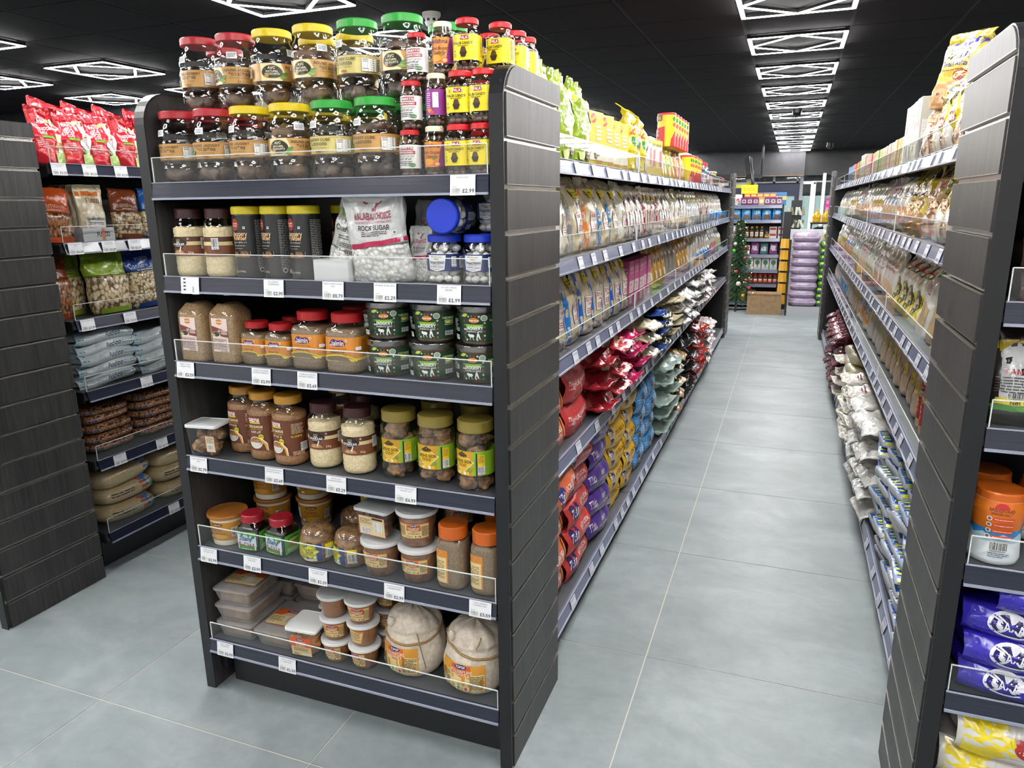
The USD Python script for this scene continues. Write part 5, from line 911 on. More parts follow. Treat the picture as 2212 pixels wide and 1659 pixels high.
carton('pink_brick', 'flour_pack', .105, .21, .07, '#b84a80', [R_(0, .09, .104, .055, '#e3d9d6'), T_('FLOUR', 0, .175, .016, '#f2dfe8', b=True, w=.08), T_('PREMIUM', -.015, .10, .011, '#b84a80', b=True, w=.06), T_('GLUTEN FREE', 0, .155, .010, '#f2dfe8', w=.08), ('l', 0, .08, .07, .014, '#b88aa0', 2), ('b', -.02, .03, .05, .035)], [('l', 0, .12, .05, .12, '#e6b8d0', 8)], m=FILMM)
bag('gold_pasta', 'pasta_pack', .13, .225, .07, '#b08a3a', [R_(-.01, .12, .045, .16, '#d99a2a'), R_(-.01, .15, .03, .05, '#e9e6e0'), R_(-.01, .08, .03, .04, '#e9e6e0'), ('e', -.01, .15, .01, .014, '#4a4a4a')], seed=57, m=None, wrinkle=1.2)
bag('brown_wheat', 'grain_bag', .14, .23, .07, '#8a7a62', [('p', [(-.06, .02), (-.03, .02), (.0, .2), (-.03, .21)], '#7a8a9a'), ('heap', .02, .02, .08, .07, '#b8862e', '#d9b05a')], seed=58)
bag('white_bluebase', 'grain_bag', .15, .22, .075, '#d6d3c6', [('p', [(-.07, .0), (.07, .0), (.07, .05), (.02, .09), (-.05, .07)], '#2f8ad0'), R_(.0, .13, .1, .05, '#e6e2da'), ('l', 0, .13, .08, .04, '#a33a4a', 4)], seed=59)
bag('white_redyellow', 'grain_bag', .14, .215, .07, '#d9d6cc', [R_(-.03, .06, .05, .08, '#c02a30'), R_(.03, .07, .04, .07, '#e0c82a'), ('l', 0, .15, .1, .04, '#7a6a6a', 4)], seed=60)
# beyond the left side aisle
bag('mtr', 'idli_mix_pouch', .135, .185, .055, '#cf1b2b', [R_(.045, .09, .04, .17, '#d8e2c0'), R_(.03, .165, .075, .012, '#8ac83a', .003), ('e', -.015, .16, .026, .012, '#e6b0b4'), ('e', -.015, .16, .024, .0105, '#b81424'), T_('MTR', -.015, .16, .013, '#f4e0e0', b=True), T_('Rice', -.02, .132, .015, '#fff', b=True, sh=.0), T_('Idli', -.022, .115, .015, '#fff', b=True), R_(-.01, .1, .05, .008, '#6fb82a', .002), ('e', .035, .085, .024, .02, '#e6e6e2'), ('e', .04, .07, .02, .012, '#efefec'), ('leaf', .01, .06, .03, -30, '#5a9a3a'), ('l', -.035, .07, .04, .03, '#f0b8bc', 4), R_(.035, .022, .05, .04, '#a8c86a'), ('e', .05, .1, .012, .03, '#f0f4ea')], seed=61, wrinkle=1.4)
bag('mtr_b', 'idli_mix_pouch', .135, .185, .055, '#cf1b2b', [R_(.045, .09, .04, .17, '#d8e2c0'), R_(.03, .165, .075, .012, '#8ac83a', .003), ('e', -.015, .16, .026, .012, '#e6b0b4'), ('e', -.015, .16, .024, .0105, '#b81424'), T_('MTR', -.015, .16, .013, '#f4e0e0', b=True), T_('Uttappam', -.015, .132, .013, '#fff', b=True, w=.075), T_('Mix', -.025, .115, .013, '#fff', b=True), R_(-.01, .1, .05, .008, '#6fb82a', .002), ('heap', .032, .06, .045, .028, '#b07a3a', '#d6b070'), ('l', -.035, .07, .04, .03, '#f0b8bc', 4), R_(.035, .022, .05, .04, '#a8c86a')], seed=62, wrinkle=1.4)
ALM = grain('almonds', 95, '#8a5228', '#b87a44', '#2c160a', stretch=(1, 1, .55)); WAL = grain('walnut_halves', 75, '#a88a5e', '#cdb488', '#4a3420'); CAS = grain('cashews', 80, '#cdb78a', '#e3d3ae', '#6a5430'); PIS = grain('pistachios', 70, '#c4ac80', '#e0cda6', '#5c4424', stretch=(1, 1, .7)); PEA = grain('peanuts', 100, '#8a5a3a', '#b58460', '#2a160e'); RIC = noisy('sugar_grains', '#b9bfc0', '#d9dcda', 300, .4, coat=.5)
for key, col, low, t, tc in (('nut_alm', '#c2501e', ALM, 'Almonds', '#e6cdb8'), ('nut_wal', '#7a3a1c', WAL, 'Walnut Halves', '#d9c8b8'), ('nut_cash', '#1d5aa8', CAS, 'Cashew', '#dfe8f2')):
    bag(key, 'nut_bag', .145, .19, .06, col, [T_(t, 0, .142, .018, tc, w=.12), T_('Fudco', 0, .172, .009, tc, b=True), ('l', 0, .126, .07, .007, tc, 1), R_(0, .012, .135, .02, col)], low=low, split=.58, seed=63)
bag('ground_alm', 'ground_almond_bag', .13, .19, .05, '#d6c8a6', [R_(0, .18, .12, .018, '#d9702c'), T_('FUDCO', .01, .15, .018, '#7a3418', b=True, w=.07), R_(.0, .055, .09, .07, '#e9e7e2'), T_('Ground Almond', 0, .078, .011, '#2a2622', b=True, w=.084), ('l', 0, .06, .07, .012, '#444', 2), ('b', -.02, .035, .035, .02)], seed=64, wrinkle=.9)
carton('fudco_tray', 'display_box', .15, .055, .2, '#d9dbdc', [T_('FUDCO', .02, .028, .018, '#26201c', b=True, w=.06), R_(.02, .028, .016, .05, '#d9906a')], m=CARD)
for key, col, low, t, tc in (('pist', '#8aa82a', PIS, 'Jumbo Pistachios', '#c8d88a'), ('cash_big', '#1c3f86', CAS, 'Cashew Nuts', '#c8d6ea'), ('alm_big', '#8a3a1c', ALM, 'Almonds', '#e0c0a8')):
    bag(key, 'nut_bag', .2, .245, .085, col, [T_(t, 0, .185, .02, tc, w=.17), ('l', 0, .165, .1, .008, tc, 1), T_('FUDCO', 0, .215, .014, tc, b=True), R_(0, .012, .19, .022, col)], low=low, split=.62, seed=65)
sack('sugar_lying', 'sugar_bag', .27, .34, .048, '#b9c2c4', '#aab6ba', [T_('Fudco', .02, .024, .018, '#1f4a6a', b=True, sh=.2), R_(-.125, .024, .03, .046, '#2a8ab0'), ('l', .09, .024, .06, .018, '#6a8a9a', 2)], flap=False, seed=7, m=FILM)
k = kind('peanut_lying', 'peanut_bag')
def lying(k, W, D, T, m, seed, nm='body'):
    nt = 40; th = ring(nt); cx, sy = sup(th, 4.5); zz = np.linspace(0, 1, 7); P = np.array([np.stack([W / 2 * (1 - .2 * abs(2 * t - 1) ** 2.2) * cx, D / 2 * (1 - .16 * abs(2 * t - 1) ** 2.2) * sy, np.full(nt, T * t)], 1) for t in zz])
    n = meshkit.fbm(P * 18 + seed, 3, seed) - .5; P[..., :2] *= 1 + n[..., None] * .06; P[1:-1, :, 2] += n[1:-1] * .01; s = Surf(P, T * zz, np.full(7, W / 2), 4.5); part(k, nm, s.mesh(), m, True); return s
s = lying(k, .25, .32, .042, PEA, 3); label_part(k, s, [T_('Fudco', -.1, .02, .014, '#2a5a8a', b=True), R_(.1, .02, .03, .03, '#26406a')], 'print', FILM, off=.001, size=.03)
BRR = noisy('brown_rice_grains', '#9a8a66', '#bda983', 220, .4, coat=.5)
k = kind('brownrice_lying', 'rice_bag'); s = lying(k, .29, .38, .078, BRR, 5)
label_part(k, s, [('p', [(.075, .0), (.14, .0), (.14, .078), (.06, .078)], '#2a6ab8'), ('p', [(.06, .0), (.075, .0), (.06, .078), (.045, .078)], '#b8502a'), ('leaf', .085, .03, .04, 30, '#5aa83a'), ('l', -.05, .045, .12, .02, '#3a3a3a', 2)], 'print', FILM, off=.001, size=.03)
tp = kind('brownrice_top', 'rice_bag'); s = lying(tp, .29, .38, .085, BRR, 6)
label_part(tp, s, [('p', [(.075, .0), (.14, .0), (.14, .085), (.06, .085)], '#2a6ab8')], 'print', FILM, off=.001, size=.03)

label_part(tp, Flat((0, 0, .086), (1, 0, 0), (0, 1, 0)), [('p', [(.02, -.15), (.112, -.15), (.112, .15), (.06, .15)], '#2a6ab8'), ('p', [(.004, -.15), (.02, -.15), (.06, .15), (.044, .15)], '#b8502a'), ('r', -.055, -.04, .09, .13, '#b9bcb8', .02), T_('Chori Rice', -.055, -.02, .014, '#222', b=True, w=.075), T_('11 lbs', -.055, -.07, .012, '#222', b=True), ('leaf', .07, .0, .05, 40, '#5aa83a')], 'top_print', FILM)
# right end display
bag('natco', 'snack_bag', .17, .2, .06, '#33262a', [('r', 0, .1, .10, .04, '#5a4a44', .006), T_('NATCO', 0, .1, .024, '#d9d2c8', b=True, w=.085), R_(0, .014, .165, .022, '#8a1424')], seed=66, wrinkle=1.5)
sack('natco_lying', 'date_pack', .2, .2, .055, '#3a2c2c', '#2c2022', [('r', 0, .03, .09, .034, '#5c4a42', .005), T_('NATCO', 0, .03, .018, '#ddd6cc', b=True, w=.075), R_(0, .004, .19, .008, '#a01428')], flap=False, seed=9, m=FILM)
TAM = noisy('tamarind_pulp', '#241c17', '#5a4c40', 30, .25, coat=.8, bump=.01)
k = bag('tamarind', 'tamarind_pack', .18, .2, .06, '#231c18', [R_(0, .1, .178, .128, '#d5d6d6'), ('p', [(-.089, .164), (.089, .164), (.089, .14), (.05, .158), (-.05, .158), (-.089, .132)], '#d9b82a'), ('p', [(-.022, .156), (.022, .156), (.026, .148), (.02, .138), (-.02, .138), (-.026, .148)], '#a02430'), T_('Swetha', 0, .147, .009, '#f4e6dc', b=True, sh=.2), ('e', 0, .128, .032, .013, '#b02c34'), T_('Telugu', 0, .128, .012, '#f4e6dc', b=True, sh=.2), T_('TAMARIND CAKE', .0, .103, .0115, '#a02430', b=True, w=.13), ('l', -.045, .078, .06, .032, '#444', 6), ('b', -.04, .058, .03, .012), ('n', .035, .068, .07, .05), R_(0, .046, .178, .012, '#e0cc3a'), T_('Net Weight - 200 g', 0, .046, .008, '#3a2a1a', b=True, w=.1), R_(0, .034, .178, .011, '#4f9a3a'), T_('PRODUCT OF INDIA', .04, .056, .005, '#444', w=.06)], m=FILM, seed=67, wrinkle=1.0, flange=.02)
SLT = [(.036, 0), (.044, .004), (.047, .015), (.044, .05), (.042, .07), (.046, .095), (.0475, .115), (.044, .135)]
SL = [R_(0, .105, .3, .06, '#e0781c'), R_(0, .066, .3, .02, '#2f8ac8')] + [('p', [(-.15, .05), (.15, .05), (.15, .062)] + [(.15 - .02 * i, .06 + .008 * (i % 2)) for i in range(1, 15)] + [(-.15, .062)], '#bfdcec')]
for c in (0, .15): SL += [('p', [(c + .013 * math.cos(a), .122 + .011 * math.sin(a)) for a in np.linspace(0, math.pi, 12)], '#c8242c'), T_('AASHIRVAAD', c, .119, .0062, '#7a1c1c', b=True, w=.044), T_('IODIZED SALT', c, .1115, .0045, '#7a1c1c', b=True, w=.034)] + [x for i in range(4) for x in (('e', c - .019, .1 - .0125 * i, .0048, .0048, '#f2e6dc'), ('e', c - .019, .1 - .0125 * i, .003, .003, '#8a5a4a'), ('r', c + .006, .1 - .0125 * i, .038, .007, '#d8452c', .003), ('l', c + .006, .1 - .0125 * i, .032, .003, '#f6dcc8', 1))] + [('b', c + .002, .043, .03, .02), ('l', c + .004, .026, .034, .01, '#3a5a7a', 3)]
jar('salt', 'salt_tub', SLT, (.0435, .128, .024, '#d9691c', 0), SL, None, body=plain('salt_tub_white', '#e3e9ec', .35))
sack('blue_salt', 'salt_bag', .34, .36, .062, '#3326b0', '#2a1c9a', [('e', -.09, .035, .04, .024, '#e6e6f0'), ('e', -.09, .035, .034, .019, '#1c1a5a'), T_('SAXA', -.09, .035, .014, '#e6e6f0', b=True, w=.05), *[('r', -.15 + .016 * i, .012 + .012 * j, .003, .003, '#4a3fd0') for i in range(20) for j in range(4) if not (3 <= i < 7)]], flap=False, seed=10, m=FILM)
sack('sea_salt', 'salt_bag', .36, .34, .085, '#d9d6cf', '#cfccc4', [('p', [(-.17, .0), (-.12, .0), (-.06, .04), (-.09, .085), (-.17, .085)], '#e6cf1e'), ('e', -.05, .05, .03, .024, '#a3242c'), T_('Telugu', -.05, .05, .014, '#f4e6dc', b=True, w=.05), ('r', .07, .045, .06, .06, '#c9c9c4', .01), T_('SEA SALT', .07, .045, .012, '#26262a', b=True, w=.05)], flap=False, seed=11, m=FILM)
carton('idli_carton', 'food_carton', .1, .16, .05, '#d9c83c', [('l', 0, .08, .08, .12, '#7a4a1c', 14)], [('l', 0, .1, .04, .1, '#6a3a1c', 13), R_(0, .152, .046, .004, '#a8502a'), R_(0, .006, .046, .004, '#a8502a')])
# shelf 2 bags of the jaggery display
CRYG = grain('rock_sugar_pieces', 85, '#c4c5c2', '#f0f0ec', '#b3b3ae', rough=.15, coat=1.0, bump=.006)
bag('fudco_candy', 'candy_sugar_bag', .105, .165, .05, '#c9ccc6', [('p', [(-.05, .165), (.05, .165), (.05, .135), (-.01, .15), (-.05, .145)], '#7fae2a'), T_('FUDCO', .005, .138, .014, '#3a3a34', b=True, w=.05), T_('Candy Sugar', .0, .118, .012, '#26262a', b=True, w=.085), T_('100g', .025, .095, .01, '#26262a', b=True), ('l', .0, .098, .06, .012, '#444', 2), ('l', .0, .08, .06, .012, '#444', 3), ('b', .0, .064, .04, .014)], low=CRYG, split=.36, seed=68, wrinkle=1.0)
bag('malabar', 'rock_sugar_bag', .165, .205, .05, '#d6d7d6', [('p', [(-.028, .2), (-.012, .2), (.002, .182), (-.006, .178)], '#a8224a'), ('p', [(.028, .2), (.012, .2), (-.002, .182), (.006, .178)], '#a8224a'), T_('MALABAR CHOICE', 0, .166, .014, '#a8224a', b=True, w=.1), T_('FROM THE FOOTHILLS OF EASTERN GHATS', 0, .152, .005, '#a8224a', w=.1), T_('ROCK SUGAR', 0, .139, .0115, '#3a2a34', b=True, w=.085), ('l', 0, .124, .07, .014, '#5a4a54', 3), R_(.055, .125, .009, .009, '#eee'), ('e', .055, .125, .003, .003, '#2f7a3a'), ('p', [(-.082, .088), (.082, .1), (.082, .112), (-.082, .1)], '#b8204e')], low=CRYG, split=.44, seed=69, wrinkle=1.2)

carton('candy_box', 'display_box', .1, .055, .1, '#dcdedf')
# ------------------------------------------------------------------ price tags
def tag_prints(lines, price):
    P = [R_(0, .0225, .062, .045, '#e9ebee')]
    if lines == 'odd': return P + [R_(-.018, .040 - .0095 * i, .008, .0042, '#26282c') for i in range(4)] + [('l', .012, .012, .006, .016, '#333', 5)]
    for i, s in enumerate(lines): P.append(T_(s, 0, .0395 - .0062 * i, .0036, '#3c4046', w=.054))
    return P + [('b', -.0165, .010, .022, .013), ('l', -.02, .019, .012, .002, '#777', 1), T_(price, .0145, .010, .0082, '#16181c', b=True, w=.029)]
def price_tag(x, y, z, rz, lines, price, label, group):
    p = thing('price_tag', label, 'price tag', group, matrix((x, y, z), rz, -6))
    part(p, 'card', bx(-.031, .031, .0006, .0014, 0, .045), TAGW)
    label_part(p, Flat((0, .0004, 0)), tag_prints(lines, price), 'print', PRINT, off=.0001, step=.0001); ALL.append(label)
SHN = ['top', 'second', 'third', 'fourth', 'fifth', 'bottom']
TAGS = [(0, -.699, ['PALMCANDY'], '£2.99'),
        (1, -1.522, 'odd', ''), (1, -1.244, ['DH JAGGERY', 'POWDER500G'], '£2.99'), (1, -1.063, ['FUDCO CANDY SUGAR', '100G'], '£0.79'), (1, -.914, ['MC ROCK SUGAR 200G'], '£1.29'), (1, -.742, ['NATURE THREAD', 'MISHRI'], '£1.99'),
        (2, -1.575, ['PANDIT FOODS', 'JAGGERY 950g'], '£2.59'), (2, -1.312, ["JAIMIN KOLHAPUR'S", 'JAGGERY POWDER 5...'], '£1.99'), (2, -1.163, ["JAIMIN KOLHAPUR'S", 'JAGGERY POWDER 1...'], '£3.49'),
        (3, -1.57, ['SAPNA DESI SHAKER', '600g'], '£1.79'), (3, -1.301, ['SAPNA DESI SHAKKAR', 'JAGGERY POWDER 1...'], '£3.49'), (3, -1.097, ['AARAFA DESI', 'SHAKKAR POWDER 1...'], '£3.29'), (3, -.885, ['FUDCO DESHI GOR', 'JAGGERY 1KG'], '£4.99'),
        (4, -1.574, ['JAIMIN NATURAL', 'JAGGERY 950G'], '£2.99'), (4, -1.412, ["ZILANY DATE'S", 'MOLASSES'], '£2.99'), (4, -1.182, ['TOP OP KOLHAPURI', 'JEGGERY 450G'], '£1.59'), (4, -.936, ['TOPOP KOLHAPURI', 'JAGGERY 900G'], '£2.99'), (4, -.682, ['TOPOP JAGGERY', 'POWDER 750G'], '£3.59'),
        (5, -1.555, ['TOPOP JAGGERY', 'DESHI 875G'], '£2.99'), (5, -1.321, ['TOP OP JAGGERY', 'CUBES 450G'], '£1.59')]
for i, x, ln, pr in TAGS:
    row_ = [t for t in TAGS if t[0] == i]; n = row_.index((i, x, ln, pr))
    lab = f'white price tag reading {pr}, {nth(n)} from left on the {SHN[i]} jaggery shelf rail' if pr else 'white tag with black blocks, turned sideways, leftmost on second jaggery shelf rail'
    price_tag(x, 1.5303, ZS[i] - .0405, 0, ln, pr, lab, 'price tags on the jaggery display')

# ------------------------------------------------------------------ the jaggery display facing the viewer
G1 = 'jaggery goods on the end display'
def put_row(items, shelf_, z):
    for it in items:
        key, lab, cat_, x, y = it[:5]; o = it[5] if len(it) > 5 else {}
        place(key, lab, cat_, (x, y, z + o.get('z', 0)), o.get('rz', 0), o.get('rx', 0), o.get('ry', 0), o.get('s', 1), G1)
J = 'jar'
top = ZS[0] + .001; H = .1868; HS = .1148; BS = np.array((1.035, 1.035, .95))
xs1 = [-1.563, -1.446, -1.328, -1.204, -1.079, -.956]; xs2 = [-1.52, -1.402, -1.285, -1.16, -1.03, -.905]
cols = ['red', 'red', 'yellow', 'yellow', 'green', 'green']
k1 = ['big_red_00', 'big_red_00', 'big_yellow_00', 'big_yellow_01', 'big_green_00', 'big_green_01']; f1 = [.078, .062, .076, .0, .074, .07]
k2 = ['big_red_00', 'big_red_00', 'big_yellow_00', 'big_yellow_01', 'big_green_00', 'big_green_01']; f2 = [.076, .032, -.028, .0, .074, -.004]
face = lambda x, y, u: math.degrees(math.atan2(-x, y)) - math.degrees(u / .0548)      # label point u (m from its middle) turned towards the aisle head
for i in range(6):
    w = 'left' if i % 2 == 0 else 'right'
    place(k1[i], f'large clear jaggery jar, {cols[i]} lid, lower front row, {w} of its pair', J, (xs1[i], 1.605, top), face(xs1[i], 1.605, f1[i]), s=BS, group=G1)
    place(k2[i], f'large clear jaggery jar, {cols[i]} lid, upper row, {w} of its pair', J, (xs2[i], 1.665, top + H), face(xs2[i], 1.665, f2[i]), s=BS, group=G1)
    place(f'big_{cols[i]}_00', f'large {cols[i]}-lidded jaggery jar behind the lower front row, {w} of its pair', J, (xs1[i] + .02, 1.724, top), 30 + 40 * i, s=BS, group=G1)
for x, c, e in ((-1.548, 'red', 'left of two'), (-1.235, 'yellow', 'between front yellow lids'), (-1.118, 'yellow', 'right beside green lids'), (-.845, 'green', 'near the smoke detector')):
    place(f'big_{c}_10', f'large {c}-lidded jaggery jar at the back of upper row, {e}', J, (x, 1.79, top + H), 20, s=BS, group=G1)
for x, c, e in ((-1.548, 'red', 'leftmost'), (-1.235, 'yellow', 'second'), (-1.118, 'yellow', 'third'), (-.845, 'green', 'rightmost')):
    place(f'big_{c}_00', f'large {c}-lidded jar mostly hidden at back of top shelf, {e}', J, (x, 1.842, top), 70, s=BS, group=G1)
small = [('samayal', -.851, 'red-lidded jar with white label'), ('krishna_0', -.789, 'cream-lidded candy jar, purple and orange label'), ('palat_0', -.727, 'red-lidded palm candy jar, yellow label, left column'), ('palat_1', -.664, 'red-lidded palm candy jar, yellow label, right column')]
for lv, (dy, dx, nm) in enumerate(((0, 0, 'lowest'), (.014, .0, 'middle'), (.05, .0, 'highest'))):
    for j, (key, x, d) in enumerate(small):
        if lv == 1 and key == 'krishna_0': key = 'krishna_1'
        if lv == 2 and j == 3: dy = .12
        yy = 1.577 + dy + (0, .006, .003, 0)[j]; xx = (x + .008 * (lv > 0) + .02 * (lv > 1)) * (1 + (dy if dy < .1 else .01) / 1.58)
        xx = min(xx, -.667)
        sm = key == 'samayal'; place(key, f'{d}, {nm} of its front stack', J, (xx, yy, top + (.1085 if sm else HS) * lv), (-4, 6, 3, -2)[j], s=(1, 1, .905 if sm else .958), group=G1)
    for j, (key, x, d) in enumerate(small[2:]):
        for r in range(2): place(key, f"palm candy jar behind the {('left', 'right')[j]} front column, {nm} level, {('second', 'third')[r]} row back", J, (-.738 + .069 * j + (.004 if lv == 2 else 0), 1.742 + .074 * r + .05 * (lv == 2), top + HS * lv), 5, s=(1, 1, .958), group=G1)
z2 = ZS[1] + .001
put_row([('shakkar_0', 'brown-lidded shakkar jar, whole black badge visible, second shelf', J, -1.567, 1.605, dict(rz=-4)), ('shakkar_1', 'brown-lidded shakkar jar turned sideways, second shelf', J, -1.462, 1.605),
         ('tin_0', 'black jaggery powder tin with yellow lid, leftmost of four', 'tin', -1.362, 1.60), ('tin_1', 'black jaggery powder tin with yellow lid, second of four', 'tin', -1.272, 1.605, dict(rz=8)), ('tin_2', 'black jaggery powder tin with yellow lid, third of four', 'tin', -1.182, 1.60, dict(rz=4)), ('tin_1', 'black tin with yellow lid peeking out behind candy sugar bag', 'tin', -1.118, 1.70),
         ('candy_box', 'white card display box holding a candy sugar bag', 'box', -1.088, 1.612, dict(rz=3)), ('fudco_candy', 'candy sugar bag with green top, leaning in a white box', 'bag', -1.085, 1.625, dict(z=.012, rz=2, ry=17)), ('malabar', 'large clear rock sugar bag with crimson stripe leaning forward', 'bag', -.952, 1.605, dict(rz=4, rx=8, ry=-3)), ('malabar', 'rock sugar bag half hidden behind the large one, drooping right', 'bag', -.868, 1.70, dict(rz=-10, ry=8, s=.85)), ('malabar', 'small crimson-striped sugar bag low between bag and blue jars', 'bag', -.862, 1.635, dict(rz=-8, s=(.42, .6, .6))),
         ('mishri', 'blue-lidded rock sugar jar standing, left of two', J, -.786, 1.61, dict(rz=-4)), ('mishri', 'blue-lidded rock sugar jar standing, right of two', J, -.690, 1.61, dict(rz=-6)), ('mishri', 'blue-lidded rock sugar jar lying with its blue lid facing out', J, -.762, 1.665, dict(z=.1185 + .043, rx=90)), ('mishri', 'rock sugar jar standing on another, label out, far right second shelf', J, -.683, 1.685, dict(z=.1185, rz=-8)), ('mishri', 'rock sugar jar hidden behind the standing blue-lidded pair', J, -.69, 1.70, dict(rz=9))], 1, z2)
z3 = ZS[2] + .001
put_row([('desi_pack', 'square handled bottle of jaggery powder, pink label, left of two', 'bottle', -1.566, 1.60), ('desi_pack', 'square handled bottle of jaggery powder, pink label, right of two', 'bottle', -1.462, 1.608),
         ('jaimin_s', 'small red-lidded orange-label powder jar, left of the small two', J, -1.376, 1.612), ('jaimin_s', 'small red-lidded orange-label powder jar, right of the small two', J, -1.289, 1.604, dict(rz=6)), ('jaimin_l', 'large red-lidded orange-label powder jar, left of the large two', J, -1.187, 1.612), ('jaimin_l', 'large red-lidded orange-label powder jar, right of the large two', J, -1.074, 1.604, dict(rz=3)),
         ('jaimin_s', 'small red-lidded jar in second row behind the small two', J, -1.335, 1.72), ('jaimin_l', 'large red-lidded jar in second row behind the large two', J, -1.125, 1.735)], 2, z3)
for i, x in enumerate((-.952, -.826, -.699)):
    place('green_tub', f"green-label jaggery tub with clear lid, {('left', 'middle', 'right')[i]} column, lower", 'tub', (x, 1.612 - .006 * (i == 1), z3), (10, 12, 4)[i], group=G1); place('green_tub', f"green-label jaggery tub with clear lid, {('left', 'middle', 'right')[i]} column, upper", 'tub', (x + (-.002, .006, .004)[i], 1.612, z3 + .0965), (18, 6, 6)[i], group=G1)
z4 = ZS[3] + .001
put_row([('gor_box', 'small clear box of jaggery pieces with grey lid', 'food box', -1.568, 1.585, dict(rz=8)), ('sapna_0', 'gold-lidded brown sugar jar with brown label, leftmost of three', J, -1.488, 1.655, dict(rz=8)), ('sapna_1', 'gold-lidded brown sugar jar with brown label, middle of three', J, -1.388, 1.622, dict(rz=2)), ('sapna_2', 'gold-lidded brown sugar jar with brown label, rightmost of three', J, -1.290, 1.608), ('sapna_0', 'gold-lidded brown sugar jar behind the dark-lidded pair', J, -1.215, 1.76),
         ('shakkar_0', 'brown-lidded shakkar jar, left of two on the fourth shelf', J, -1.184, 1.622, dict(rz=2)), ('shakkar_0', 'brown-lidded shakkar jar, right of two on the fourth shelf', J, -1.068, 1.612, dict(rz=2)), ('shakkar_1', 'brown-lidded shakkar jar in the second row, fourth shelf', J, -1.13, 1.74),
         ('gor_0', 'olive-gold-lidded jar of jaggery lumps, leftmost of three', J, -.944, 1.62), ('gor_1', 'olive-gold-lidded jar of jaggery lumps, middle of three', J, -.829, 1.608, dict(rz=4)), ('gor_2', 'olive-gold-lidded jar of jaggery lumps, rightmost of three', J, -.712, 1.60, dict(rz=6)), ('gor_0', 'gold-lidded jaggery jar in second row, left of two', J, -.885, 1.735), ('gor_1', 'gold-lidded jaggery jar in second row, right of two', J, -.765, 1.735)], 3, z4)
z5 = ZS[4] + .001
put_row([('amber_tub', 'brown-lidded tub of jaggery with gold label, alone at front left', 'tub', -1.561, 1.615, dict(rz=4)), ('amber_tub', 'gold-label tub, bottom of the left stack behind', 'tub', -1.51, 1.765), ('amber_tub', 'gold-label tub, top of the left stack behind', 'tub', -1.51, 1.76, dict(z=.0985)), ('amber_tub', 'gold-label tub, bottom of the right stack at back', 'tub', -1.38, 1.81, dict(rz=20)), ('amber_tub', 'gold-label tub, top of the right stack at back', 'tub', -1.38, 1.805, dict(z=.0985, rz=30)),
         ('zilany', 'crimson-lidded date molasses jar, left of two', J, -1.452, 1.60, dict(rz=4)), ('zilany', 'crimson-lidded date molasses jar, right of two', J, -1.352, 1.606, dict(rz=-8)),
         ('gorblock_0', 'wrapped round jaggery block with blue and yellow label, left', 'jaggery block', -1.226, 1.606), ('gorblock_1', 'wrapped round jaggery block with blue and yellow label, right', 'jaggery block', -1.117, 1.616), ('gorblock_0', 'wrapped jaggery block behind, bottom of back stack', 'jaggery block', -1.18, 1.745, dict(rz=150)), ('gorblock_1', 'wrapped jaggery block behind, top of back stack', 'jaggery block', -1.11, 1.755, dict(rz=60, z=.0)), ('gorblock_0', 'wrapped jaggery block lifted on others at the back', 'jaggery block', -1.115, 1.76, dict(z=.112, rz=20)),
         ('topop_0', 'orange-label jaggery tub under the cube box', 'tub', -1.012, 1.606, dict(rz=4)), ('topop_2', 'orange-label jaggery tub, lower of the right stack', 'tub', -.894, 1.608, dict(rz=6)), ('cube_box', 'square clear box of jaggery cubes on a round tub', 'food box', -1.018, 1.612, dict(z=.1025, rz=-6)), ('topop_1', 'orange-label jaggery tub, upper of the right stack', 'tub', -.899, 1.614, dict(z=.1025)), ('topop_0', 'orange-label tub in second row, lower', 'tub', -.832, 1.735), ('topop_2', 'orange-label tub in second row, upper', 'tub', -.83, 1.735, dict(z=.1025, rz=30)),
         ('orange_jar', 'orange-lidded jar of jaggery powder, left of two', J, -.787, 1.606, dict(rz=2)), ('orange_jar', 'orange-lidded jar of jaggery powder, right of two', J, -.688, 1.606, dict(rz=4)), ('orange_jar', 'orange-lidded jar in the second row at far right', J, -.70, 1.72)], 4, z5)
z6 = ZS[5] + .001
for j in range(3): place('tray_top' if j == 2 else 'tray', f"flat jaggery tray in the front left stack, {('lowest', 'middle', 'top with label')[j]}", 'food tray', (-1.545, 1.652, z6 + .0575 * j), (2, 3, 4)[j], group=G1)
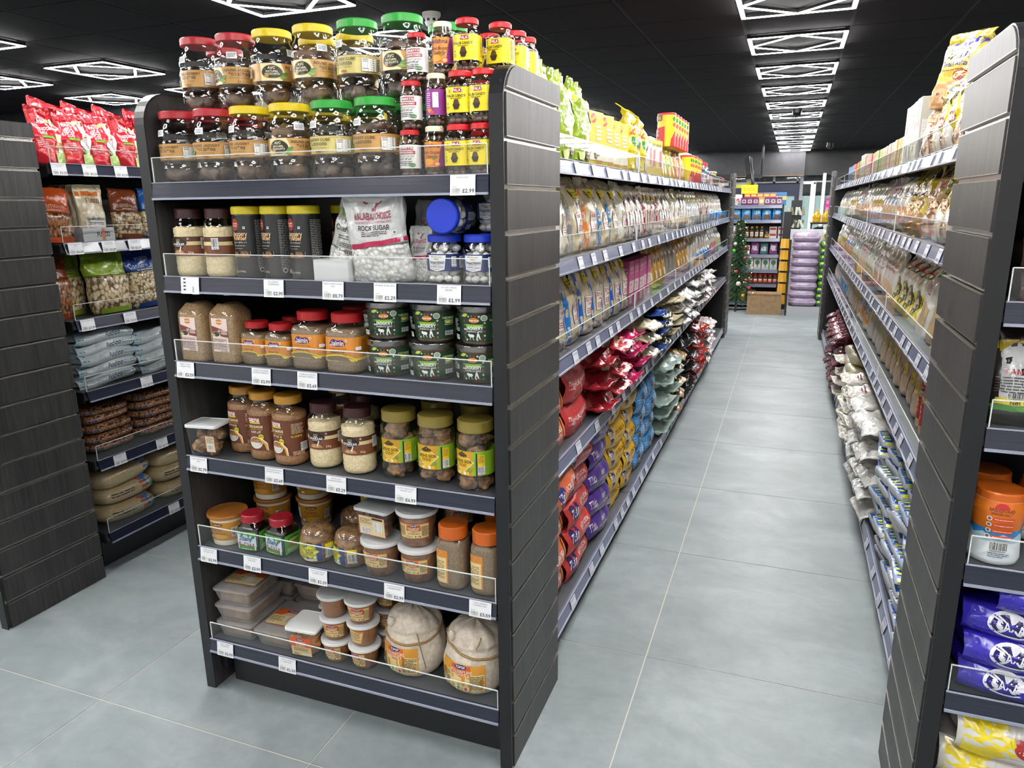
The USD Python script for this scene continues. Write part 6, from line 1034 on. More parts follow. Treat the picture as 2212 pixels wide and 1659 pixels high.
put_row([('tray_top', 'flat jaggery tray alone, orange label on its lid', 'food tray', -1.400, 1.652, dict(rz=2)), ('tray', 'flat jaggery tray in the back left stack, lower', 'food tray', -1.53, 1.84), ('tray', 'flat jaggery tray in the back left stack, upper', 'food tray', -1.53, 1.84, dict(z=.0575)), ('tray_top', 'flat jaggery tray at the back with orange label showing', 'food tray', -1.385, 1.84, dict(z=.0575)), ('tray', 'flat jaggery tray at the back under the labelled one', 'food tray', -1.385, 1.84),
         ('cubes', 'clear tub of jaggery cubes with white lid, front', 'food box', -1.282, 1.602, dict(rz=4)), ('cubes', 'jaggery cube tub behind, lower of two', 'food box', -1.255, 1.735), ('cubes', 'jaggery cube tub behind, upper of two', 'food box', -1.255, 1.735, dict(z=.101)),
         ('small_tub_0', 'small round tub, left column, lowest', 'tub', -1.182, 1.602), ('small_tub_1', 'small round tub, left column, middle', 'tub', -1.184, 1.606, dict(z=.0725)), ('small_tub_plain', 'small round tub without label, left column, highest', 'tub', -1.188, 1.606, dict(z=.145)), ('small_tub_0', 'small round tub, right column, lowest', 'tub', -1.087, 1.602, dict(rz=-14)), ('small_tub_back', 'small round tub with skewed label, right column, middle', 'tub', -1.09, 1.606, dict(z=.0725)), ('small_tub_1', 'small round tub, right column, highest', 'tub', -1.093, 1.606, dict(z=.145)),
         ('small_tub_0', 'small round tub behind the right column, lowest', 'tub', -1.06, 1.705), ('small_tub_1', 'small round tub behind the right column, middle', 'tub', -1.06, 1.705, dict(z=.0725)),('small_tub_0', 'small round tub behind the right column, highest', 'tub', -1.06, 1.705, dict(z=.145)),
         ('clothsack_0', 'white cloth sack tied with rope, left of two', 'sack', -.946, 1.655, dict(rz=4)), ('clothsack_1', 'white cloth sack tied with rope, right of two', 'sack', -.745, 1.645, dict(rz=-6)), ('clothsack_0', 'white cloth sack in shadow behind the right one', 'sack', -.735, 1.836, dict(rz=120))], 5, z6)

# ------------------------------------------------------------------ long shelving: rows of goods
RNG = random.Random(5)
SIDE = {'L': (XL, -1, 90, ZL, 'left of main aisle'), 'R': (XR, 1, -90, ZR, 'right of main aisle'), 'F': (XF, -1, 90, ZF, 'beyond left aisle')}
LEV = {'L': ['top', 'second', 'third', 'fourth', 'bottom'], 'R': ['top', 'second', 'third', 'fourth', 'bottom'], 'F': SHN}
def row(side, lv, y, seq, off=.075):
    X, sg, rz, Z, where = SIDE[side]; z = Z[lv] + .001; tot = {}; cnt = {}
    for it in seq: tot[it[1]] = tot.get(it[1], 0) + (it[3] if len(it) > 3 else 1)
    for it in seq:
        if it[0] is None: y += it[1]; continue
        key, desc, pitch = it[:3]; n = it[3] if len(it) > 3 else 1; o = it[4] if len(it) > 4 else {}
        for _ in range(n):
            c = cnt[desc] = cnt.get(desc, 0) + 1; d = off + o.get('off', 0) + RNG.uniform(-.005, .006)
            lab = f"{desc}, {'' if tot[desc] == 1 else nth(c - 1) + ' from near end, '}{LEV[side][lv]} shelf {where}"
            place(key, lab, o.get('cat', 'bag'), (X + sg * d, y + pitch / 2, z + o.get('z', 0)), rz + o.get('rz', 0) + RNG.uniform(-5, 5) * o.get('jit', 1), o.get('rx', -6), o.get('ry', RNG.uniform(-4, 4) * o.get('jit', 1)), o.get('s', 1) * (1 + RNG.uniform(-.015, .01) * o.get('jit', 1)), o.get('g', f'goods on the {LEV[side][lv]} shelf {where}'))
            y += pitch
    return y
def stacks(side, lv, y, seq):
    """(key, description, width along the shelf, heights, how, thickness): things lying one on another"""
    X, sg, rz, Z, where = SIDE[side]; tot = {}; cnt = {}
    for it in seq: tot[it[1]] = tot.get(it[1], 0) + 1
    for key, desc, wd, n, how, th, off in seq:
        if how == 'top': off = BAGH[key] - .045
        elif how == 'bot': off = .015
        else: off = max(off, .232)
        c = cnt[desc] = cnt.get(desc, 0) + 1; st = '' if tot[desc] == 1 else ('nearer' if c == 1 else 'farther') + ' stack, ' if tot[desc] == 2 else f'{nth(c - 1)} stack, '
        for j in range(n):
            pos = 'alone' if n == 1 else ('lowest' if j == 0 else 'topmost' if j == n - 1 else f'{nth(j)} from bottom')
            lab = f'{desc}, {st}{pos}, {LEV[side][lv]} shelf {where}'; a = RNG.uniform(-4, 4) * (1.7 if how == 'bot' else 1); dx = RNG.uniform(-.012, .012) * (1.8 if how == 'bot' else 1); zz = Z[lv] + .001 + th * j
            k_ = key if isinstance(key, str) else key[j % len(key)]
            if how == 'sack': place(k_, lab, 'rice sack', (X + sg * (off + dx), y + wd / 2 + RNG.uniform(-.01, .01), zz), rz + a, RNG.uniform(-1.5, 1.5), RNG.uniform(-2, 2), group=f'stacked goods, {LEV[side][lv]} shelf {where}')
            else: place(k_, lab, 'bag', (X + sg * (off + dx), y + wd / 2 + RNG.uniform(-.01, .01), zz + th * .5), rz + 180 * (how == 'top') + a * 1.5, -90 + RNG.uniform(-3, 3), 0, group=f'stacked goods, {LEV[side][lv]} shelf {where}')
        y += wd
    return y
LB_ = dict(cat='pouch')
row('L', 0, 2.05, [('lime_pouch', 'lime green snack pouch', .2, 3, dict(rx=-3)), ('vermicelli', 'yellow carton with red oval', .155, 4, dict(cat='carton', rx=0, jit=.5, rz=-8)), ('yellow_big', 'crumpled yellow noodle bag', .21, 2, dict(rx=0)), ('pan_box', 'yellow carton with pan pictures', .14, 3, dict(cat='carton', rx=0, jit=.5, rz=-8)), ('yellow_small', 'small yellow green snack pouch', .15, 4, dict(cat='pouch')), ('orange_pouch', 'orange and black pouch', .17, 2, dict(cat='pouch')), ('yellow_small', 'small yellow green snack pouch', .15, 1, dict(cat='pouch')), (None, .02),
    ('drum', 'red and yellow drum in front', .112, 6, dict(cat='drum', rx=0, ry=0, off=.0, rz=10)), ('sq_orange', 'orange syrup bottle', .075, 2, dict(cat='bottle', rx=0, ry=0)), ('sq_purple', 'purple syrup bottle with red cap', .075, 2, dict(cat='bottle', rx=0, ry=0)), ('sq_green', 'green syrup bottle with red cap', .075, 3, dict(cat='bottle', rx=0, ry=0)), ('sq_blue', 'blue syrup bottle with red cap', .075, 3, dict(cat='bottle', rx=0, ry=0)), ('spice_black', 'black spice jar', .072, 8, dict(cat='jar', rx=0, ry=0)), ('spice_green', 'green-capped spice jar', .072, 4, dict(cat='jar', rx=0, ry=0)), ('spice_yellow', 'yellow spice jar', .072, 5, dict(cat='jar', rx=0, ry=0)), ('spice_red', 'red-capped spice jar', .072, 3, dict(cat='jar', rx=0, ry=0))])
row('L', 0, 2.46, [('clear_tall', 'tall clear lidded container', .125, 4, dict(cat='container', rx=0, ry=0, off=.18))])
for j in range(6): place('drum', f'red and yellow drink drum stacked on another, {nth(j)} from near end', 'drum', (XL - .075, 4.38 + .112 * (j + .5) - .0, ZL[0] + .187), 100, group='stacked drink drums')
for j, (y, z, s) in enumerate(((7.9, 0, 'lower near'), (8.03, 0, 'lower middle'), (8.16, 0, 'lower far'), (7.97, .0885, 'upper near'), (8.1, .0885, 'upper far'))):
    place('veg_tub', f'green and yellow snack tub at far end of top shelf, {s}', 'tub', (XL - .19, y, ZL[0] + .13 + z if False else ZL[0] + .001 + z), 90, group='green snack tubs')
for j in range(9): place(('spice_black', 'spice_green')[j % 2], f'dark-capped spice jar in the back row of top shelf, {nth(j)} from near end', 'jar', (XL - .2, 6.2 + .09 * j, ZL[0] + .001), 90, s=1.5, group='spice jars in the back row')
row('L', 1, 2.04, [('samba', 'tan wheat bag, blue crown', .185), ('fl_white', 'plain white flour bag', .17), ('fl_grey', 'cream flour bag, grey band', .185), ('fl_orange', 'cream flour bag, orange band', .18), ('fl_blue', 'cream flour bag, blue band', .18, 2), ('fl_white', 'plain white flour bag', .165, 1), ('fl_purple', 'flour bag, purple band', .13, 3), ('fl_maroon', 'flour bag, crimson band', .13, 4), ('fl_purple', 'flour bag, purple band', .13, 3), ('fl_white', 'plain white flour bag', .16, 2), ('fl_purple', 'flour bag, purple band', .13, 3), ('fl_sky', 'white flour bag, sky-blue band', .15, 5), ('fl_brown', 'flour bag, maroon band', .14, 5), ('white_bluebase', 'white grain bag with blue base', .15, 8)])
row('L', 2, 2.04, [('samba', 'tan wheat bag with red lettering', .1), ('fl_idly', 'wide cream bag, bright blue band', .185, 2), ('fl_idly2', 'slim cream bag, bright blue band', .165, 5), (None, .01), ('pink_brick', 'pink and white flour brick', .11, 5, dict(cat='pack', rx=0, jit=.3)), ('gold_pasta', 'clear pack of golden pasta', .135, 4), ('brown_wheat', 'grey-brown grain bag', .15, 3), ('gold_pasta', 'clear pack of golden pasta', .135, 4), ('fl_white', 'white flour bag', .16, 3), ('white_bluebase', 'white grain bag with blue base', .15, 7), ('white_redyellow', 'white bag, red and yellow patches', .14, 4), ('silver_grain', 'silvery grain bag', .15, 3)])
stacks('L', 3, 2.0, [('t_orange', 'orange rice sack', .29, 2, 'sack', .108, .23), ('t_red', 'red rice sack', .31, 2, 'sack', .118, .23), ('darkred_rice', 'glossy dark red rice bag', .22, 3, 'top', .088, .27), ('salmon_rice', 'salmon red rice bag', .23, 3, 'top', .09, .26), ('magenta_rice', 'magenta rice bag', .24, 3, 'top', .09, .27), ('magenta_rice', 'magenta rice bag', .24, 2, 'top', .09, .25), ('cream_cross', 'cream bag with orange cross', .27, 3, 'top', .085, .27), ('blue_rice', 'blue rice bag', .24, 4, 'top', .066, .26), ('black_green_rice', 'black and green rice bag', .24, 3, 'top', .08, .27), ('price_rice', 'cream bag with price flash', .26, 3, 'top', .085, .26), ('price_rice', 'cream bag with price flash', .26, 3, 'top', .085, .26), ('silver_red', 'silvery bag with red patch', .22, 3, 'top', .078, .27), ('silver_red', 'silvery bag with red patch', .22, 3, 'top', .078, .27), ('silver_red', 'silvery bag with red patch', .22, 4, 'top', .07, .27), ('silver_green', 'silvery green bag', .22, 3, 'top', .078, .27), ('silver_green', 'silvery green bag', .22, 3, 'top', .078, .27), ('silver_green', 'silvery green bag', .22, 4, 'top', .07, .27), ('pink_silver', 'pink and silver bag', .22, 3, 'top', .08, .27), ('pink_silver', 'pink and silver bag', .22, 3, 'top', .08, .27), ('silver_green', 'silvery green bag', .22, 3, 'top', .078, .27)])
stacks('L', 4, 2.03, [('t_orange', 'orange rice sack', .31, 4, 'sack', .104, .21), ('t_coral', 'coral red rice sack', .31, 5, 'sack', .104, .225), ('t_purple', 'purple rice sack', .32, 5, 'sack', .104, .215), ('t_yellow', 'yellow rice sack', .29, 5, 'sack', .102, .22), ('t_yellow', 'yellow rice sack', .29, 5, 'sack', .102, .21), ('s_blue', 'sky-blue rice sack', .3, 4, 'sack', .108, .215), ('s_blue', 'sky-blue rice sack', .3, 4, 'sack', .108, .22), ('mint_rice', 'pale mint rice bag', .26, 5, 'top', .092, .27), ('mint_rice', 'pale mint rice bag', .26, 5, 'top', .092, .26), ('gold_rice', 'brown and gold rice bag', .25, 5, 'top', .088, .26), ('black_rice', 'large black rice bag', .3, 4, 'top', .118, .26), ('black_rice', 'large black rice bag', .3, 4, 'top', .118, .26), ('maroon_rice', 'dark maroon rice bag', .27, 5, 'top', .095, .25), ('red_rice', 'bright red rice bag', .27, 4, 'top', .105, .26), ('red_rice', 'bright red rice bag', .27, 4, 'top', .105, .26), ('pink_silver', 'pink and silver bag', .24, 5, 'top', .083, .27), ('pink_silver', 'pink and silver bag', .24, 4, 'top', .083, .27), ('pink_silver', 'pink and silver bag', .24, 4, 'top', .083, .27)])
place('t_orange', 'orange rice sack tilted forward on top of the orange stack', 'rice sack', (XL - .20, 2.19, ZL[4] + .001 + .104 * 4 + .004), 96, 9, 0, group='stacked goods, bottom shelf left of main aisle')
# right of the aisle
CT = dict(cat='carton', rx=0, jit=.3)
row('R', 0, 2.26, [('atta_brown', 'brown paratha flour bag', .2, 2), ('atta_white', 'pale yellow and white flour bag', .19, 2), ('atta_brown', 'brown paratha flour bag', .2, 1), ('silver_grain', 'small silvery bag', .16, 1), (None, .02), ('tall_box', 'tall white breakfast carton', .115, 4, CT), ('mix_cy', 'yellow food carton', .092, 6, CT), ('mix_cp', 'peach food carton', .092, 3, CT), ('mix_cl', 'lime food carton', .092, 2, CT), ('mix_cg', 'green food carton', .092, 2, CT), ('mix_co', 'orange food carton', .092, 3, CT), ('mix_cr', 'red food carton', .092, 3, CT), ('mix_cp', 'peach food carton', .092, 3, CT), ('mix_cw', 'cream food carton', .092, 3, dict(CT, s=1.2)), ('mix_cg', 'green food carton', .092, 2, CT), ('mix_co', 'orange food carton', .092, 4, CT), ('mix_cr', 'red food carton', .092, 4, CT), ('mix_cb', 'blue food carton', .092, 5, CT)])
row('R', 0, 2.93, [('atta_blue', 'big yellow flour bag perched on others', .24, 1, dict(z=.17, off=.02, rx=-8, rz=36, s=.86)), ('atta_blue', 'second big yellow flour bag perched behind', .2, 1, dict(z=.20, off=.19, rx=-14, rz=20, s=.8))])
row('R', 0, 3.44, [('tall_box', 'tall white carton, back row', .115, 4, dict(CT, off=.12, s=1.16)), ('mix_cy', 'yellow carton raised in back row', .092, 6, dict(CT, off=.12, s=1.3))])
for j in range(0): place('mix_cw', f'white carton lying on top at far end of the right top shelf, {nth(j)}', 'carton', (XR + .12, 8.02 + .12 * j, ZR[0] + .215), -90, -90, group='cartons lying at far end') if False else None
row('R', 1, 2.26, [('atta_white', 'yellow millet flour bag', .2, 3, dict(rx=-10)), ('atta_brown', 'tan flour bag', .2, 1, dict(rx=-10)), ('atta_purple', 'yellow flour bag, purple top', .21, 2), ('white_orange', 'white bag with orange heap', .2, 2), ('mixed_silver', 'silvery snack mix bag', .15, 4), ('mixed_multi', 'multicoloured snack mix bag', .15, 4), ('white_orange', 'white bag with orange heap', .19, 2), ('mixed_silver', 'silvery snack mix bag', .15, 5), ('mixed_multi', 'multicoloured snack mix bag', .15, 5), ('silver_grain', 'pale silvery grain bag', .15, 9)])
row('R', 2, 2.26, [('red_pouch', 'narrow red pouch', .14), ('pal_white', 'white noodle bag, red badge', .185, 3, dict(rx=-12)), ('pal_noodle', 'yellow and white noodle bag', .175, 4, dict(rx=-12)), ('puri_white', 'white bag, mauve lettering', .155, 3), ('coc_white', 'white bag, brown lettering', .155, 3), ('green_white', 'white bag, green lettering', .155, 3), ('puri_white', 'white bag, mauve lettering', .155, 3), ('green_white', 'white bag, green lettering', .155, 4), ('mixed_silver', 'silvery snack mix bag', .15, 6), ('mixed_multi', 'multicoloured snack mix bag', .15, 4), ('white_redyellow', 'white bag, red and yellow patches', .14, 4)])
row('R', 3, 2.28, [('pickle', 'red-lidded paste jar in front row', .096, 5, dict(cat='jar', rx=0, ry=0)), (None, .02), ('beige_sticker', 'beige grain bag, yellow sticker', .165, 7, dict(rx=-10)), ('silver_grain', 'silvery grain bag', .155, 5, dict(rx=-10)), ('mixed_silver', 'silvery snack bag', .155, 4, dict(rx=-10)), ('beige_sticker', 'beige grain bag, yellow sticker', .165, 3, dict(rx=-10)), ('silver_grain', 'silvery grain bag', .155, 4, dict(rx=-10)), ('white_bluebase', 'white bag with blue base', .155, 6), ('fl_sky', 'white flour bag, sky-blue band', .155, 5)], .085)
for j in range(4): place('pickle', f'red-lidded paste jar stacked on another, {nth(j)} from near end', 'jar', (XR + .085, 2.28 + .096 * (j + .5), ZR[3] + .1695), -90, group='stacked paste jars')
stacks('R', 4, 2.14, [('blue_end', 'blue-ended food packet', .225, 8, 'bot', .041, .215), ('blue_end', 'blue-ended food packet', .225, 11, 'bot', .041, .205), ('blue_end', 'blue-ended food packet', .225, 12, 'bot', .041, .215), ('blue_end', 'blue-ended food packet', .225, 12, 'bot', .041, .22), ('blue_end', 'blue-ended food packet', .225, 12, 'bot', .041, .215), ('white_clear', 'milky white rice flour bag', .27, 5, 'top', .085, .27), ('white_clear', 'milky white rice flour bag', .27, 5, 'top', .085, .27), ('white_clear', 'milky white rice flour bag', .27, 5, 'top', .085, .26), ('maroon_white', 'white bag with maroon stripe', .26, 5, 'top', .083, .26), ('maroon_white', 'white bag with maroon stripe', .26, 5, 'top', .083, .26), ('green_cream', 'cream rice bag with green top', .26, 5, 'top', .07, .25), ('cream_plain', 'plain cream rice bag', .26, 6, 'bot', .072, .22), ('cream_plain', 'plain cream rice bag', .26, 6, 'bot', .072, .22), ('maroon_white', 'white bag with maroon stripe', .26, 4, 'top', .083, .26), ('maroon_crinkle', 'crinkled maroon bag', .23, 5, 'top', .088, .25), ('maroon_crinkle', 'crinkled maroon bag', .23, 5, 'top', .088, .25), ('maroon_crinkle', 'crinkled maroon bag', .23, 5, 'top', .088, .25), ('maroon_crinkle', 'crinkled maroon bag', .23, 5, 'top', .088, .25), ('maroon_crinkle', 'crinkled maroon bag', .23, 5, 'top', .088, .25), ('maroon_crinkle', 'crinkled maroon bag', .23, 5, 'top', .088, .25)])
# beyond the left side aisle
row('F', 0, 2.03, [('mtr_b', 'red and green mix pouch', .115, 1), ('mtr', 'red and green mix pouch', .125, 2), ('mtr_b', 'red and green mix pouch', .13, 2), ('mtr', 'red and green mix pouch', .13, 3)])
row('F', 0, 2.10, [('mtr_b', 'red mix pouch behind front row', .15, 4, dict(off=.1, z=.03, cat='pouch', ry=14, rx=-18, s=1.12))])
row('F', 1, 1.98, [('nut_alm', 'almond bag with rust-coloured header', .15)]); place('fudco_tray', 'grey card display box holding ground almond bags', 'box', (XF - .165, 2.245, ZF[1] + .001), 90, group='nuts on the second shelf')
for j in range(5): place('ground_alm', f'cream ground almond bag in a box, {nth(j)} from front', 'bag', (XF - .095 - .034 * j, 2.248, ZF[1] + .012), 92, -4, group='ground almond bags in a box')
row('F', 1, 2.33, [('nut_wal', 'walnut bag with brown header', .15, 1), ('nut_cash', 'blue cashew bag', .15, 3)], .08)
row('F', 2, 1.95, [('alm_big', 'large almond bag', .12, 1, dict(off=.04)), ('pist', 'large pistachio bag', .1, 1, dict(off=.09)), ('pist', 'large pistachio bag', .2, 1, dict(s=.98)), ('cash_big', 'large dark blue cashew bag', .21, 3, dict(off=.02))], .08)
stacks('F', 3, 2.05, [('sugar_lying', 'white and turquoise sugar bag', .285, 5, 'sack', .046, .20), ('sugar_lying', 'white and turquoise sugar bag', .285, 4, 'sack', .046, .20), ('sugar_lying', 'white and turquoise sugar bag', .285, 4, 'sack', .046, .20)])
stacks('F', 4, 2.055, [('peanut_lying', 'clear bag of peanuts', .262, 5, 'sack', .041, .19), ('peanut_lying', 'clear bag of peanuts', .262, 5, 'sack', .041, .19), ('peanut_lying', 'clear bag of peanuts', .262, 5, 'sack', .041, .19)])
stacks('F', 5, 2.05, [(('brownrice_lying', 'brownrice_lying', 'brownrice_top'), 'blue-topped brown rice bag', .31, 3, 'sack', .08, .225), (('brownrice_lying', 'brownrice_lying', 'brownrice_top'), 'blue-topped brown rice bag', .31, 3, 'sack', .08, .225), ('brownrice_lying', 'blue-topped brown rice bag', .31, 2, 'sack', .08, .225)])
for lv, y, ln, pr in ((0, 2.048, ['MTR RAVA IDLY READY', 'MIX 500G'], '£2.29'), (0, 2.179, ['MTR RICE IDLY READY', 'MIX 500G'], '£2.29'), (0, 2.325, ['MTR UTTAPPAM MIX', '500G'], '£2.29'), (1, 2.066, ['FUDCO ALMOND NUTS', '300G'], '£4.49'), (1, 2.216, ['FUDCO GROUND', 'ALMONDS 300G'], '£4.29'), (1, 2.343, ['FUDCO WALNUT', 'HALVES 250G'], '£3.59'), (2, 2.068, ['FUDCO ALMONDS 700G'], '£7.99'), (2, 2.27, ['FUDCO JUMBO', 'PISTACHIO 700G'], '£10.99'), (3, 2.309, ['FUDCO SUGAR', '1KG'], '£2.99'), (4, 2.121, ['INDIAN PINK PEANUTS', '1KG'], '£3.99'), (4, 2.345, ['INDIAN PINK PEANUTS', '375G'], '£1.79'), (5, 2.364, ['PROPER CHORI RICE', '5KG'], '£13.99')):
    n = [t for t in ((0, 2.048), (0, 2.179), (0, 2.325), (1, 2.066), (1, 2.216), (1, 2.343), (2, 2.068), (2, 2.27), (3, 2.309), (4, 2.121), (4, 2.345), (5, 2.364)) if t[0] == lv].index((lv, y))
    price_tag(XF + .0152, y, ZF[lv] - .0405, 90, ln, pr, f'white price tag reading {pr}, {nth(n)} from near end, {SHN[lv]} shelf beyond left aisle', 'price tags beyond left side aisle')
place('idli_carton', 'yellow food carton on top of the far left end display, lower', 'carton', (-2.70, 1.84, ZS[0] + .001), 88, s=1.15); place('idli_carton', 'yellow food carton standing on another at far left', 'carton', (-2.70, 1.84, ZS[0] + .187), 92, s=1.15)
# generic rail tags on the long shelving
for v in range(4):
    k = kind(f'railtag_{v}', 'price_tag'); part(k, 'card', bx(-.028, .028, .0006, .0014, 0, .041), TAGW)
    label_part(k, Flat((0, .0004, 0)), [R_(0, .0205, .056, .041, '#d9dcea'), ('l', 0, .033, .046, .008, '#5a6070', 2), ('b', -.012, .009, .018, .011), T_(('£1.79', '£2.49', '£3.29', '£12.99')[v], .0115, .009, .0065, '#24262c', b=True, w=.021)], 'print', PRINT, off=.0001, step=.0001)
for side in 'LR':
    X, sg, rz, Z, where = SIDE[side]
    for lv in range(5):
        ys = np.cumsum([RNG.choice((.13, .17, .21, .26)) for _ in range(40)]) + 2.03 + (.1 if side == 'R' else .02); ys = [y for y in ys if y < 8.25]
        for i, y in enumerate(ys[:26]):
            place(f'railtag_{RNG.randrange(4)}', f'pale price tag, {nth(i)} from near end, {LEV[side][lv]} rail {where}', 'price tag', (X - sg * .0152, y, Z[lv] - .0375), rz, -14.5, group=f'price tags, {LEV[side][lv]} rail {where}')
# right end display
GR = 'goods on the right end display'
for j in range(5): place('natco_lying', f"dark date pack with crimson edge, {('lowest', 'second', 'third', 'fourth', 'topmost')[j]} of its stack, right end display", 'pack', (.492 + .004 * (j % 2), 1.655, ZS[1] + .001 + .057 * j), (2, -2, 1, 3, -4)[j], group=GR)
for j in range(4): place('natco_lying', f'dark date pack in the second stack of right end display, {nth(j)} from bottom', 'pack', (.705, 1.655, ZS[1] + .001 + .057 * j), 2, group=GR)
place('tamarind', 'clear tamarind pack with white and yellow label', 'pack', (.462, 1.602, ZS[2] + .002), 4, -6, group=GR); place('tamarind', 'second tamarind pack right of the first', 'pack', (.66, 1.60, ZS[2] + .002), -2, -6, group=GR); place('tamarind', 'tamarind pack standing behind the first', 'pack', (.475, 1.68, ZS[2] + .002), 0, -6, group=GR)
for n, x, y in (('front', .43, 1.602), ('second front', .548, 1.63), ('behind left', .43, 1.715), ('behind right', .545, 1.735), ('third front', .66, 1.61)): place('salt', f'orange and blue salt tub, {n}, right end display', 'tub', (x, y, ZS[3] + .001), -6 if n == 'front' else 20, group=GR)
for j in range(4): place('blue_salt', f'violet blue salt bag, {nth(j)} from bottom of stack', 'bag', (.565 + (0, -.004, .004, .03)[j], 1.742, ZS[4] + .001 + .064 * j), (0, 2, -3, 5)[j], group=GR)
for j in range(3): place('sea_salt', f'white and yellow sea salt bag, {nth(j)} from bottom of right bottom stack', 'bag', (.575, 1.735, ZS[5] + .001 + .088 * j), (2, -3, 4)[j], group=GR)
price_tag(.548, 1.5303, ZS[3] - .0405, 0, ['AASHIRVAAD SALT', '1KG'], '£0.99', 'white price tag reading £0.99 under the salt tubs', 'price tags on the right end display')
price_tag(.545, 1.5303, ZS[2] - .0405, 0, ['TAMARIND CAKE', '200G'], '£1.49', 'white price tag under the tamarind pack, cut by the picture edge', 'price tags on the right end display')
# ------------------------------------------------------------------ the far end of the shop
p = thing('shop_shelf', 'dark shelf unit at the far end, behind the Christmas tree', 'shelf unit')
FY, FX0, FX1 = 10.95, -1.12, -.125
ZFA = [1.436, 1.234, .98, .756, .543, .341, .075]
part(p, 'back_panel', bx(FX0, FX1, FY + .43, FY + .45, 0, 1.62), BLACK)
for z in ZFA: shelf(p, FX0 + .02, FX1 - .02, FY, FY + .43, z, 0 if z < 1.4 else .05, RAIL_LIT)
for x in (FX0, FX1 - .02): part(p, 'side_panel', bx(x, x + .02, FY + .01, FY + .45, 0, 1.45), STEEL_D)
def far(key, lab, cat_, x, lv, y=.09, rz=0, s=1, g='goods on the far shelf unit', z=0): place(key, lab, cat_, (x, FY + y, ZFA[lv] + .001 + z), rz, 0, 0, s, g)
bag('blue_mix', 'pet_food_bag', .13, .15, .06, '#2f86c8', [R_(0, .1, .1, .05, '#7ac0e6'), ('heap', 0, .015, .1, .05, '#7a5236', '#a07a52')], seed=70)
bag('red_white_pouch', 'snack_pouch', .1, .13, .05, '#d9dcdc', [('e', 0, .07, .03, .03, '#c0303a'), R_(.02, .03, .05, .03, '#2f7a8a')], seed=71)
carton('purple_carton', 'tea_carton', .075, .11, .05, '#6a2a72', [R_(0, .055, .05, .05, '#d9c8a0'), ('e', 0, .055, .015, .015, '#6a2a72')])
carton('tan_carton', 'tea_carton', .075, .11, .05, '#b89a6a', [R_(0, .055, .05, .05, '#e6d8b0')]); carton('orange_pack', 'tea_carton', .08, .05, .05, '#d9762a', [R_(0, .025, .06, .02, '#f0d080')])
carton('blue_yellow_carton', 'tea_carton', .1, .1, .05, '#cfc77a', [R_(0, .02, .1, .04, '#3a7ab0'), R_(0, .085, .1, .03, '#3a7ab0')])
carton('white_tree_carton', 'tea_carton', .1, .17, .06, '#d6dad6', [('e', 0, .1, .03, .035, '#3f7a5a'), R_(0, .05, .01, .04, '#5a4a3a'), R_(0, .015, .1, .03, '#b8c4bc')])
carton('red_white_carton', 'food_carton', .11, .08, .06, '#d9d6d2', [R_(0, .05, .09, .03, '#b8242c')])
bag('purple_bag', 'snack_bag', .11, .15, .05, '#8a4a8a', [R_(0, .08, .08, .06, '#d9c8d6')], seed=72); bag('teal_bag', 'snack_bag', .11, .15, .05, '#4a7a82', [R_(0, .07, .08, .05, '#cfd8d6')], seed=73)
jar('honey', 'honey_bottle', [(.026, 0), (.029, .004), (.029, .1), (.02, .125), (.013, .135), (.013, .15)], (.015, .145, .02, '#c9a63a', 0), [R_(0, .06, .05, .06, '#e2dcc8'), ('l', 0, .06, .04, .04, '#6a5a3a', 4)], (powder([(.026, .001), (.029, .004), (.029, .1), (.024, .115)], .11, 2, .95), plain('honey_amber', '#6a4410', .2)), nt=24)
for i in range(7): far('purple_carton' if i % 4 != 3 else 'tan_carton', f'small purple or tan tea carton, {nth(i)} from left, top of far unit', 'carton', -.66 + .078 * i, 0, .08)
for i in range(5): far('orange_pack', f'small orange pack lying on the tea cartons, {nth(i)} from left', 'pack', -.62 + .085 * i, 0, .09, z=.112)
for i in range(4): far('blue_yellow_carton', f'blue and yellow tea carton at back of far unit top, {nth(i)} from left', 'carton', -.46 + .103 * i, 0, .2, s=(1, 1, 1.75))
for i in range(4): far('red_white_pouch', f'white and red pouch, {nth(i)} from left, top left of far unit', 'pouch', -1.04 + .1 * i, 0)
for i in range(7): far('blue_mix', f'sky-blue pouch with brown contents, {nth(i)} from left, far unit', 'pouch', -1.03 + .137 * i, 1, s=(1, 1, 1.15))
for i in range(5): far('honey', f'gold-capped honey bottle, {nth(i)} from left of five', 'bottle', -.66 + .066 * i, 2)
far('spice_yellow', 'short yellow jar beside the honey bottles', 'jar', -.325, 2)
for i in range(4): far('red_white_carton', f"red and white carton, {('lower', 'upper')[i // 2]} {('left', 'right')[i % 2]}, beside the honey", 'carton', -.245 + .0 + .115 * (i % 2) - .0, 2, .12, z=.082 * (i // 2), s=(.9, 1, 1))
for i in range(3): far('red_white_pouch', f'red and white pouch left of honey, {nth(i)} from left', 'pouch', -1.02 + .11 * i, 2, s=1.2)
for i, kx in enumerate(('red_white_carton', 'red_white_carton', 'purple_bag', 'teal_bag', 'purple_bag')): far(kx, f"{('pink-red box', 'pink-red box', 'mauve bag', 'teal bag', 'mauve bag')[i]} on the fourth shelf of far unit, {nth(i)} from left", 'pack', -.72 + .125 * i, 3, s=(1, 1, 1.6 if i < 2 else 1.1))
for i in range(5): far('white_tree_carton', f'pale tea carton with green tree, {nth(i)} from left', 'carton', -.64 + .108 * i, 4)
for i in range(9): far('spice_red', f'dark jar with red cap on far unit, {nth(i)} from left', 'jar', -.7 + .066 * i, 5, s=1.35)
for i, kx in enumerate(('yellow_small', 'purple_bag', 'mix_cg', 'mix_cr')): far(kx, f'mixed pack on the lowest far shelf, {nth(i)} from left', 'pack', -.62 + .14 * i, 6)
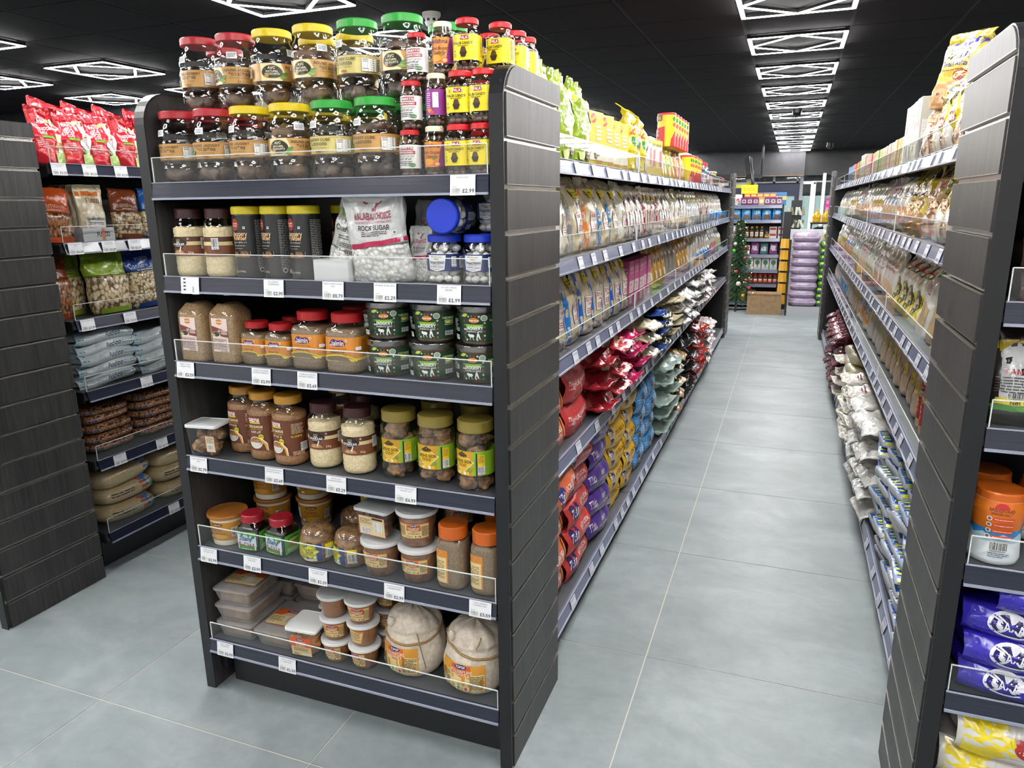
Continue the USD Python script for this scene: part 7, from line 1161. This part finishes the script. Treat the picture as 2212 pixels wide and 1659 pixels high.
for i, x in enumerate((-1.0, -.60)):
    q = thing('sign_card', f"yellow sign card above the far shelf unit, {('left', 'right')[i]}", 'sign', 'yellow signs', matrix((x, FY + .12, 1.60)))
    part(q, 'card', bx(-.11, .11, 0, .003, 0, .12), plain('yellow_card', '#e8d616', .5)); part(q, 'stem', bx(-.004, .004, .003, .007, -.164, .05), WHITE)
    label_part(q, Flat((0, -.0002, 0)), [R_(0, .06, .2, .1, '#e8d616'), ('l', 0, .06, .16, .05, '#d9a818', 2)], 'print')
# hanging strip of yellow packets beside the unit
q = thing('hanging_strip', 'metal strip hung with yellow packets, right of the far shelf unit', 'display strip', M=matrix((-.065, FY - .1, 0)))
part(q, 'strip', bx(-.05, .05, .03, .036, .002, 1.35), STEEL_D)
YP = plain('yellow_packet', '#cf9a1c', .35)
for r in range(6):
    for c in range(3): part(q, 'packet', moved(rbx(-.022, .022, -.008, .008, 0, .13, .003), matrix((-.045 + .036 * c, .01 - .012 * c, .08 + .155 * r), 20 * (c - 1), -8)), YP)
q = thing('hanging_strip', 'strip of silver and green packets hanging above the lilac sacks', 'display strip', M=matrix((.03, FY + .05, 0)))
part(q, 'strip', bx(-.06, .08, .05, .056, .002, 1.5), STEEL_D)
rg_ = random.Random(8)
SPK = plain('silver_packet', '#b9bcb4', .25, coat=.4); GPK = plain('olive_packet', '#6a6a4a', .3)
for r in range(3):
    for c in range(6): part(q, 'packet', moved(rbx(-.016, .016, -.007, .007, 0, .11, .003), matrix((-.06 + .034 * c, .02 - .01 * (c % 3), 1.30 - .17 * r), rg_.uniform(-30, 30), rg_.uniform(-8, 8), rg_.uniform(-25, 25))), (SPK, GPK)[(c + r) % 2])
# Christmas tree
TREE = (-.66, 10.63)
q = thing('christmas_tree', 'small decorated Christmas tree with baubles and warm lights', 'Christmas tree', M=matrix((*TREE, 0)))
rg = random.Random(3)
part(q, 'trunk', tube([(0, 0, .02), (0, 0, 1.25)], [.018, .006], 8), plain('tree_trunk', '#2c2014', .8)); part(q, 'stand', cat(*[moved(bx(-.008, .008, -.16, 0, 0, .02), matrix(rz=120 * i)) for i in range(3)]), BLACK)
nd = noisy('fir_needles', '#16321c', '#2f5a34', 30, .6)
V, F, n = [], [], 0
for i in range(330):
    z = .14 + 1.1 * (i / 330) ** .9; Rz = .27 * (1 - (z - .1) / 1.22) + .03; a = i * 2.4; L = Rz * rg.uniform(.75, 1.05); d = np.array([math.cos(a), math.sin(a), -.12 + .25 * (z - .5)]); d /= np.linalg.norm(d); s_ = np.array([-math.sin(a), math.cos(a), 0]); u_ = np.cross(d, s_)
    for k in range(34):
        t = (k + 1) / 34; b = np.array([0, 0, z]) + d * L * t + np.array([0, 0, -.05 * t * t * L / .3]); ph = rg.uniform(0, 6.28); w = s_ * math.cos(ph) + u_ * math.sin(ph); e = b + (w * .8 + d * .7) * .036 * (1.15 - .5 * t); c = np.cross(w, d) * .0042
        V += [b - c, b + c, e]; F.append((n, n + 1, n + 2)); n += 3
part(q, 'foliage', (np.array(V), np.array(F)), nd, kind='stuff')
BB = [attr_mat('bauble_gloss', .12, coat=.6)]
for i, (x, z, r, c) in enumerate(((.0, 1.12, .022, '#8a4a3a'), (-.05, .93, .026, '#b8b4a0'), (-.06, .84, .022, '#3ac02a'), (.09, .74, .024, '#7a3a2a'), (-.01, .56, .022, '#c8242c'), (.03, .40, .032, '#c9c7b8'), (-.12, .18, .024, '#c8202a'), (.17, .34, .022, '#c8242c'), (-.15, .62, .022, '#c9c4b0'), (.1, .24, .02, '#d9a23a'), (-.1, .74, .02, '#8a4a3a'))):
    m = trimesh.creation.icosphere(2, r); Rz = .27 * (1 - (z - .1) / 1.22) + .03; m.apply_translation((x, -math.sqrt(max(.0, (Rz * 1.0) ** 2 - x * x)), z)); part(q, 'bauble', m, BB[0], True, C(c))
ms = []
for i in range(46):
    z = .12 + 1.15 * (i / 46); Rz = .27 * (1 - (z - .1) / 1.22) + .035; a = i * 2.0; m = trimesh.creation.icosphere(1, .0065); m.apply_translation((Rz * math.cos(a), Rz * math.sin(a), z)); ms.append(m)
part(q, 'fairy_lights', cat(*ms), mat('warm_fairy_light', {'e': ('emission', dict(color=C('#ffc060'), strength=9))}, [], 'e.emission'), kind='stuff'); part(q, 'tree_top', blob((.014, .014, .04), 4, .2), nd) if False else None
# cardboard box
q = thing('cardboard_box', 'open brown cardboard box on the floor beside the tree', 'box', M=matrix((-.28, 10.42, 0), 2))
KRAFT = noisy('brown_cardboard', '#7d6447', '#8d7355', 20, .75); w, d, h = .22, .11, .25
for nm, m in (('front_wall', bx(-w, w, -d, -d + .005, 0, h)), ('back_wall', bx(-w, w, d - .005, d, 0, h)), ('side_wall', bx(-w, -w + .005, -d + .005, d - .005, 0, h)), ('side_wall', bx(w - .005, w, -d + .005, d - .005, 0, h)), ('base', bx(-w + .005, w - .005, -d + .005, d - .005, 0, .006)), ('flap', moved(bx(-w, w, -.003, .001, 0, .06), matrix((0, d, h), 0, -60)))): part(q, nm, m, KRAFT)
# lilac sacks on a low stand, green bags beside them
q = thing('pallet_stand', 'low pale stand with dark side post under the lilac sacks', 'stand', M=matrix((0, 10.3, 0)))
part(q, 'platform', bx(.015, .55, -.0, .45, .0, .125), plain('pale_stand', '#9a9c9e', .5)); part(q, 'post', bx(-.012, .012, .0, .03, 0, 1.0), STEEL_D); part(q, 'back_board', bx(-.012, .6, .46, .48, 0, 1.12), plain('pale_board', '#b9bcbe', .6))
LIL = noisy('lilac_printed_sack', '#7d6a86', '#9c8aa2', 14, .35, coat=.35, distort=2.5)
k = kind('lilac', 'rice_sack'); s = lying(k, .345, .42, .116, LIL, 12)
part(k, 'piping', tube([*(s.P[3][[i for i in range(4, 37)]])], .003, 5), plain('pale_piping', '#cfc6d2', .5))
for j in range(9): place('lilac', f'lilac patterned rice sack, {nth(j)} from bottom of its stack', 'rice sack', (.19 + rg.uniform(-.012, .012), 10.52 + rg.uniform(-.01, .01), .126 + .105 * j), rg.uniform(-4, 4), group='lilac sacks stacked at the far end')
GRB = noisy('green_film', '#2f6a2a', '#5aa03a', 8, .25, coat=.4)
k = kind('green_lying', 'rice_bag'); s = lying(k, .2, .3, .09, GRB, 14); label_part(k, s, [R_(0, .06, .19, .03, '#b8cf3a'), R_(.03, .03, .06, .035, '#d6dcd0'), ('e', -.04, .03, .03, .018, '#2a4a8a')], 'print', FILM, off=.001, size=.03)
for j in range(10): place('green_lying', f'green rice bag, {nth(j)} from bottom, right of the lilac sacks', 'rice bag', (.465 + rg.uniform(-.01, .01), 10.50, .126 + .0845 * j), rg.uniform(-5, 5), group='green bags stacked at the far end')
place('pal_noodle', 'yellow and white bag standing on the green bags', 'bag', (.455, 10.5, .975), 8, s=.8)
# serving counter with oil bottles
q = thing('counter', 'dark counter shelf carrying oil bottles near the shop window', 'counter', M=matrix((0, 13, 0)))
part(q, 'top', bx(.28, 1.2, 0, .5, 1.12, 1.145), STEEL_D); part(q, 'lower_top', bx(.26, 1.2, 0, .5, .93, .96), STEEL_D); part(q, 'front', bx(.30, 1.18, .02, .04, .0, .93), BLACK); part(q, 'leg', bx(.29, .31, .02, .48, .96, 1.12), STEEL_D)
k = kind('oil', 'oil_bottle'); s = lathe([(.05, 0, 3), (.062, .006, 3.2), (.064, .04, 3.2), (.060, .05, 3.2), (.064, .06, 3.2), (.064, .11, 3), (.05, .14, 2.4), (.022, .165), (.018, .18)], 32)
part(k, 'body', s.mesh(), mat('golden_oil', {'t': ('transparent_bsdf', dict(color=(.8, .6, .12))), 'p': ('principled_bsdf', dict(base_color=C('#c9a21e'), roughness=.15, coat_weight=.6)), 'x': ('mix_closure', dict(fac=.65))}, [('t.BSDF', 'x.closure1'), ('p.BSDF', 'x.closure2')], 'x.closure'), 40); part(k, 'cap', lid_mesh(.021, .172, .025), LIDM, 30, C('#c9a01e'))
for i, x in enumerate((.37, .51, .65, .79)): place('oil', f'golden cooking oil bottle on the far counter, {nth(i)} from left', 'bottle', (x, 13.15, 1.146), group='oil bottles on the far counter')
q = thing('shopping_bag', 'black bag lying on the lower counter top', 'bag', M=matrix((.43, 13.15, .961))); part(q, 'body', moved(blob((.12, .09, .055), 5, .3), matrix((0, 0, .05))), plain('black_bag', '#15151a', .35), True); part(q, 'handle', tube([(-.06, 0, .07), (-.03, -.02, .12), (.03, -.02, .12), (.06, 0, .07)], .006), BLACK)
q = thing('red_box', 'small red box on the lower counter top', 'box', M=matrix((.62, 13.12, .961))); part(q, 'body', rbx(-.07, .07, -.06, .06, 0, .09), plain('red_card', '#a81c24', .4)); part(q, 'lid', rbx(-.074, .074, -.064, .064, .09, .105), plain('dark_red_card', '#7a141a', .4))
# television hung from the ceiling
q = thing('television', 'flat black television hung sideways from the ceiling near the window', 'television', M=matrix((-.86, 16, 0)))
part(q, 'screen', moved(rbx(-.05, -.02, -.5, .5, -.36, .36, .008), matrix((0, 0, 2.0), 8, 0, -9)), plain('tv_front', '#08090b', .1)); part(q, 'casing', moved(rbx(-.02, .012, -.48, .48, -.34, .34, .008), matrix((0, 0, 2.0), 8, 0, -9)), plain('tv_back', '#3c3f44', .35))
part(q, 'pole', tube([(.21, 0, CEIL), (.21, 0, 1.98)], .022, 10), BLACK); part(q, 'bracket', cat(bx(.0, .22, -.03, .03, 1.95, 2.02), bx(-.0, .05, -.18, .18, 1.86, 2.1)), BLACK)
q = thing('dome_camera', 'black dome camera under the ceiling near the window', 'security camera', M=matrix((.58, 16.2, CEIL)))
part(q, 'mount', lathe([(0, -.05), (.055, -.05), (.06, 0), (0, 0)], 20).mesh(), BLACK, 40); part(q, 'dome', lathe([(0, -.13), (.04, -.12), (.06, -.09), (.062, -.05), (0, -.05)], 20).mesh(), BLACK, 40)

# ------------------------------------------------------------------ shop window wall
NAVY = plain('navy_paint', '#141d45', .4); FRM = plain('pale_window_frame', '#b9bab8', .45); FROST = plain('frosted_teal_film', '#8fa9a8', .4)
struct('trim_1', bx(-9.5, .17, 18.25, 18.3, 2.06, 2.6), noisy('dark_grey_bulkhead', '#333336', '#3a3a3d', 8, .6), 'dark grey boxed bulkhead above the shop window')
struct('trim_2', bx(-9.5, .17, 18.24, 18.31, 2.04, 2.06), plain('brown_trim', '#6a5030', .6), 'thin brown strip under the bulkhead')
struct('trim_3', bx(.17, 7.5, 18.75, 18.8, 2.06, 2.6), BLACK, 'black bulkhead right of the grey one')
w1 = struct('window_1', bx(-9.5, 7.5, 18.78, 18.86, 0, .12), FRM, 'glazed shop front with navy, white and frosted parts')
for x0, x1, m in ((-9.5, -1.6, WALLD), (2.6, 7.5, WALLD)): part(w1, 'side_infill', bx(x0, x1, 18.74, 18.86, .12, 2.6), m)
part(w1, 'fascia', bx(-1.6, .10, 18.70, 18.80, 1.70, 1.875), NAVY); part(w1, 'yellow_band', bx(-1.6, -.86, 18.68, 18.70, 1.80, 1.872), plain('yellow_band', '#d9cf1e', .5)); part(w1, 'white_band', bx(-1.6, -.86, 18.68, 18.70, 1.872, 1.92), FRM)
part(w1, 'transom', bx(-1.6, 2.6, 18.76, 18.82, 1.9, 1.935), FRM)
for x in (-1.6, -.5, .02): part(w1, 'mullion', bx(x, x + .05, 18.76, 18.82, 1.9, 2.1), FRM)
part(w1, 'post', bx(.10, .17, 18.66, 18.80, .12, 2.1), plain('grey_post', '#8d9092', .5)); part(w1, 'post', bx(.58, .65, 18.62, 18.78, .12, 2.1), WHITE); part(w1, 'post', bx(1.1, 1.16, 18.66, 18.78, .12, 2.1), FRM)
part(w1, 'navy_frame', cat(bx(-1.6, .1, 18.72, 18.78, 1.60, 1.70), bx(-.42, -.34, 18.72, 18.78, .12, 1.6), bx(.0, .08, 18.72, 18.78, .12, 1.6)), NAVY)
part(w1, 'frosted_pane', bx(.17, .58, 18.74, 18.75, .3, 1.6), FROST); part(w1, 'frosted_pane', bx(.65, 1.1, 18.74, 18.75, .3, 1.6), FROST); part(w1, 'frosted_pane', bx(-.34, .0, 18.74, 18.75, .3, 1.6), FROST)
part(w1, 'pane', bx(-1.6, .1, 18.785, 18.79, 1.9, 2.6), GLASSP); part(w1, 'pane', bx(.17, 2.6, 18.785, 18.79, .12, 2.6), GLASSP); part(w1, 'pane', bx(-1.6, .1, 18.785, 18.79, .12, 1.7), GLASSP)
part(w1, 'door_frame', cat(bx(.17, .44, 18.68, 18.74, 1.86, 1.92), bx(.40, .45, 18.68, 18.74, .12, 1.9), bx(.34, .40, 18.69, 18.74, .12, 1.86)), WHITE)
q = thing('poster', 'magenta poster on the far shop window', 'poster', M=matrix((.755, 18.60, 1.36))); part(q, 'sheet', bx(-.07, .07, 0, .004, -.18, .18), plain('magenta_paper', '#c81e86', .5)); label_part(q, Flat((0, -.0003, 0)), [R_(0, 0, .13, .34, '#c81e86'), ('l', 0, .09, .11, .08, '#f0c8e0', 3), ('l', 0, -.05, .11, .06, '#f0c8e0', 3)], 'print')
q = thing('notice_box', 'small red box fixed on the grey window post', 'call point', M=matrix((.135, 18.64, 1.16))); part(q, 'body', rbx(-.05, .05, -.015, .015, -.05, .05), plain('red_box', '#b01c22', .4)); part(q, 'face', bx(-.03, .03, -.017, -.0152, -.03, .03), WHITE)
q = thing('street_building', 'grey building across the street, seen through the upper panes', 'building', M=matrix((0, 30, 0)))
part(q, 'wall', bx(-12, 12, 0, 4, -.1, 9), noisy('street_wall', '#6a6a6a', '#8a8987', 1.5, .8))
for i in range(8): f = part(q, 'window', bx(-10 + 2.6 * i, -8.8 + 2.6 * i, -.06, -.0, 2.4, 4.2), FRM); part(f, 'pane', bx(-9.9 + 2.6 * i, -8.9 + 2.6 * i, -.07, -.061, 2.5, 4.1), plain('dark_pane', '#1c2126', .2))
struct('pavement', bx(-20, 20, 18.9, 40, -.2, -.1), plain('street_paving', '#4a4b4c', .8), 'street paving outside')
